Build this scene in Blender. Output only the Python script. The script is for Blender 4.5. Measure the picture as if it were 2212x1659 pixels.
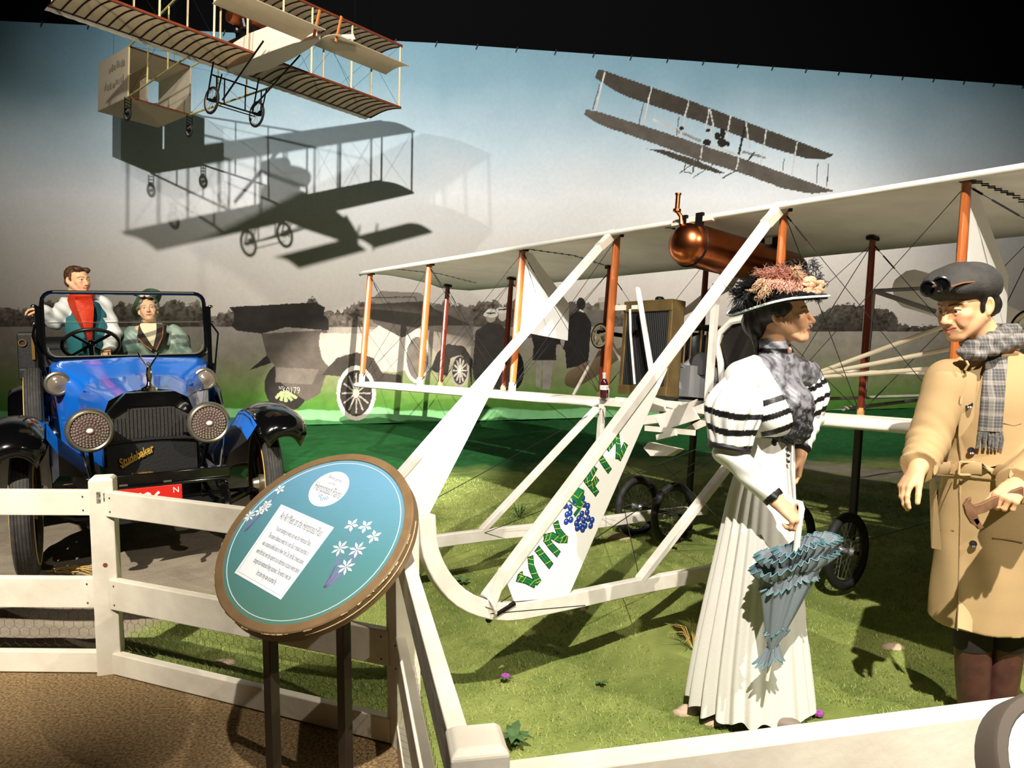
import bpy, math, random
import numpy as np
from mathutils import Matrix, Vector
for o in list(bpy.data.objects): bpy.data.objects.remove(o)
SC = bpy.context.scene
COL = SC.collection
PI = math.pi
random.seed(7)
RNG = np.random.RandomState(5)

# ------------------------------------------------------------------ camera, world, lights, exposure
FPX, CAMH, PITCH = 1720.0, 1.6, math.radians(5.2)      # focal length in pixels of the 2212 wide frame
cam = bpy.data.cameras.new('camera'); cam.sensor_width = 36.0; cam.lens = 36.0 * FPX / 2212.0
cam.clip_start = .05; cam.clip_end = 100
cam_o = bpy.data.objects.new('camera', cam); COL.objects.link(cam_o)
cam_o.location = (0, 0, CAMH); cam_o.rotation_euler = (PI / 2 - PITCH, 0, 0)
SC.camera = cam_o
vs = SC.view_settings
SC.display_settings.display_device = 'sRGB'
vs.view_transform = 'Standard'; vs.look = 'None'; vs.gamma = 1.0; vs.use_curve_mapping = False
vs.exposure = 0.0
w = bpy.data.worlds.new('world'); SC.world = w; w.use_nodes = True
w.node_tree.nodes['Background'].inputs[0].default_value = (1.0, .93, .85, 1)
w.node_tree.nodes['Background'].inputs[1].default_value = .012

def spot(name, loc, target, power, size=60, blend=.4, col=(1, .92, .8), radius=.05):
    l = bpy.data.lights.new(name, 'SPOT'); l.energy = power; l.spot_size = math.radians(size); l.spot_blend = blend
    l.color = col; l.shadow_soft_size = radius
    o = bpy.data.objects.new(name, l); COL.objects.link(o); o.location = loc
    o.rotation_euler = (Vector(target) - Vector(loc)).to_track_quat('-Z', 'Y').to_euler()
    return o
spot('spotlight_key', (-.68, -3.15, 8.8), (.7, 11.9, 3.2), 9400, 60, .9, (1, .96, .90), .09)
spot('spotlight_front', (.3, -1.3, 6.3), (1.1, 3.2, .7), 4000, 44, .8, (1, .93, .83), .04)
spot('spotlight_right', (4.1, -.6, 4.9), (1.6, 3.1, .9), 1300, 50, .7, (1, .92, .80), .04)
spot('spotlight_upper', (-3.8, 4.5, 6.9), (-.6, 11.2, 3.4), 650, 80, .8, (1, .96, .9), .05)
spot('added_wash_left', (-6.8, 5.4, 7.2), (-7.2, 10.5, 1.6), 420, 48, .9, (1, .93, .84), .06)  # added fill, brightens the dark left end of the mural
spot('added_wash_right', (6.8, 6.0, 7.2), (4.2, 12.5, .9), 1250, 52, .9, (1, .95, .88), .06)  # added wash that lifts the right half of the mural
spot('spotlight_car', (-2.9, -.9, 5.6), (-3.0, 4.7, .8), 4200, 43, .8, (1, .93, .82), .05)
spot('spotlight_low', (1.0, -1.8, 3.3), (-1.7, 10.6, .1), 16000, 15.5, .4, (1, .95, .86), .02)

# ------------------------------------------------------------------ pixel helpers (only used to read true positions off the photograph)
_cp, _sp = math.cos(PITCH), math.sin(PITCH)
def ray(px, py):
    a = (px - 1106) / FPX; b = (829.5 - py) / FPX
    return Vector((a, _cp + b * _sp, -_sp + b * _cp))
def at(px, py, Y):
    d = ray(px, py); t = Y / d.y
    return Vector((0, 0, CAMH)) + d * t
def ground(px, py, z=0.0):
    d = ray(px, py); t = (z - CAMH) / d.z
    return Vector((0, 0, CAMH)) + d * t

# ------------------------------------------------------------------ mesh builder
class MB:
    def __init__(s): s.v = []; s.f = []; s.m = []; s.n = 0
    def add(s, verts, faces, mi=0):
        b = s.n; s.v.extend([tuple(p) for p in verts]); s.n += len(verts)
        s.f.extend([tuple(i + b for i in fc) for fc in faces]); s.m.extend([mi] * len(faces)); return s
    def box(s, c, size, rot=None, mi=0):
        x, y, z = [k / 2 for k in size]
        P = [Vector((a, b, d)) for a in (-x, x) for b in (-y, y) for d in (-z, z)]
        if rot is not None: P = [rot @ p for p in P]
        c = Vector(c); P = [p + c for p in P]
        return s.add(P, [(0, 1, 3, 2), (4, 6, 7, 5), (0, 4, 5, 1), (2, 3, 7, 6), (0, 2, 6, 4), (1, 5, 7, 3)], mi)
    def frame(s, p0, p1, up=(0, 0, 1)):
        d = (Vector(p1) - Vector(p0)).normalized(); u = Vector(up)
        if abs(d.dot(u)) > .98: u = Vector((0, 1, 0)) if abs(d.y) < .9 else Vector((1, 0, 0))
        a = d.cross(u).normalized(); b = a.cross(d).normalized(); return d, a, b
    def bar(s, p0, p1, w, h=None, up=(0, 0, 1), w1=None, h1=None, mi=0, chamf=0):
        h = w if h is None else h; w1 = w if w1 is None else w1; h1 = h if h1 is None else h1
        d, a, b = s.frame(p0, p1, up); P = []
        for p, ww, hh in ((Vector(p0), w, h), (Vector(p1), w1, h1)):
            if chamf:
                c = chamf
                for i, j in ((-1, -c), (-c, -1), (c, -1), (1, -c), (1, c), (c, 1), (-c, 1), (-1, c)): P.append(p + a * (i * ww / 2) + b * (j * hh / 2))
            else:
                for i, j in ((-1, -1), (1, -1), (1, 1), (-1, 1)): P.append(p + a * (i * ww / 2) + b * (j * hh / 2))
        n = 8 if chamf else 4
        F = [tuple(range(n))[::-1], tuple(range(n, 2 * n))] + [(i, (i + 1) % n, n + (i + 1) % n, n + i) for i in range(n)]
        return s.add(P, F, mi)
    def oval(s, p0, p1, w, h, up=(0, 0, 1), seg=10, taper=1.0, mi=0):      # streamlined strut, fat in the middle
        d, a, b = s.frame(p0, p1, up); P = []; N = 5; L = Vector(p1) - Vector(p0)
        for k in range(N):
            t = k / (N - 1); sc = taper + (1 - taper) * math.sin(PI * t) ** .6 if taper < 1 else 1
            c = Vector(p0) + L * t
            for i in range(seg):
                g = 2 * PI * i / seg; P.append(c + a * (math.cos(g) * w / 2 * sc) + b * (math.sin(g) * h / 2 * sc))
        F = [tuple(range(seg))[::-1], tuple(range((N - 1) * seg, N * seg))]
        for k in range(N - 1):
            for i in range(seg): F.append((k * seg + i, k * seg + (i + 1) % seg, (k + 1) * seg + (i + 1) % seg, (k + 1) * seg + i))
        return s.add(P, F, mi)
    def tube(s, p0, p1, r, r1=None, seg=8, mi=0):
        return s.path([p0, p1], r, seg, r1=r1, mi=mi)
    def path(s, pts, r, seg=8, closed=False, r1=None, mi=0, flat=None, up=None):
        pts = [Vector(p) for p in pts]; n = len(pts); P = []; pa = None
        for k in range(n):
            if closed: t = pts[(k + 1) % n] - pts[k - 1]
            else: t = pts[min(k + 1, n - 1)] - pts[max(k - 1, 0)]
            t.normalize()
            if up is not None: a = t.cross(Vector(up)).normalized()
            elif pa is None:
                u = Vector((0, 0, 1)) if abs(t.z) < .9 else Vector((1, 0, 0)); a = t.cross(u).normalized()
            else: a = (pa - t * pa.dot(t)).normalized()
            pa = a; b = t.cross(a).normalized()
            rr = r[k] if isinstance(r, (list, tuple)) else (r if r1 is None else r + (r1 - r) * k / (n - 1))
            fl = 1 if flat is None else flat
            for i in range(seg):
                g = 2 * PI * (i + .5) / seg; P.append(pts[k] + a * (math.cos(g) * rr) + b * (math.sin(g) * rr * fl))
        F = []
        for k in range(n if closed else n - 1):
            k2 = (k + 1) % n
            for i in range(seg): F.append((k * seg + i, k * seg + (i + 1) % seg, k2 * seg + (i + 1) % seg, k2 * seg + i))
        if not closed: F += [tuple(range(seg))[::-1], tuple(range((n - 1) * seg, n * seg))]
        return s.add(P, F, mi)
    def lathe(s, prof, c=(0, 0, 0), axis=(0, 0, 1), seg=24, mi=0, a0=0, a1=2 * PI, sx=1.0, caps=True):
        ax = Vector(axis).normalized(); u = Vector((1, 0, 0)) if abs(ax.x) < .9 else Vector((0, 1, 0))
        a = (u - ax * u.dot(ax)).normalized(); b = ax.cross(a); c = Vector(c); P = []
        full = abs(a1 - a0 - 2 * PI) < 1e-6; ns = seg if full else seg + 1
        for r, z in prof:
            for i in range(ns):
                g = a0 + (a1 - a0) * i / seg; P.append(c + ax * z + a * (r * math.cos(g) * sx) + b * (r * math.sin(g)))
        F = []
        for k in range(len(prof) - 1):
            for i in range(seg):
                j = (i + 1) % ns
                F.append((k * ns + i, k * ns + j, (k + 1) * ns + j, (k + 1) * ns + i))
        if caps and full:
            if prof[0][0] > 1e-5: F.append(tuple(range(ns))[::-1])
            if prof[-1][0] > 1e-5: F.append(tuple(range((len(prof) - 1) * ns, len(prof) * ns)))
        return s.add(P, F, mi)
    def ball(s, c, r, seg=12, rot=None, mi=0):
        r = (r, r, r) if not isinstance(r, (tuple, list)) else r
        b = MB(); n = max(4, seg // 2 + 1)
        b.lathe([(max(1e-4, math.sin(PI * k / n)), -math.cos(PI * k / n)) for k in range(n + 1)], seg=seg)
        c = Vector(c); P = []
        for p in b.v:
            q = Vector((p[0] * r[0], p[1] * r[1], p[2] * r[2]))
            if rot is not None: q = rot @ q
            P.append(q + c)
        return s.add(P, b.f, mi)
    def torus(s, c, R, r, axis=(0, 0, 1), seg=28, seg2=8, mi=0, sx=1.0):
        ax = Vector(axis).normalized(); u = Vector((1, 0, 0)) if abs(ax.x) < .9 else Vector((0, 1, 0))
        a = (u - ax * u.dot(ax)).normalized(); b = ax.cross(a); c = Vector(c)
        return s.path([c + a * (R * math.cos(2 * PI * i / seg)) + b * (R * math.sin(2 * PI * i / seg)) for i in range(seg)], r, seg2, True, mi=mi)
    def prism(s, pts, off, mi=0):      # planar outline (3d points) pushed by a vector
        off = Vector(off); n = len(pts); P = [Vector(p) for p in pts] + [Vector(p) + off for p in pts]
        F = [tuple(range(n))[::-1], tuple(range(n, 2 * n))] + [(i, (i + 1) % n, n + (i + 1) % n, n + i) for i in range(n)]
        return s.add(P, F, mi)
    def loft(s, rings, closed=True, caps=True, mi=0):
        n = len(rings[0]); P = [p for r in rings for p in r]; F = []
        for k in range(len(rings) - 1):
            for i in range(n if closed else n - 1):
                j = (i + 1) % n; F.append((k * n + i, k * n + j, (k + 1) * n + j, (k + 1) * n + i))
        if caps and closed: F += [tuple(range(n))[::-1], tuple(range((len(rings) - 1) * n, len(rings) * n))]
        return s.add(P, F, mi)
    def build(s, name, mats, parent=None, smooth=False, bevel=0, loc=None, solid=0):
        me = bpy.data.meshes.new(name); me.from_pydata(s.v, [], s.f)
        mats = mats if isinstance(mats, (list, tuple)) else [mats]
        for m in mats: me.materials.append(m)
        if len(mats) > 1: me.polygons.foreach_set('material_index', s.m)
        o = bpy.data.objects.new(name, me); COL.objects.link(o)
        fixnormals(me)
        if smooth:
            me.polygons.foreach_set('use_smooth', [True] * len(me.polygons))
            if smooth != 2:
                try: me.set_sharp_from_angle(angle=math.radians(40))
                except Exception: pass
        if parent: o.parent = parent
        if loc is not None: o.location = loc
        if solid:
            md = o.modifiers.new('solid', 'SOLIDIFY'); md.thickness = solid; md.offset = 0
        if bevel:
            md = o.modifiers.new('bevel', 'BEVEL'); md.width = bevel; md.segments = 2; md.limit_method = 'ANGLE'
        return o
import bmesh
def fixnormals(me):
    bm = bmesh.new(); bm.from_mesh(me); bmesh.ops.recalc_face_normals(bm, faces=bm.faces); bm.to_mesh(me); bm.free()

def thing(name, label, cat, loc=(0, 0, 0), rot=None, group=None):
    o = bpy.data.objects.new(name, None); COL.objects.link(o); o.empty_display_size = .1
    if isinstance(rot, Matrix): o.matrix_world = Matrix.Translation(Vector(loc)) @ rot.to_4x4()
    else:
        o.location = loc
        if rot is not None: o.rotation_euler = rot
    return tag(o, label, cat, group)
def tag(o, label=None, cat=None, group=None, kind=None):
    if label: o['label'] = label
    if cat: o['category'] = cat
    if group: o['group'] = group
    if kind: o['kind'] = kind
    return o
def dup(root, loc=None, label=None):
    r = root.copy(); COL.objects.link(r)
    if loc is not None: r.location = loc
    if label: r['label'] = label
    for ch in list(root.children):
        c = ch.copy(); COL.objects.link(c); c.parent = r
        for g in ch.children:
            d = g.copy(); COL.objects.link(d); d.parent = c
    return r

# ------------------------------------------------------------------ materials
def lin(c):
    return tuple((k / 255 / 12.92 if k <= 10.3 else ((k / 255 + .055) / 1.055) ** 2.4) for k in c)
def mat(name, col, rough=.6, metal=0.0, var=None, bump=None, spec=.5, scale=20, stretch=None, emit=None, coat=0, sss=0):
    """srgb colour; var = second srgb colour mixed by noise; bump = (noise scale, strength)"""
    m = bpy.data.materials.new(name); m.use_nodes = True; nt = m.node_tree; b = nt.nodes['Principled BSDF']
    b.inputs['Base Color'].default_value = (*lin(col), 1); b.inputs['Roughness'].default_value = rough
    b.inputs['Metallic'].default_value = metal; b.inputs['Specular IOR Level'].default_value = spec
    if coat: b.inputs['Coat Weight'].default_value = coat; b.inputs['Coat Roughness'].default_value = .05
    if sss: b.inputs['Subsurface Weight'].default_value = sss; b.inputs['Subsurface Radius'].default_value = (.01, .004, .002)
    tc = nt.nodes.new('ShaderNodeTexCoord')
    src = tc.outputs['Object']
    if stretch:
        mp = nt.nodes.new('ShaderNodeMapping'); mp.inputs['Scale'].default_value = stretch; nt.links.new(src, mp.inputs[0]); src = mp.outputs[0]
    if var:
        n = nt.nodes.new('ShaderNodeTexNoise'); n.inputs['Scale'].default_value = scale; n.inputs['Detail'].default_value = 5
        nt.links.new(src, n.inputs['Vector'])
        r = nt.nodes.new('ShaderNodeValToRGB'); r.color_ramp.elements[0].position = .35; r.color_ramp.elements[1].position = .68
        r.color_ramp.elements[0].color = (*lin(col), 1); r.color_ramp.elements[1].color = (*lin(var), 1)
        nt.links.new(n.outputs['Fac'], r.inputs[0]); nt.links.new(r.outputs[0], b.inputs['Base Color'])
    if bump:
        n2 = nt.nodes.new('ShaderNodeTexNoise'); n2.inputs['Scale'].default_value = bump[0]; n2.inputs['Detail'].default_value = 4
        nt.links.new(src, n2.inputs['Vector'])
        bp = nt.nodes.new('ShaderNodeBump'); bp.inputs['Strength'].default_value = bump[1]; bp.inputs['Distance'].default_value = .01
        nt.links.new(n2.outputs['Fac'], bp.inputs['Height']); nt.links.new(bp.outputs[0], b.inputs['Normal'])
    if emit: b.inputs['Emission Color'].default_value = (*lin(emit), 1); b.inputs['Emission Strength'].default_value = 1
    return m
def mat_vcol(name, rough=.8, bump=None, spec=.3, sss=0, coat=0):
    m = mat(name, (200, 200, 200), rough, bump=bump, spec=spec, sss=sss, coat=coat); nt = m.node_tree
    a = nt.nodes.new('ShaderNodeAttribute'); a.attribute_name = 'Col'
    nt.links.new(a.outputs['Color'], nt.nodes['Principled BSDF'].inputs['Base Color']); return m
def mat_glass(name, tint=(255, 255, 255), gloss=.1):
    m = bpy.data.materials.new(name); m.use_nodes = True; nt = m.node_tree; nt.nodes.clear()
    o = nt.nodes.new('ShaderNodeOutputMaterial'); t = nt.nodes.new('ShaderNodeBsdfTransparent'); g = nt.nodes.new('ShaderNodeBsdfGlossy')
    mx = nt.nodes.new('ShaderNodeMixShader'); t.inputs[0].default_value = (*lin(tint), 1); g.inputs['Roughness'].default_value = .03
    f = nt.nodes.new('ShaderNodeFresnel'); f.inputs[0].default_value = 1.45
    nt.links.new(f.outputs[0], mx.inputs[0]); nt.links.new(t.outputs[0], mx.inputs[1]); nt.links.new(g.outputs[0], mx.inputs[2]); nt.links.new(mx.outputs[0], o.inputs[0]); return m
def setcol(me, cols):
    a = me.color_attributes.new('Col', 'FLOAT_COLOR', 'POINT')
    c = np.ones((len(me.vertices), 4), np.float32); c[:, :3] = cols; a.data.foreach_set('color', c.ravel())
def slin(c):
    c = np.asarray(c, np.float32) / 255; return np.where(c <= .04045, c / 12.92, ((c + .055) / 1.055) ** 2.4)
def npmesh(name, V, F, m, parent=None, smooth=True, cols=None):
    me = bpy.data.meshes.new(name); V = np.asarray(V, np.float32); F = np.asarray(F, np.int32); k = F.shape[1]
    me.vertices.add(len(V)); me.vertices.foreach_set('co', V.ravel())
    me.loops.add(F.size); me.loops.foreach_set('vertex_index', F.ravel())
    me.polygons.add(len(F)); me.polygons.foreach_set('loop_start', np.arange(0, F.size, k, dtype=np.int32)); me.polygons.foreach_set('loop_total', np.full(len(F), k, np.int32))
    me.polygons.foreach_set('use_smooth', np.full(len(F), smooth)); me.update(calc_edges=True); me.validate()
    me.materials.append(m)
    if cols is not None: setcol(me, cols)
    o = bpy.data.objects.new(name, me); COL.objects.link(o)
    if parent: o.parent = parent
    return o
def text(name, body, size, m, parent, M, ext=.0006, align='CENTER', sx=1.0, spacing=1.0, shear=0, offset=0):
    cu = bpy.data.curves.new(name, 'FONT'); cu.body = body; cu.size = size; cu.extrude = ext; cu.align_x = align; cu.align_y = 'CENTER'
    cu.space_line = spacing; cu.shear = shear; cu.offset = offset; cu.resolution_u = 3
    t = bpy.data.objects.new(name, cu); COL.objects.link(t)
    dg = bpy.context.evaluated_depsgraph_get(); me = bpy.data.meshes.new_from_object(t.evaluated_get(dg))
    bpy.data.objects.remove(t); me.materials.clear(); me.materials.append(m)
    me.transform(M @ Matrix.Diagonal((sx, 1, 1, 1)))
    o = bpy.data.objects.new(name, me); COL.objects.link(o)
    if parent: o.parent = parent
    return o
def noise2(x, y, seed=0, octs=4):                 # smooth value noise for vertex painting and terrain
    r = np.random.RandomState(seed); out = np.zeros(np.shape(x)); amp = 1; tot = 0
    for k in range(octs):
        T = r.rand(64, 64); xi = np.floor(x).astype(int); yi = np.floor(y).astype(int); fx = x - xi; fy = y - yi
        fx = fx * fx * (3 - 2 * fx); fy = fy * fy * (3 - 2 * fy)
        g = lambda a, b: T[a % 64, b % 64]
        out += amp * ((g(xi, yi) * (1 - fx) + g(xi + 1, yi) * fx) * (1 - fy) + (g(xi, yi + 1) * (1 - fx) + g(xi + 1, yi + 1) * fx) * fy)
        tot += amp; amp *= .5; x = x * 2.03 + 5; y = y * 2.03 + 9
    return out / tot
# ------------------------------------------------------------------ setting: ground, carpet, mural, dark hall
WX = np.array([-11, -9, -6.6, -1, 2.73, 8.49, 12.]); WY = np.array([9.95, 10.27, 10.64, 11.5, 12.3, 13.6, 14.4])
def wall_y(x): return np.interp(x, WX, WY)
MURH = 5.33
FEN = [(-5.2, 3.5), (-1.79, 3.43), (-.40, 2.83), (-.06, 1.29), (3.4, 2.07)]
def fence_y(x): return np.interp(x, [p[0] for p in FEN], [p[1] for p in FEN])
black = mat('black_drape', (9, 9, 10), .95, spec=.05)
hall = mat('dark_hall_wall', (40, 37, 34), .9, spec=.1)
def projnp(x, y, z):
    z = z - CAMH; d = y * _cp - z * _sp; u = y * _sp + z * _cp
    return 1106 + FPX * x / d, 829.5 - FPX * u / d
def inpoly(X, Y, pts):
    ins = np.zeros(X.shape, bool); n = len(pts)
    for i in range(n):
        x0, y0 = pts[i]; x1, y1 = pts[i - 1]
        if y0 == y1: continue
        ins ^= ((y0 > Y) != (y1 > Y)) & (X < (x1 - x0) * (Y - y0) / (y1 - y0) + x0)
    return ins
# ground of the diorama
gx = np.arange(-9, 10.01, .045); gy = np.arange(1.15, 14.3, .045)
GX, GY = np.meshgrid(gx, gy)
def dirt_mask(X, Y):
    n = noise2(X * 1.7, Y * 1.7, 3) - .5
    car = np.clip((-1.55 + .9 * n - X + np.clip(Y - 4.1, -1, 0) * .9) * 5, 0, 1) * np.clip((7.6 + n - Y) * 3, 0, 1)
    strip = np.clip(.8 - np.abs((Y - 8.0 + .2 * (X - 3)) / .9) + n * 1.8, 0, 1) * np.clip((X - 2.1) * 2, 0, 1)
    return np.clip(np.maximum(car, strip * 1.5), 0, 1)
GZ = (noise2(GX * 2.2, GY * 2.2, 1) - .5) * .045 + (noise2(GX * 9, GY * 9, 2) - .5) * .018
GZ *= np.clip((GY - fence_y(GX)) * 2.5, .05, 1)
GZ -= .012
dm = dirt_mask(GX, GY)
na = noise2(GX * 3, GY * 3, 11); nb = noise2(GX * 22, GY * 22, 12)
grass = slin((84, 102, 46)) + (slin((148, 156, 88)) - slin((84, 102, 46))) * np.clip(na * .9 + nb * .5 - .25, 0, 1)[..., None]
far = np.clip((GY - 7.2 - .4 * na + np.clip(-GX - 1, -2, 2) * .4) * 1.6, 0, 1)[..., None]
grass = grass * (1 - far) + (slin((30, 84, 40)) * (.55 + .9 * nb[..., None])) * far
dirt = slin((112, 102, 86)) + (slin((160, 148, 130)) - slin((112, 102, 86))) * np.clip(nb * .8 + na * .4, 0, 1)[..., None]
gc = grass * (1 - dm[..., None]) + dirt * dm[..., None]
ni, nj = GX.shape
idx = np.arange(ni * nj).reshape(ni, nj)
Q = np.stack([idx[:-1, :-1], idx[:-1, 1:], idx[1:, 1:], idx[1:, :-1]], -1).reshape(-1, 4)
ok = ((GY[:-1, :-1] + .02 > fence_y(GX[:-1, :-1]) - .02) & (GY[:-1, :-1] < wall_y(GX[:-1, :-1]) + .1)).reshape(-1)
gm = mat_vcol('turf_and_dirt', .95, bump=(70, .6), spec=.1)
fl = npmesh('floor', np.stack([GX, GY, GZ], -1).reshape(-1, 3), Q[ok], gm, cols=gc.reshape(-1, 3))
tag(fl, 'uneven turf and bare dirt floor of the diorama behind the white fence', None, kind='structure')
def gz(x, y):
    z = (noise2(np.array([x * 2.2]), np.array([y * 2.2]), 1) - .5) * .045 + (noise2(np.array([x * 9.]), np.array([y * 9.]), 2) - .5) * .018
    return float(z[0] * min(1, max(.05, (y - float(fence_y(x))) * 2.5))) - .012

# short grass blades
N = 200000
bx = RNG.uniform(-2.6, 4.2, N * 2); by = 2.0 + (RNG.rand(N * 2) ** 1.35) * 5.6
keep = (by > fence_y(bx) + .05) & (dirt_mask(bx, by) < RNG.rand(N * 2) * .8) & (np.abs(bx) < by * .80 + .5) & (noise2(bx * 4, by * 4, 21) > .3)
bx = bx[keep][:N]; by = by[keep][:N]; n = len(bx)
bz = (noise2(bx * 2.2, by * 2.2, 1) - .5) * .045 + (noise2(bx * 9, by * 9, 2) - .5) * .018
bz = bz * np.clip((by - fence_y(bx)) * 2.5, .05, 1) - .014
hh = RNG.uniform(.006, .019, n) * (.6 + .8 * noise2(bx * 5, by * 5, 22)); ang = RNG.uniform(0, 2 * PI, n); wd = RNG.uniform(.0012, .0026, n)
lx = RNG.normal(0, .6, n) * hh; ly = RNG.normal(0, .6, n) * hh
V = np.empty((n, 3, 3)); ca, sa = np.cos(ang) * wd, np.sin(ang) * wd
V[:, 0] = np.stack([bx - ca, by - sa, bz], -1); V[:, 1] = np.stack([bx + ca, by + sa, bz], -1); V[:, 2] = np.stack([bx + lx, by + ly, bz + hh], -1)
mixv = np.clip(noise2(bx * 3, by * 3, 11) * .6 + RNG.rand(n) * .6 - .15, 0, 1)[:, None]
gcol = slin((98, 116, 54)) * (1 - mixv) + slin((186, 192, 116)) * mixv
go = npmesh('grass', V.reshape(-1, 3), np.arange(n * 3).reshape(-1, 3), mat_vcol('grass_blades', .75, spec=.2), smooth=False, cols=np.repeat(gcol, 3, 0))
tag(go, 'short green artificial grass covering the ground around the white biplane', 'grass', kind='stuff')

# carpet of the visitors' walkway
mb = MB(); mb.add([(-9, -6, 0), (9, -6, 0)] + [(x, y + .03, 0) for x, y in [(9, 3.3)] + FEN[::-1] + [(-9, 3.5)]], [tuple(range(9))])
cm = mat('brown_carpet', (104, 84, 58), .97, var=(166, 140, 102), scale=85, bump=(130, 1.0), spec=.05)
tag(mb.build('floor_carpet', cm), 'speckled brown carpet of the visitor walkway in front of the fence', None, kind='structure')

# mural
ux = np.concatenate([np.arange(-8.6, -4.4, .016), np.arange(-4.4, 2.2, .0085), np.arange(2.2, 10.6, .0145)]); uz = np.concatenate([np.arange(0, 2.1, .0085), np.arange(2.1, MURH, .0155), [MURH]])
UX, UZ = np.meshgrid(ux, uz); UY = wall_y(UX)
PX, PY = projnp(UX, UY, UZ)
n1 = noise2(PX / 90 + 20, PY / 90 + 20, 31); n2 = noise2(PX / 14 + 40, PY / 14 + 40, 32); n3 = noise2(PX / 5 + 60, PY / 5 + 60, 33, 3)
PXn = PX + (n2 - .5) * 2.5; PYn = PY + (n3 - .5) * 2.0
def ramp(v, stops):
    xs = [s[0] for s in stops]; cs = slin(np.array([s[1] for s in stops]))
    return np.stack([np.interp(v, xs, cs[:, k]) for k in range(3)], -1)
IMG = ramp(PY + (n1 - .5) * 50, [(-60, (102, 142, 162)), (60, (112, 150, 168)), (180, (138, 172, 188)), (310, (196, 214, 224)), (430, (236, 236, 236)), (560, (224, 216, 206)), (680, (202, 190, 178))])
fld = ramp(PY + (n1 - .5) * 22, [(700, (150, 140, 130)), (765, (138, 130, 112)), (815, (120, 126, 84)), (862, (84, 122, 48)), (884, (70, 116, 46)), (887, (120, 176, 116)), (906, (124, 182, 122)), (908, (60, 110, 60))]) * (.82 + .36 * n2)[..., None]
HZ = np.where(PX < 1350, 702, 712)
m = PY > HZ; IMG[m] = fld[m]
tn = noise2(PX / 42 + 11, PX * 0 + 3.3, 41, 4)
top = np.where(PX < 1350, 690 - 72 * np.clip(tn - .12, 0, 1), np.where((PX > 1755) & (PX < 1940), 700 - 42 * np.clip(np.sin((PX - 1755) / 185 * PI), 0, 1) ** .4 - 16 * (tn - .5), 706 - 6 * tn))
m = (PY + (n3 - .5) * 16 > top) & (PY < HZ + 4)
tc = slin((62, 54, 46)) + (slin((158, 146, 132)) - slin((62, 54, 46))) * np.clip((n2 * .8 + n3 * .7 - .45) * (1.2 - (PY - top) / 60), 0, 1)[..., None]
tc[PX > 1600] *= .55
IMG[m] = tc[m]
def paint(pts, col, soft=None, a=1.0, tex=.25):
    xs = [p[0] for p in pts]; ys = [p[1] for p in pts]
    jj = np.where((PX.max(0) > min(xs) - 8) & (PX.min(0) < max(xs) + 8))[0]; ii = np.where((PY.max(1) > min(ys) - 8) & (PY.min(1) < max(ys) + 8))[0]
    if len(ii) == 0 or len(jj) == 0: return
    sl = (slice(ii[0], ii[-1] + 1), slice(jj[0], jj[-1] + 1))
    k = inpoly(PXn[sl], PYn[sl], pts); c = slin(col) * (1 - tex + 2 * tex * n2[sl])[..., None]
    S = IMG[sl]; S[k] = S[k] * (1 - a) + c[k] * a
def ell(cx, cy, rx, ry, col, a=1.0, rot=0, tex=.25, n=28):
    c, s = math.cos(rot), math.sin(rot)
    paint([(cx + rx * math.cos(t) * c - ry * math.sin(t) * s, cy + rx * math.cos(t) * s + ry * math.sin(t) * c) for t in [2 * PI * i / n for i in range(n)]], col, a=a, tex=tex)
def line(p, q, wd, col, a=1.0):
    d = Vector((q[0] - p[0], q[1] - p[1])); nrm = Vector((-d.y, d.x)).normalized() * wd / 2
    paint([(p[0] + nrm.x, p[1] + nrm.y), (q[0] + nrm.x, q[1] + nrm.y), (q[0] - nrm.x, q[1] - nrm.y), (p[0] - nrm.x, p[1] - nrm.y)], col, a=a)
# ---- printed flying machine
T = lambda L: [(1220 + x * .2803, 120 + y * .2803) for x, y in L]
SEP, SEP2, PALE = (74, 68, 60), (98, 91, 83), (206, 206, 200)
paint(T([(232, 165), (258, 105), (310, 118), (960, 345), (1640, 600), (2072, 765), (2000, 800), (1850, 790), (1600, 715), (1250, 585), (900, 460), (620, 365), (480, 318), (380, 270), (300, 215), (240, 175)]), SEP)
paint(T([(625, 715), (780, 730), (1000, 800), (1180, 880), (1240, 910), (1190, 910), (1040, 870), (850, 800), (700, 740)]), SEP)
paint(T([(148, 455), (165, 415), (240, 428), (620, 545), (1000, 670), (1340, 785), (1700, 910), (2080, 1045), (1900, 1065), (1700, 1030), (1340, 900), (1000, 795), (640, 660), (460, 600), (300, 545), (220, 505)]), SEP2)
line(*T([(680, 490), (860, 580)]), 5, PALE); line(*T([(860, 580), (1050, 660)]), 6, (150, 148, 142)); line(*T([(1370, 740), (1550, 790)]), 5, (140, 138, 132))
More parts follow.
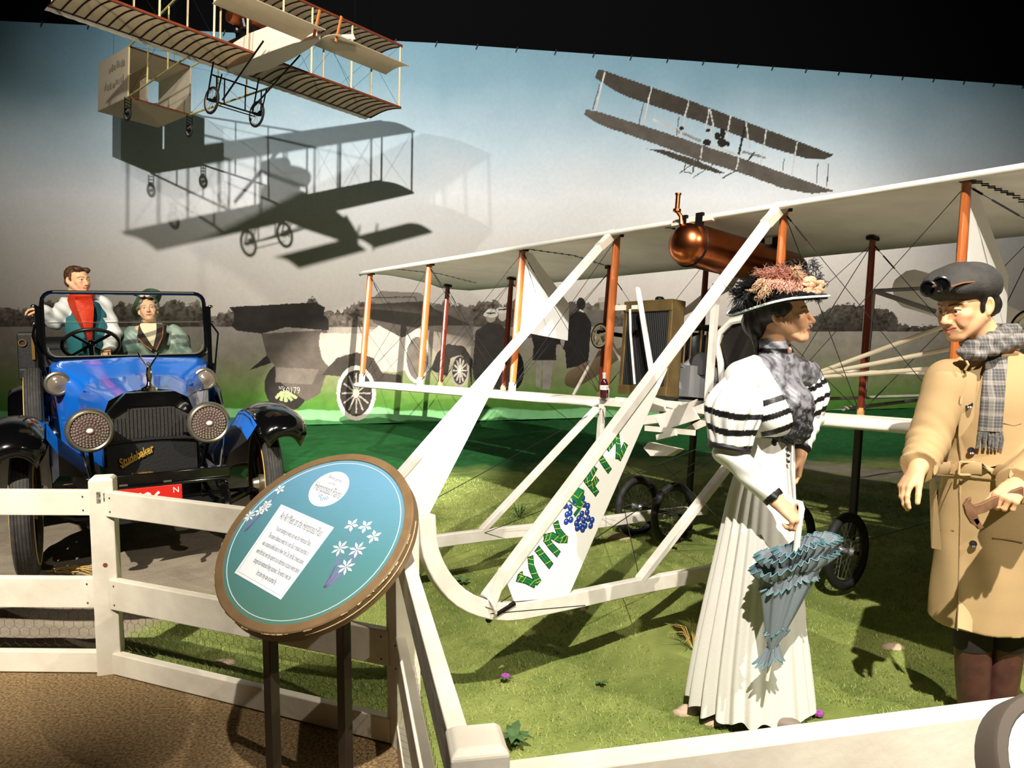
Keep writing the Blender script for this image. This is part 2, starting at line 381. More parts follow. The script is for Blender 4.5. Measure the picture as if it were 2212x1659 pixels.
for a, b, wd, c in [((310, 125), (235, 425), 3.4, PALE), ((270, 220), (215, 415), 2, SEP2), ((668, 245), (605, 540), 3.4, PALE), ((605, 370), (570, 530), 2, SEP2), ((955, 350), (890, 630), 3.4, PALE), ((880, 470), (860, 620), 2, SEP2),
        ((1115, 410), (1085, 560), 3.2, PALE), ((1120, 410), (1150, 560), 3.2, PALE), ((1280, 465), (1240, 660), 3.2, PALE), ((1395, 510), (1340, 770), 5, (50, 46, 42)), ((1395, 510), (1425, 720), 3.2, PALE), ((1555, 570), (1510, 830), 3, PALE),
        ((1790, 660), (1750, 920), 3, PALE), ((1690, 790), (1680, 890), 2, SEP2), ((1950, 830), (1940, 980), 2, SEP2), ((2030, 830), (2020, 1010), 2.4, SEP2), ((1060, 700), (1045, 790), 3.2, PALE), ((940, 780), (920, 895), 2.4, SEP), ((1000, 800), (985, 910), 3.4, SEP2),
        ((920, 895), (985, 910), 3, SEP2), ((1050, 790), (885, 905), 2.4, SEP), ((1340, 790), (1320, 890), 3, PALE), ((1335, 880), (1215, 945), 2.8, SEP), ((1160, 830), (990, 940), 2, SEP2), ((1465, 740), (1400, 820), 3, SEP), ((1130, 560), (1140, 720), 4, PALE), ((1150, 700), (1340, 770), 5, PALE)]:
    line(*T([a, b]), wd, c)
for x, y, rx, ry in [(1105, 575, 5, 4), (1175, 620, 6, 9), (1215, 600, 6, 11), (1255, 680, 6, 5), (1095, 670, 9, 7), (1210, 670, 10, 10), (900, 560, 5, 4)]: ell(*T([(x, y)])[0], rx, ry, (44, 41, 38))
# ---- printed touring car, bystanders and a painted wing shadow
T = lambda L: [(460 + x * .3617, 560 + y * .3617) for x, y in L]
D1, D2, TAN = (50, 45, 41), (92, 83, 74), (178, 166, 152)
paint(T([(880, 300), (1000, 190), (1240, 200), (1300, 260), (1550, 300), (1560, 420), (900, 420)]), (112, 102, 92), a=.75)
ell(*T([(440, 760)])[0], 48, 54, (46, 42, 38))
for k in range(5): line(*T([(415 + k * 5, 790), (375 + k * 32, 830 + 22 * math.sin(k * .8))]), 7, (150, 158, 112))
paint(T([(218, 662), (325, 570), (350, 618)]), D1)
paint(T([(290, 445), (680, 420), (690, 640), (640, 800), (560, 850), (380, 720), (370, 640), (320, 570)]), D2)
paint(T([(380, 645), (632, 658), (590, 750), (370, 735)]), (112, 102, 92))
paint(T([(95, 285), (620, 258), (670, 290), (660, 330), (690, 360), (690, 425), (440, 405), (290, 445), (140, 425), (105, 395), (125, 375), (125, 320)]), D1)
paint(T([(640, 440), (930, 445), (990, 395), (1240, 400), (1240, 640), (1100, 675), (990, 670), (960, 600), (880, 560), (780, 570), (690, 640), (650, 590), (635, 520)]), TAN, tex=.12)
paint(T([(660, 680), (750, 655), (700, 660)]), TAN)
paint(T([(650, 690), (740, 590), (860, 555), (960, 590), (1010, 680), (1120, 690), (1130, 740), (980, 760), (900, 640), (760, 700)]), (66, 59, 53))
paint(T([(890, 270), (1270, 250), (1330, 300), (1560, 400), (1240, 400), (1130, 470), (1000, 400), (960, 380), (930, 330)]), (74, 67, 60))  # cast shadow of the upper wing, painted into the print
paint(T([(1240, 400), (1550, 395), (1560, 520), (1400, 510), (1340, 560), (1300, 520)]), (120, 110, 100))
line(*T([(940, 230), (1210, 225)]), 2.5, D2); line(*T([(1210, 225), (1215, 250)]), 2.5, D2)
for (x, y, rx, ry, th) in [(855, 800, 118, 165, 28), (1220, 590, 82, 150, 22), (1475, 665, 58, 100, 16)]:
    cx, cy = T([(x, y)])[0]; rx *= .3617; ry *= .3617; th *= .3617
    ell(cx, cy, rx, ry, (192, 182, 168) if x != 1475 else (130, 121, 110)); ell(cx, cy, rx - th * .8, ry - th, (52, 47, 42) if x != 1220 else (104, 96, 86))
    for k in range(12):
        if x == 1220: break
        a = 2 * PI * k / 12; line((cx + rx * .18 * math.cos(a), cy + ry * .18 * math.sin(a)), (cx + rx * .72 * math.cos(a), cy + ry * .72 * math.sin(a)), 3.4, (150, 142, 130))
    if x != 1220: ell(cx, cy, rx * .17, ry * .17, (170, 160, 146))
paint(T([(1340, 560), (1400, 505), (1500, 520), (1550, 600), (1545, 760), (1530, 640), (1480, 570), (1420, 590), (1400, 700), (1300, 660)]), (44, 40, 36))
ell(*T([(1800, 660)])[0], 21, 42, (22, 20, 19))
paint(T([(1550, 640), (1570, 430), (1650, 375), (1720, 390), (1790, 470), (1760, 800), (1560, 720)]), (62, 57, 52))
ell(*T([(1660, 345)])[0], 11, 12, (170, 150, 132)); ell(*T([(1660, 330)])[0], 16, 7, (216, 208, 196)); ell(*T([(1662, 312)])[0], 10, 6, (224, 216, 204)); line(*T([(1635, 322), (1690, 322)]), 3, D1)
ell(*T([(1730, 335)])[0], 9, 13, (190, 178, 162)); ell(*T([(1728, 305)])[0], 14, 7, (206, 198, 186)); line(*T([(1705, 303), (1760, 296)]), 3, D1)
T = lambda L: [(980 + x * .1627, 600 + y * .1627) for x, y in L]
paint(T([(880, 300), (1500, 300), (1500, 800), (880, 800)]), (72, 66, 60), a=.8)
paint(T([(1100, 1080), (1175, 1080), (1150, 1480), (1090, 1440)]), (140, 131, 120)); paint(T([(1185, 1080), (1320, 1080), (1280, 1480), (1185, 1480)]), (140, 131, 120))
paint(T([(1020, 700), (1400, 720), (1425, 880), (1360, 890), (1360, 1095), (1050, 1095), (1060, 900)]), (42, 38, 35))
ell(*T([(1985, 360)])[0], 9, 13, (150, 136, 122)); paint(T([(1930, 430), (2080, 430), (2080, 640), (1860, 680), (1760, 500), (1760, 420)]), (108, 100, 92)); paint(T([(1905, 330), (1925, 260), (2030, 255), (2045, 310), (2000, 320)]), (186, 178, 168))
paint(T([(1800, 640), (1900, 660), (1890, 1150), (1780, 1150)]), (150, 142, 128))
ell(*T([(1690, 350)])[0], 10, 14, (44, 40, 37)); paint(T([(1540, 500), (1640, 450), (1740, 460), (1830, 600), (1800, 940), (1780, 1160), (1500, 1200), (1480, 960), (1450, 950), (1520, 700)]), (40, 36, 34)); line(*T([(1670, 425), (1730, 455)]), 3, PALE)
ell(*T([(1560, 380)])[0], 8, 11, (90, 82, 74)); paint(T([(1880, 960), (2040, 980), (2040, 1120), (1880, 1140)]), (70, 62, 56))
IMG *= (.95 + .10 * n3)[..., None]
ni, nj = UX.shape; idx = np.arange(ni * nj).reshape(ni, nj)
Q = np.stack([idx[:-1, :-1], idx[:-1, 1:], idx[1:, 1:], idx[1:, :-1]], -1).reshape(-1, 4)
mur = thing('mural_backdrop', 'curved photographic mural with sky, printed old car, bystanders and flying machine', 'mural')
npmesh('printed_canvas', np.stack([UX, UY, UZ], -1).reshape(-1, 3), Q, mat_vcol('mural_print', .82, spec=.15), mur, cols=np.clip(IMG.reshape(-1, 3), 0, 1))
pale = mat('printed_white', (168, 160, 148), .8)
def wall_text(name, body, px, py, size, sx=1.0):
    x = at(px, py, 11.3).x
    for _ in range(4): p = at(px, py, float(wall_y(x))); x = p.x
    return text(name, body, size, pale, mur, Matrix.Translation((p.x, p.y - .012, p.z)) @ Matrix.Rotation(math.atan2(.865, 5.6), 4, 'Z') @ Matrix.Rotation(PI / 2, 4, 'X'), .001, sx=sx)
wall_text('printed_plate_number', '60179', 630, 844, .135, .72); wall_text('printed_plate_number', 'NY', 608, 838, .07, .72)
hm = mat('black_hook', (14, 14, 15), .6)
for k in range(30):
    x = -7.2 + k * .56; y = float(wall_y(x)); mb = MB()
    mb.bar((x, y - .02, MURH + .02), (x - .03, y - .025, MURH - .05), .018, .01); mb.build('hook', hm, mur)
# dark hall round the display
mb = MB(); mb.loft([[(x, y + .06, -.05) for x, y in zip(WX, WY)], [(x, y + .06, 12.6) for x, y in zip(WX, WY)]], closed=False)
tag(mb.build('wall_back', black), 'black wall above and behind the mural', None, kind='structure')
mb = MB(); mb.add([(-12, -8, 12.5), (12, -8, 12.5), (12, 14.9, 12.5), (-12, 14.9, 12.5)], [(0, 1, 2, 3)])
tag(mb.build('ceiling', black), 'unlit black ceiling of the hall', None, kind='structure')
for nm, x in (('wall_left', -11), ('wall_right', 12)):
    mb = MB(); mb.add([(x, -8, -.05), (x, 14.9, -.05), (x, 14.9, 12.5), (x, -8, 12.5)], [(0, 1, 2, 3)]); tag(mb.build(nm, hall), 'dark side wall of the hall', None, kind='structure')
mb = MB(); mb.add([(-12, -8, -.05), (12, -8, -.05), (12, -8, 12.5), (-12, -8, 12.5)], [(0, 1, 2, 3)]); tag(mb.build('wall_front', hall), 'dark wall behind the visitors', None, kind='structure')
# ------------------------------------------------------------------ white rail fence
cream = mat('chipped_cream_paint', (232, 224, 205), .55, var=(212, 203, 184), scale=6, bump=(30, .12), stretch=(1, 1, 1))
bare = mat('bare_wood_edge', (150, 116, 92), .8)
wire_m = mat('galvanised_wire', (84, 82, 78), .5, metal=.8)
fence = thing('rail_fence', 'white painted three rail fence zigzagging in front of the display', 'fence')
RAILS = [(.715, .825), (.30, .435), (.005, .10)]
posts = FEN[1:4]
for i, (x, y) in enumerate(posts):
    mb = MB(); w = .098 if i != 1 else .095; h = .885 if i != 1 else .91
    yaw = [.28, .55, .18][i]; rz = Matrix.Rotation(yaw, 3, 'Z')
    mb.box((0, 0, h / 2), (w, w, h)); P = mb.v
    mb2 = MB(); c = w / 2 - .012
    ring = lambda r, z: [rz @ Vector((a, b, z)) + Vector((x, y, 0)) for a, b in ((-r, -r), (r, -r), (r, r), (-r, r))]
    mb2.loft([ring(w / 2, 0), ring(w / 2, h - .012), ring(c, h)])
    o = mb2.build('post', cream, fence, bevel=.004)
    if i == 0:
        s = MB(); s.box(rz @ Vector((-.01, -w / 2 - .0006, .80)) + Vector((x, y, 0)), (.016, .001, .05), rz); s.box(rz @ Vector((.018, -w / 2 - .0006, .80)) + Vector((x, y, 0)), (.018, .001, .038), rz)
        s.build('worn_sticker', mat('worn_sticker', (60, 56, 50), .7, var=(180, 172, 150), scale=90), o)
        k = MB(); q = rz @ Vector((.004, -w / 2 - .0008, .50)) + Vector((x, y, 0)); k.lathe([(.0095, 0), (.0095, .001)], q, rz @ Vector((0, -1, 0)), 12); k.build('knot_hole', mat('knot_hole', (120, 62, 40), .8), o)
segs = [(FEN[0], FEN[1]), (FEN[1], FEN[2]), (FEN[2], FEN[3]), (FEN[3], FEN[4])]
for i, (a, b) in enumerate(segs):
    A, B = Vector((*a, 0)), Vector((*b, 0)); d = (B - A).normalized(); nrm = Vector((-d.y, d.x, 0))
    for r, (z0, z1) in enumerate(RAILS):
        mb = MB(); zc = (z0 + z1) / 2
        ea = 0 if i == 0 else .045; eb = .045 if i < 3 else 0
        mb.bar(A + d * ea + Vector((0, 0, zc)) - nrm * .012, B - d * eb + Vector((0, 0, zc)) - nrm * .012, .04 if i != 3 else .055, z1 - z0)
        o = mb.build('rail', cream, fence, bevel=.004)
        if r < 2 and i < 3:
            for e, sg in ((A + d * (ea + .03), 1), (B - d * (eb + .03), -1)):
                for zz in (z0 + .025, z1 - .025):
                    s = MB(); s.ball(e + Vector((0, 0, zz)) - nrm * .033, .004, 6)
                    s.build('nail', mat('dark_nail', (70, 60, 54), .6) if 'dark_nail' not in bpy.data.materials else bpy.data.materials['dark_nail'], o)
    # chicken wire behind the two lowest rails
    if i < 3:
        mb = MB(); L = (B - A).length; cw = .045; ch = .039; nx = int(min(L, 3.4) / cw); x0 = max(0, L - 3.4)
        for u in range(nx):
            for vv in range(8):
                c = A + d * (x0 + (u + .5 * (vv % 2)) * cw) + Vector((0, 0, .02 + vv * ch)) + nrm * .035
                l = c - d * (cw / 2) + Vector((0, 0, ch * .33)); rr = c + d * (cw / 2) + Vector((0, 0, ch * .33)); up = l + Vector((0, 0, ch * .67))
                mb.tube(c, l, .0007, seg=3); mb.tube(c, rr, .0007, seg=3); mb.tube(l, up, .0009, seg=3)
        mb.build('chicken_wire', wire_m, fence)

# ------------------------------------------------------------------ round information sign
brown = mat('brown_painted_rim', (118, 94, 64), .45, var=(132, 106, 74), scale=14)
chip = mat('chipped_gold_edge', (214, 186, 140), .5)
darkleg = mat('dark_bronze_tube', (58, 48, 38), .4, metal=.3)
def mat_panel():
    m = mat('teal_sign_print', (60, 110, 120), .28, spec=.6); nt = m.node_tree; b = nt.nodes['Principled BSDF']
    tc = nt.nodes.new('ShaderNodeTexCoord'); sp = nt.nodes.new('ShaderNodeSeparateXYZ'); nt.links.new(tc.outputs['Object'], sp.inputs[0])
    mr = nt.nodes.new('ShaderNodeMapRange'); mr.inputs[1].default_value = -.3; mr.inputs[2].default_value = .3; nt.links.new(sp.outputs[1], mr.inputs[0])
    n = nt.nodes.new('ShaderNodeTexNoise'); n.inputs['Scale'].default_value = 60; mp = nt.nodes.new('ShaderNodeMapping'); mp.inputs['Scale'].default_value = (.4, 6, 1); nt.links.new(tc.outputs['Object'], mp.inputs[0]); nt.links.new(mp.outputs[0], n.inputs['Vector'])
    ad = nt.nodes.new('ShaderNodeMath'); ad.operation = 'MULTIPLY_ADD'; ad.inputs[1].default_value = .25; nt.links.new(n.outputs['Fac'], ad.inputs[0]); nt.links.new(mr.outputs[0], ad.inputs[2])
    r = nt.nodes.new('ShaderNodeValToRGB'); e = r.color_ramp.elements; e[0].position = .1; e[0].color = (*lin((84, 124, 108)), 1); e[1].position = 1.1 if False else 1.0; e[1].color = (*lin((104, 154, 182)), 1)
    k = e.new(.55); k.color = (*lin((84, 136, 142)), 1); nt.links.new(ad.outputs[0], r.inputs[0]); nt.links.new(r.outputs[0], b.inputs['Base Color']); return m
SN = Vector((-.272, -.596, .755)).normalized(); SR = Vector((.91, -.415, 0)).normalized(); SU = SN.cross(SR).normalized(); SR = SU.cross(SN)
SB = Matrix((SR, SU, SN)).transposed()
scn = at(677, 1158, 2.45); SRAD = .334
sign = thing('information_sign', 'round teal welcome sign with brown rim on two dark legs', 'sign', scn, SB)
mb = MB(); mb.lathe([(SRAD - .03, .0), (SRAD - .028, .004), (SRAD - .004, .004), (SRAD, 0), (SRAD, -.045), (SRAD - .02, -.05), (.001, -.05)], seg=72); mb.build('rim', brown, sign, True)
mb = MB(); pr = RNG
for k in range(60):
    a = RNG.uniform(PI * .95, PI * 2.05); r = SRAD + .0004; L = RNG.uniform(.003, .02); z = RNG.uniform(-.003, .0005)
    mb.path([(r * math.cos(a + t * L / r), r * math.sin(a + t * L / r), z) for t in (0, .5, 1)], RNG.uniform(.0006, .0022), 5)
mb.path([((SRAD + .0002) * math.cos(a), (SRAD + .0002) * math.sin(a), -.022) for a in np.linspace(-1.15, .35, 24)], .0016, 5)
mb.build('chipped_edge', chip, sign)
mb = MB(); mb.lathe([(.0001, .0006), (SRAD - .029, .0006), (SRAD - .029, -.01)], seg=72, caps=False); panel = mb.build('panel', mat_panel(), sign)
white = mat('sign_white', (236, 238, 240), .35); whiteb = mat('sign_white_blue_edge', (176, 200, 214), .4); ink = mat('sign_ink', (112, 116, 128), .5); inkb = mat('sign_blue_ink', (70, 150, 180), .5); purp = mat('sign_purple_stem', (120, 116, 160), .5)
mb = MB(); mb.torus((0, 0, .0008), SRAD - .042, .0013, seg=72, seg2=5); mb.build('white_ring', white, panel)
RT = math.radians(-11); RM = Matrix.Rotation(RT, 4, 'Z')
def spt(px, py):          # point of the sign face seen at this pixel, in sign coordinates
    d = ray(px, py); c = Vector((0, 0, CAMH)); t = (scn - c).dot(SN) / d.dot(SN); p = c + d * t - scn
    return Vector((p.dot(SR), p.dot(SU), 0))
E3 = lambda v, z: Vector((v.x, v.y, z))
pan = [spt(608, 1090), spt(722, 1140), spt(607, 1296), spt(507, 1238)]
mb = MB(); mb.prism([E3(p, .0012) for p in pan], (0, 0, .0006)); tp = mb.build('text_panel', white, panel)
cen = sum(pan, Vector()) / 4
mb = MB(); inn = [E3(cen + (p - cen) * .93, .0019) for p in pan]
for i in range(4): mb.bar(inn[i], inn[(i + 1) % 4], .0018, .0002, up=(0, 0, 1))
mb.build('panel_border', whiteb, tp)
ud = (pan[1] - pan[0]).normalized(); vd = ((pan[3] - pan[0])).normalized()
def facemat(c, z=.002): 
    m = Matrix(((ud.x, -vd.x, 0, c.x), (ud.y, -vd.y, 0, c.y), (0, 0, 1, z), (0, 0, 0, 1))); return m
PW = (pan[1] - pan[0]).length; PH = (pan[3] - pan[0]).length
def onpan(u, v): return pan[0] + ud * (PW * u) + vd * (PH * v)
text('heading_lettering', 'An Air Meet on the Hempstead Plain', .044, ink, tp, facemat(onpan(.5, .13)), .0002, sx=.30)
body = ["You are standing on what once was the Hempstead Plains.", "The scene of famous events for a visit. But it remains important. It", "was a natural airfield since in New York City, the flat, treeless plains,", "were first but over the experts on an afternoon occasion where there", "changed and witnessed flying machines. The world, it was the", "first time they saw an airman fly."]
for k, t in enumerate(body): text('body_lettering', t, .026, ink, tp, facemat(onpan(.5, .3 + .115 * k)), .0002, sx=.27)
oc = (spt(653, 1055) + spt(770, 1058)) / 2
mb = MB(); R0 = .072
mb.lathe([(.0001, .0014), (R0, .0014), (R0, .0006)], (oc.x, oc.y, 0), seg=40, caps=False); ov = mb.build('title_medallion', white, panel)
mb = MB(); mb.torus((oc.x, oc.y, .0015), R0 * .92, .0008, seg=40, seg2=4); mb.build('medallion_ring', whiteb, ov)
for t, dv, sz, sx in (('Welcome', -.042, .02, .8), ('to the', -.022, .016, .8), ('Hempstead Plains', .006, .048, .36)):
    text('medallion_lettering', t, sz, ink, ov, facemat(oc + vd * dv, .0017), .0002, sx=sx)
mb = MB()
for k in range(3):
    c = oc + vd * (.034 + (.008 if k == 1 else 0)) + ud * (k - 1) * .014
    for j in range(5):
        a = 2 * PI * j / 5 + .3; mb.prism([E3(c + Vector((math.cos(a + q) * r, math.sin(a + q) * r, 0)), .0017) for q, r in ((0, .001), (-.35, .006), (0, .010), (.35, .006))], (0, 0, .0002))
mb.build('medallion_flowers', inkb, ov)
def sprig(name, base, heads, sc):
    mb = MB(); root = spt(*base)
    for hx, hy in heads:
        h = spt(hx, hy); mid = (root + h) / 2 + Vector((.008, -.004, 0)); mb.path([E3(root, .0011), E3(mid, .0011), E3(h, .0011)], .0022 * sc, 4, flat=.15)
        mb.path([E3(root + Vector((.006, 0, 0)), .0011), E3(h * .6 + root * .4 + Vector((.01, 0, 0)), .0011)], .002 * sc, 4, flat=.15)
    st = mb.build(name, purp, panel)
    for i, (hx, hy) in enumerate(heads):
        mb = MB(); h = spt(hx, hy); n = 5 if i < 3 else 7
        for j in range(n):
            a = 2 * PI * j / n + i; L = (.030 if i > 2 else .026) * sc; wd = .26 if i > 2 else .42
            mb.prism([E3(h + Vector((math.cos(a + q) * r, math.sin(a + q) * r, 0)), .0016) for q, r in ((0, .001), (-wd, L * .6), (0, L), (wd, L * .6))], (0, 0, .0003))
        mb.build('petals', white, st)
sprig('flower_sprig', (528, 1148), [(578, 1090), (605, 1058), (562, 1105), (540, 1115), (572, 1098)], .8)
sprig('flower_sprig', (700, 1270), [(760, 1135), (790, 1138), (808, 1160), (735, 1185), (772, 1188), (748, 1225)], 1.0)
SI = Matrix.Translation(scn) @ SB.to_4x4(); SI = SI.inverted()
for p, zt in ((Vector((-.735, 2.34, 0)), .665), (Vector((-.556, 2.54, 0)), .82)):
    mb = MB(); mb.bar(SI @ p, SI @ (p + Vector((0, 0, zt))), .045, .03, up=SI.to_3x3() @ Vector((.7, .7, 0))); mb.build('leg', darkleg, sign, bevel=.002)
mb = MB(); mb.bar(SI @ Vector((-.735, 2.34, .03)), SI @ Vector((-.556, 2.54, .03)), .04, .03); mb.build('foot_bar', mat('grey_steel_bar', (150, 142, 128), .5), sign)
# edge of a second round panel at the right border
s2 = at(2335, 1702, 1.12)
SB2 = Matrix.Rotation(.3, 3, 'Z') @ Matrix.Rotation(math.radians(48), 3, 'X')
sg2 = thing('information_sign', 'edge of a round grey rimmed sign cut off at the lower right corner', 'sign', s2, SB2)
mb = MB(); mb.lathe([(.115, .002), (.119, .006), (.135, .006), (.139, 0), (.139, -.04), (.001, -.045)], seg=48); mb.build('rim', mat('grey_brown_rim', (88, 78, 68), .5), sg2, True)
mb = MB(); mb.add([(.1155 * math.cos(2 * PI * k / 40), .1155 * math.sin(2 * PI * k / 40), .003) for k in range(40)], [tuple(range(40))]); mb.build('panel', mat('pale_grey_panel', (206, 204, 200), .35), sg2)
mb = MB(); I2 = (Matrix.Translation(s2) @ SB2.to_4x4()).inverted(); mb.bar(I2 @ Vector((s2.x, s2.y, 0)), I2 @ Vector((s2.x, s2.y, s2.z - .02)), .04); mb.build('leg', darkleg, sg2)
# ------------------------------------------------------------------ white biplane on skids
VM = Matrix(((0.61292365, 0.78647717, 0.07601487), (-0.78933451, 0.60510851, 0.10389763), (0.03571587, -0.12368247, 0.99167889)))
VO = Vector((0.543, 5.235, 1.033)); VI = VM.transposed(); GAP = 1.079
def vf(px, py, y=None, s=None):     # plane coordinates (span, back, up) of the point seen at a pixel, on y = const or s = const
    d = VI @ ray(px, py); c = VI @ (Vector((0, 0, CAMH)) - VO)
    t = (y - c.y) / d.y if y is not None else (s - c.x) / d.x
    return c + d * t
fabric = mat('white_wing_fabric', (226, 222, 210), .75, var=(214, 209, 196), scale=5, bump=(14, .06))
fabw = mat('white_painted_fin', (238, 236, 228), .6)
wpaint = mat('white_painted_wood', (222, 216, 205), .5, var=(208, 200, 188), scale=10)
orange = mat('varnished_orange_wood', (176, 98, 46), .35, var=(148, 76, 34), scale=9, stretch=(12, 12, .8), coat=.3)
shaded_redwood = mat('shaded_red_wood', (96, 34, 20), .35, var=(120, 48, 26), scale=9, stretch=(12, 12, .8), coat=.3)  # rear strut wood, with the shade of the rear row put into its colour
steel = mat('black_fitting', (24, 24, 25), .45, metal=.6)
cable = mat('steel_cable', (46, 46, 48), .45, metal=.6)
copper = mat('copper', (186, 106, 62), .28, metal=1.0, var=(160, 84, 50), scale=5)
brass = mat('dull_brass', (122, 102, 62), .45, metal=.6, var=(96, 80, 50), scale=8)
rad_core = mat('black_radiator_core', (16, 16, 17), .5)
rubber = mat('black_rubber', (22, 22, 22), .7, var=(34, 33, 32), scale=30)
alum = mat('grey_aluminium', (150, 150, 152), .4, metal=.6)
prop_shaded = mat('shaded_tan_propeller', (186, 164, 138), .5, var=(170, 146, 118), scale=6)  # shade on the left propeller put into this tan; the right one is white
tanrod = mat('tan_tube', (188, 176, 150), .5)
vfz = thing('biplane', 'full size white biplane on skids with orange wooden wing struts and lettered fin', 'airplane', VO, VM)
def wing(name, s0, s1, z, chord=1.34, tipL=True, tipR=True):
    prof = []                          # camber line of the section, y back, thickness small
    up = [(0, 0), (.012, .022), (.05, .036), (.15, .052), (.35, .062), (.6, .058), (.85, .042), (1.0, .012)]
    lo = [(1.0, .006), (.85, .032), (.6, .046), (.35, .046), (.15, .03), (.05, .004), (.015, -.014)]
    ss = [s0, s0 + .06, s0 + .16] + list(np.linspace(s0 + .5, s1 - .5, 25)) + [s1 - .16, s1 - .06, s1]
    rings = []
    for s in ss:
        e = 0.0
        if tipL: e = max(e, 1 - (s - s0) / .2)
        if tipR: e = max(e, 1 - (s1 - s) / .2)
        e = max(0, e); c0 = .05 * e * e; c1 = chord - .30 * e * e
        rings.append([(s, c0 + (c1 - c0) * a, z + b) for a, b in up + lo])
    mb = MB(); mb.loft(rings); o = mb.build(name, fabric, vfz, 2)
    return o
uw = wing('upper_wing', -3.66, 4.9, GAP + .012)
lwL = wing('lower_wing', -3.60, -.02, -.05, tipR=False); lwR = wing('lower_wing', 1.29, 4.87, -.05, tipL=False)
for sA, sB, par, z in ((-3.5, 4.75, uw, GAP + .004), ):
    for s in (-3.0, -1.0, .4, 2.2):
        mb = MB()
        for k in range(26): mb.tube((s + .012 * (k % 2), .12 + k * .036, z + .052 - .03 * abs(k / 13 - 1)), (s + .028 + .012 * (k % 2), .138 + k * .036, z + .052 - .03 * abs(k / 13 - 1)), .0035, seg=4)
        mb.build('lacing', steel, par)
SS = [-3.506, -2.372, -1.015, 0, 1.271, 2.205, 3.6, 4.75]
cuff = mat('white_strut_cuff', (216, 206, 190), .5); darkleg2 = mat('dark_landing_strut', (60, 54, 48), .6)
for i, s in enumerate(SS):
    mb = MB(); mb.oval((s, .1, .045), (s, .1, GAP + .02), .042, .068, up=(0, 1, 0), taper=.86); o = mb.build('front_strut', orange, vfz, True)
    c = MB(); c.oval((s, .1, -.01), (s, .1, .07), .043, .064, up=(0, 1, 0)); c.build('strut_cuff', cuff, o, True)
    c = MB(); c.box((s, .1, GAP + .022), (.05, .085, .022)); c.build('strut_fitting', steel, o, bevel=.004)
    mb = MB(); mb.oval((s, 1.045, -.01), (s, 1.045, GAP + .02), .038, .060, up=(0, 1, 0), taper=.86); o = mb.build('rear_strut', shaded_redwood if i < 3 or i > 4 else shaded_redwood, vfz, True)
    c = MB(); c.box((s, 1.045, GAP + .03), (.05, .08, .022)); c.build('strut_fitting', steel, o, bevel=.004)
    c = MB(); c.oval((s, 1.045, -.01), (s, 1.045, .06), .040, .060, up=(0, 1, 0)); c.build('strut_cuff', mat('tan_strut_cuff', (206, 160, 96), .5) if 'tan_strut_cuff' not in bpy.data.materials else bpy.data.materials['tan_strut_cuff'], o, True)
# wire bracing: one part per bay
for i in range(len(SS) - 1):
    a, b = SS[i], SS[i + 1]
    for y in (.1, 1.045):
        if y == .1 and i == 3: continue
        mb = MB()
        for p, q in (((a, y, .03), (b, y, GAP)), ((a, y, GAP), (b, y, .03))):
            mb.tube(p, q, .0019, seg=5); P, Q_ = Vector(p), Vector(q); mb.tube(P + (Q_ - P) * .08, P + (Q_ - P) * .16, .0045, seg=6); mb.tube(P + (Q_ - P) * .02, P + (Q_ - P) * .05, .005, seg=6)
        mb.build('bracing_wire', cable, vfz)
for i, s in enumerate(SS):
    if i in (3,): continue
    mb = MB(); mb.tube((s, .1, .02), (s, 1.045, GAP), .0024, seg=5); mb.tube((s, .1, GAP), (s, 1.045, .02), .0024, seg=5); mb.build('bracing_wire', cable, vfz)
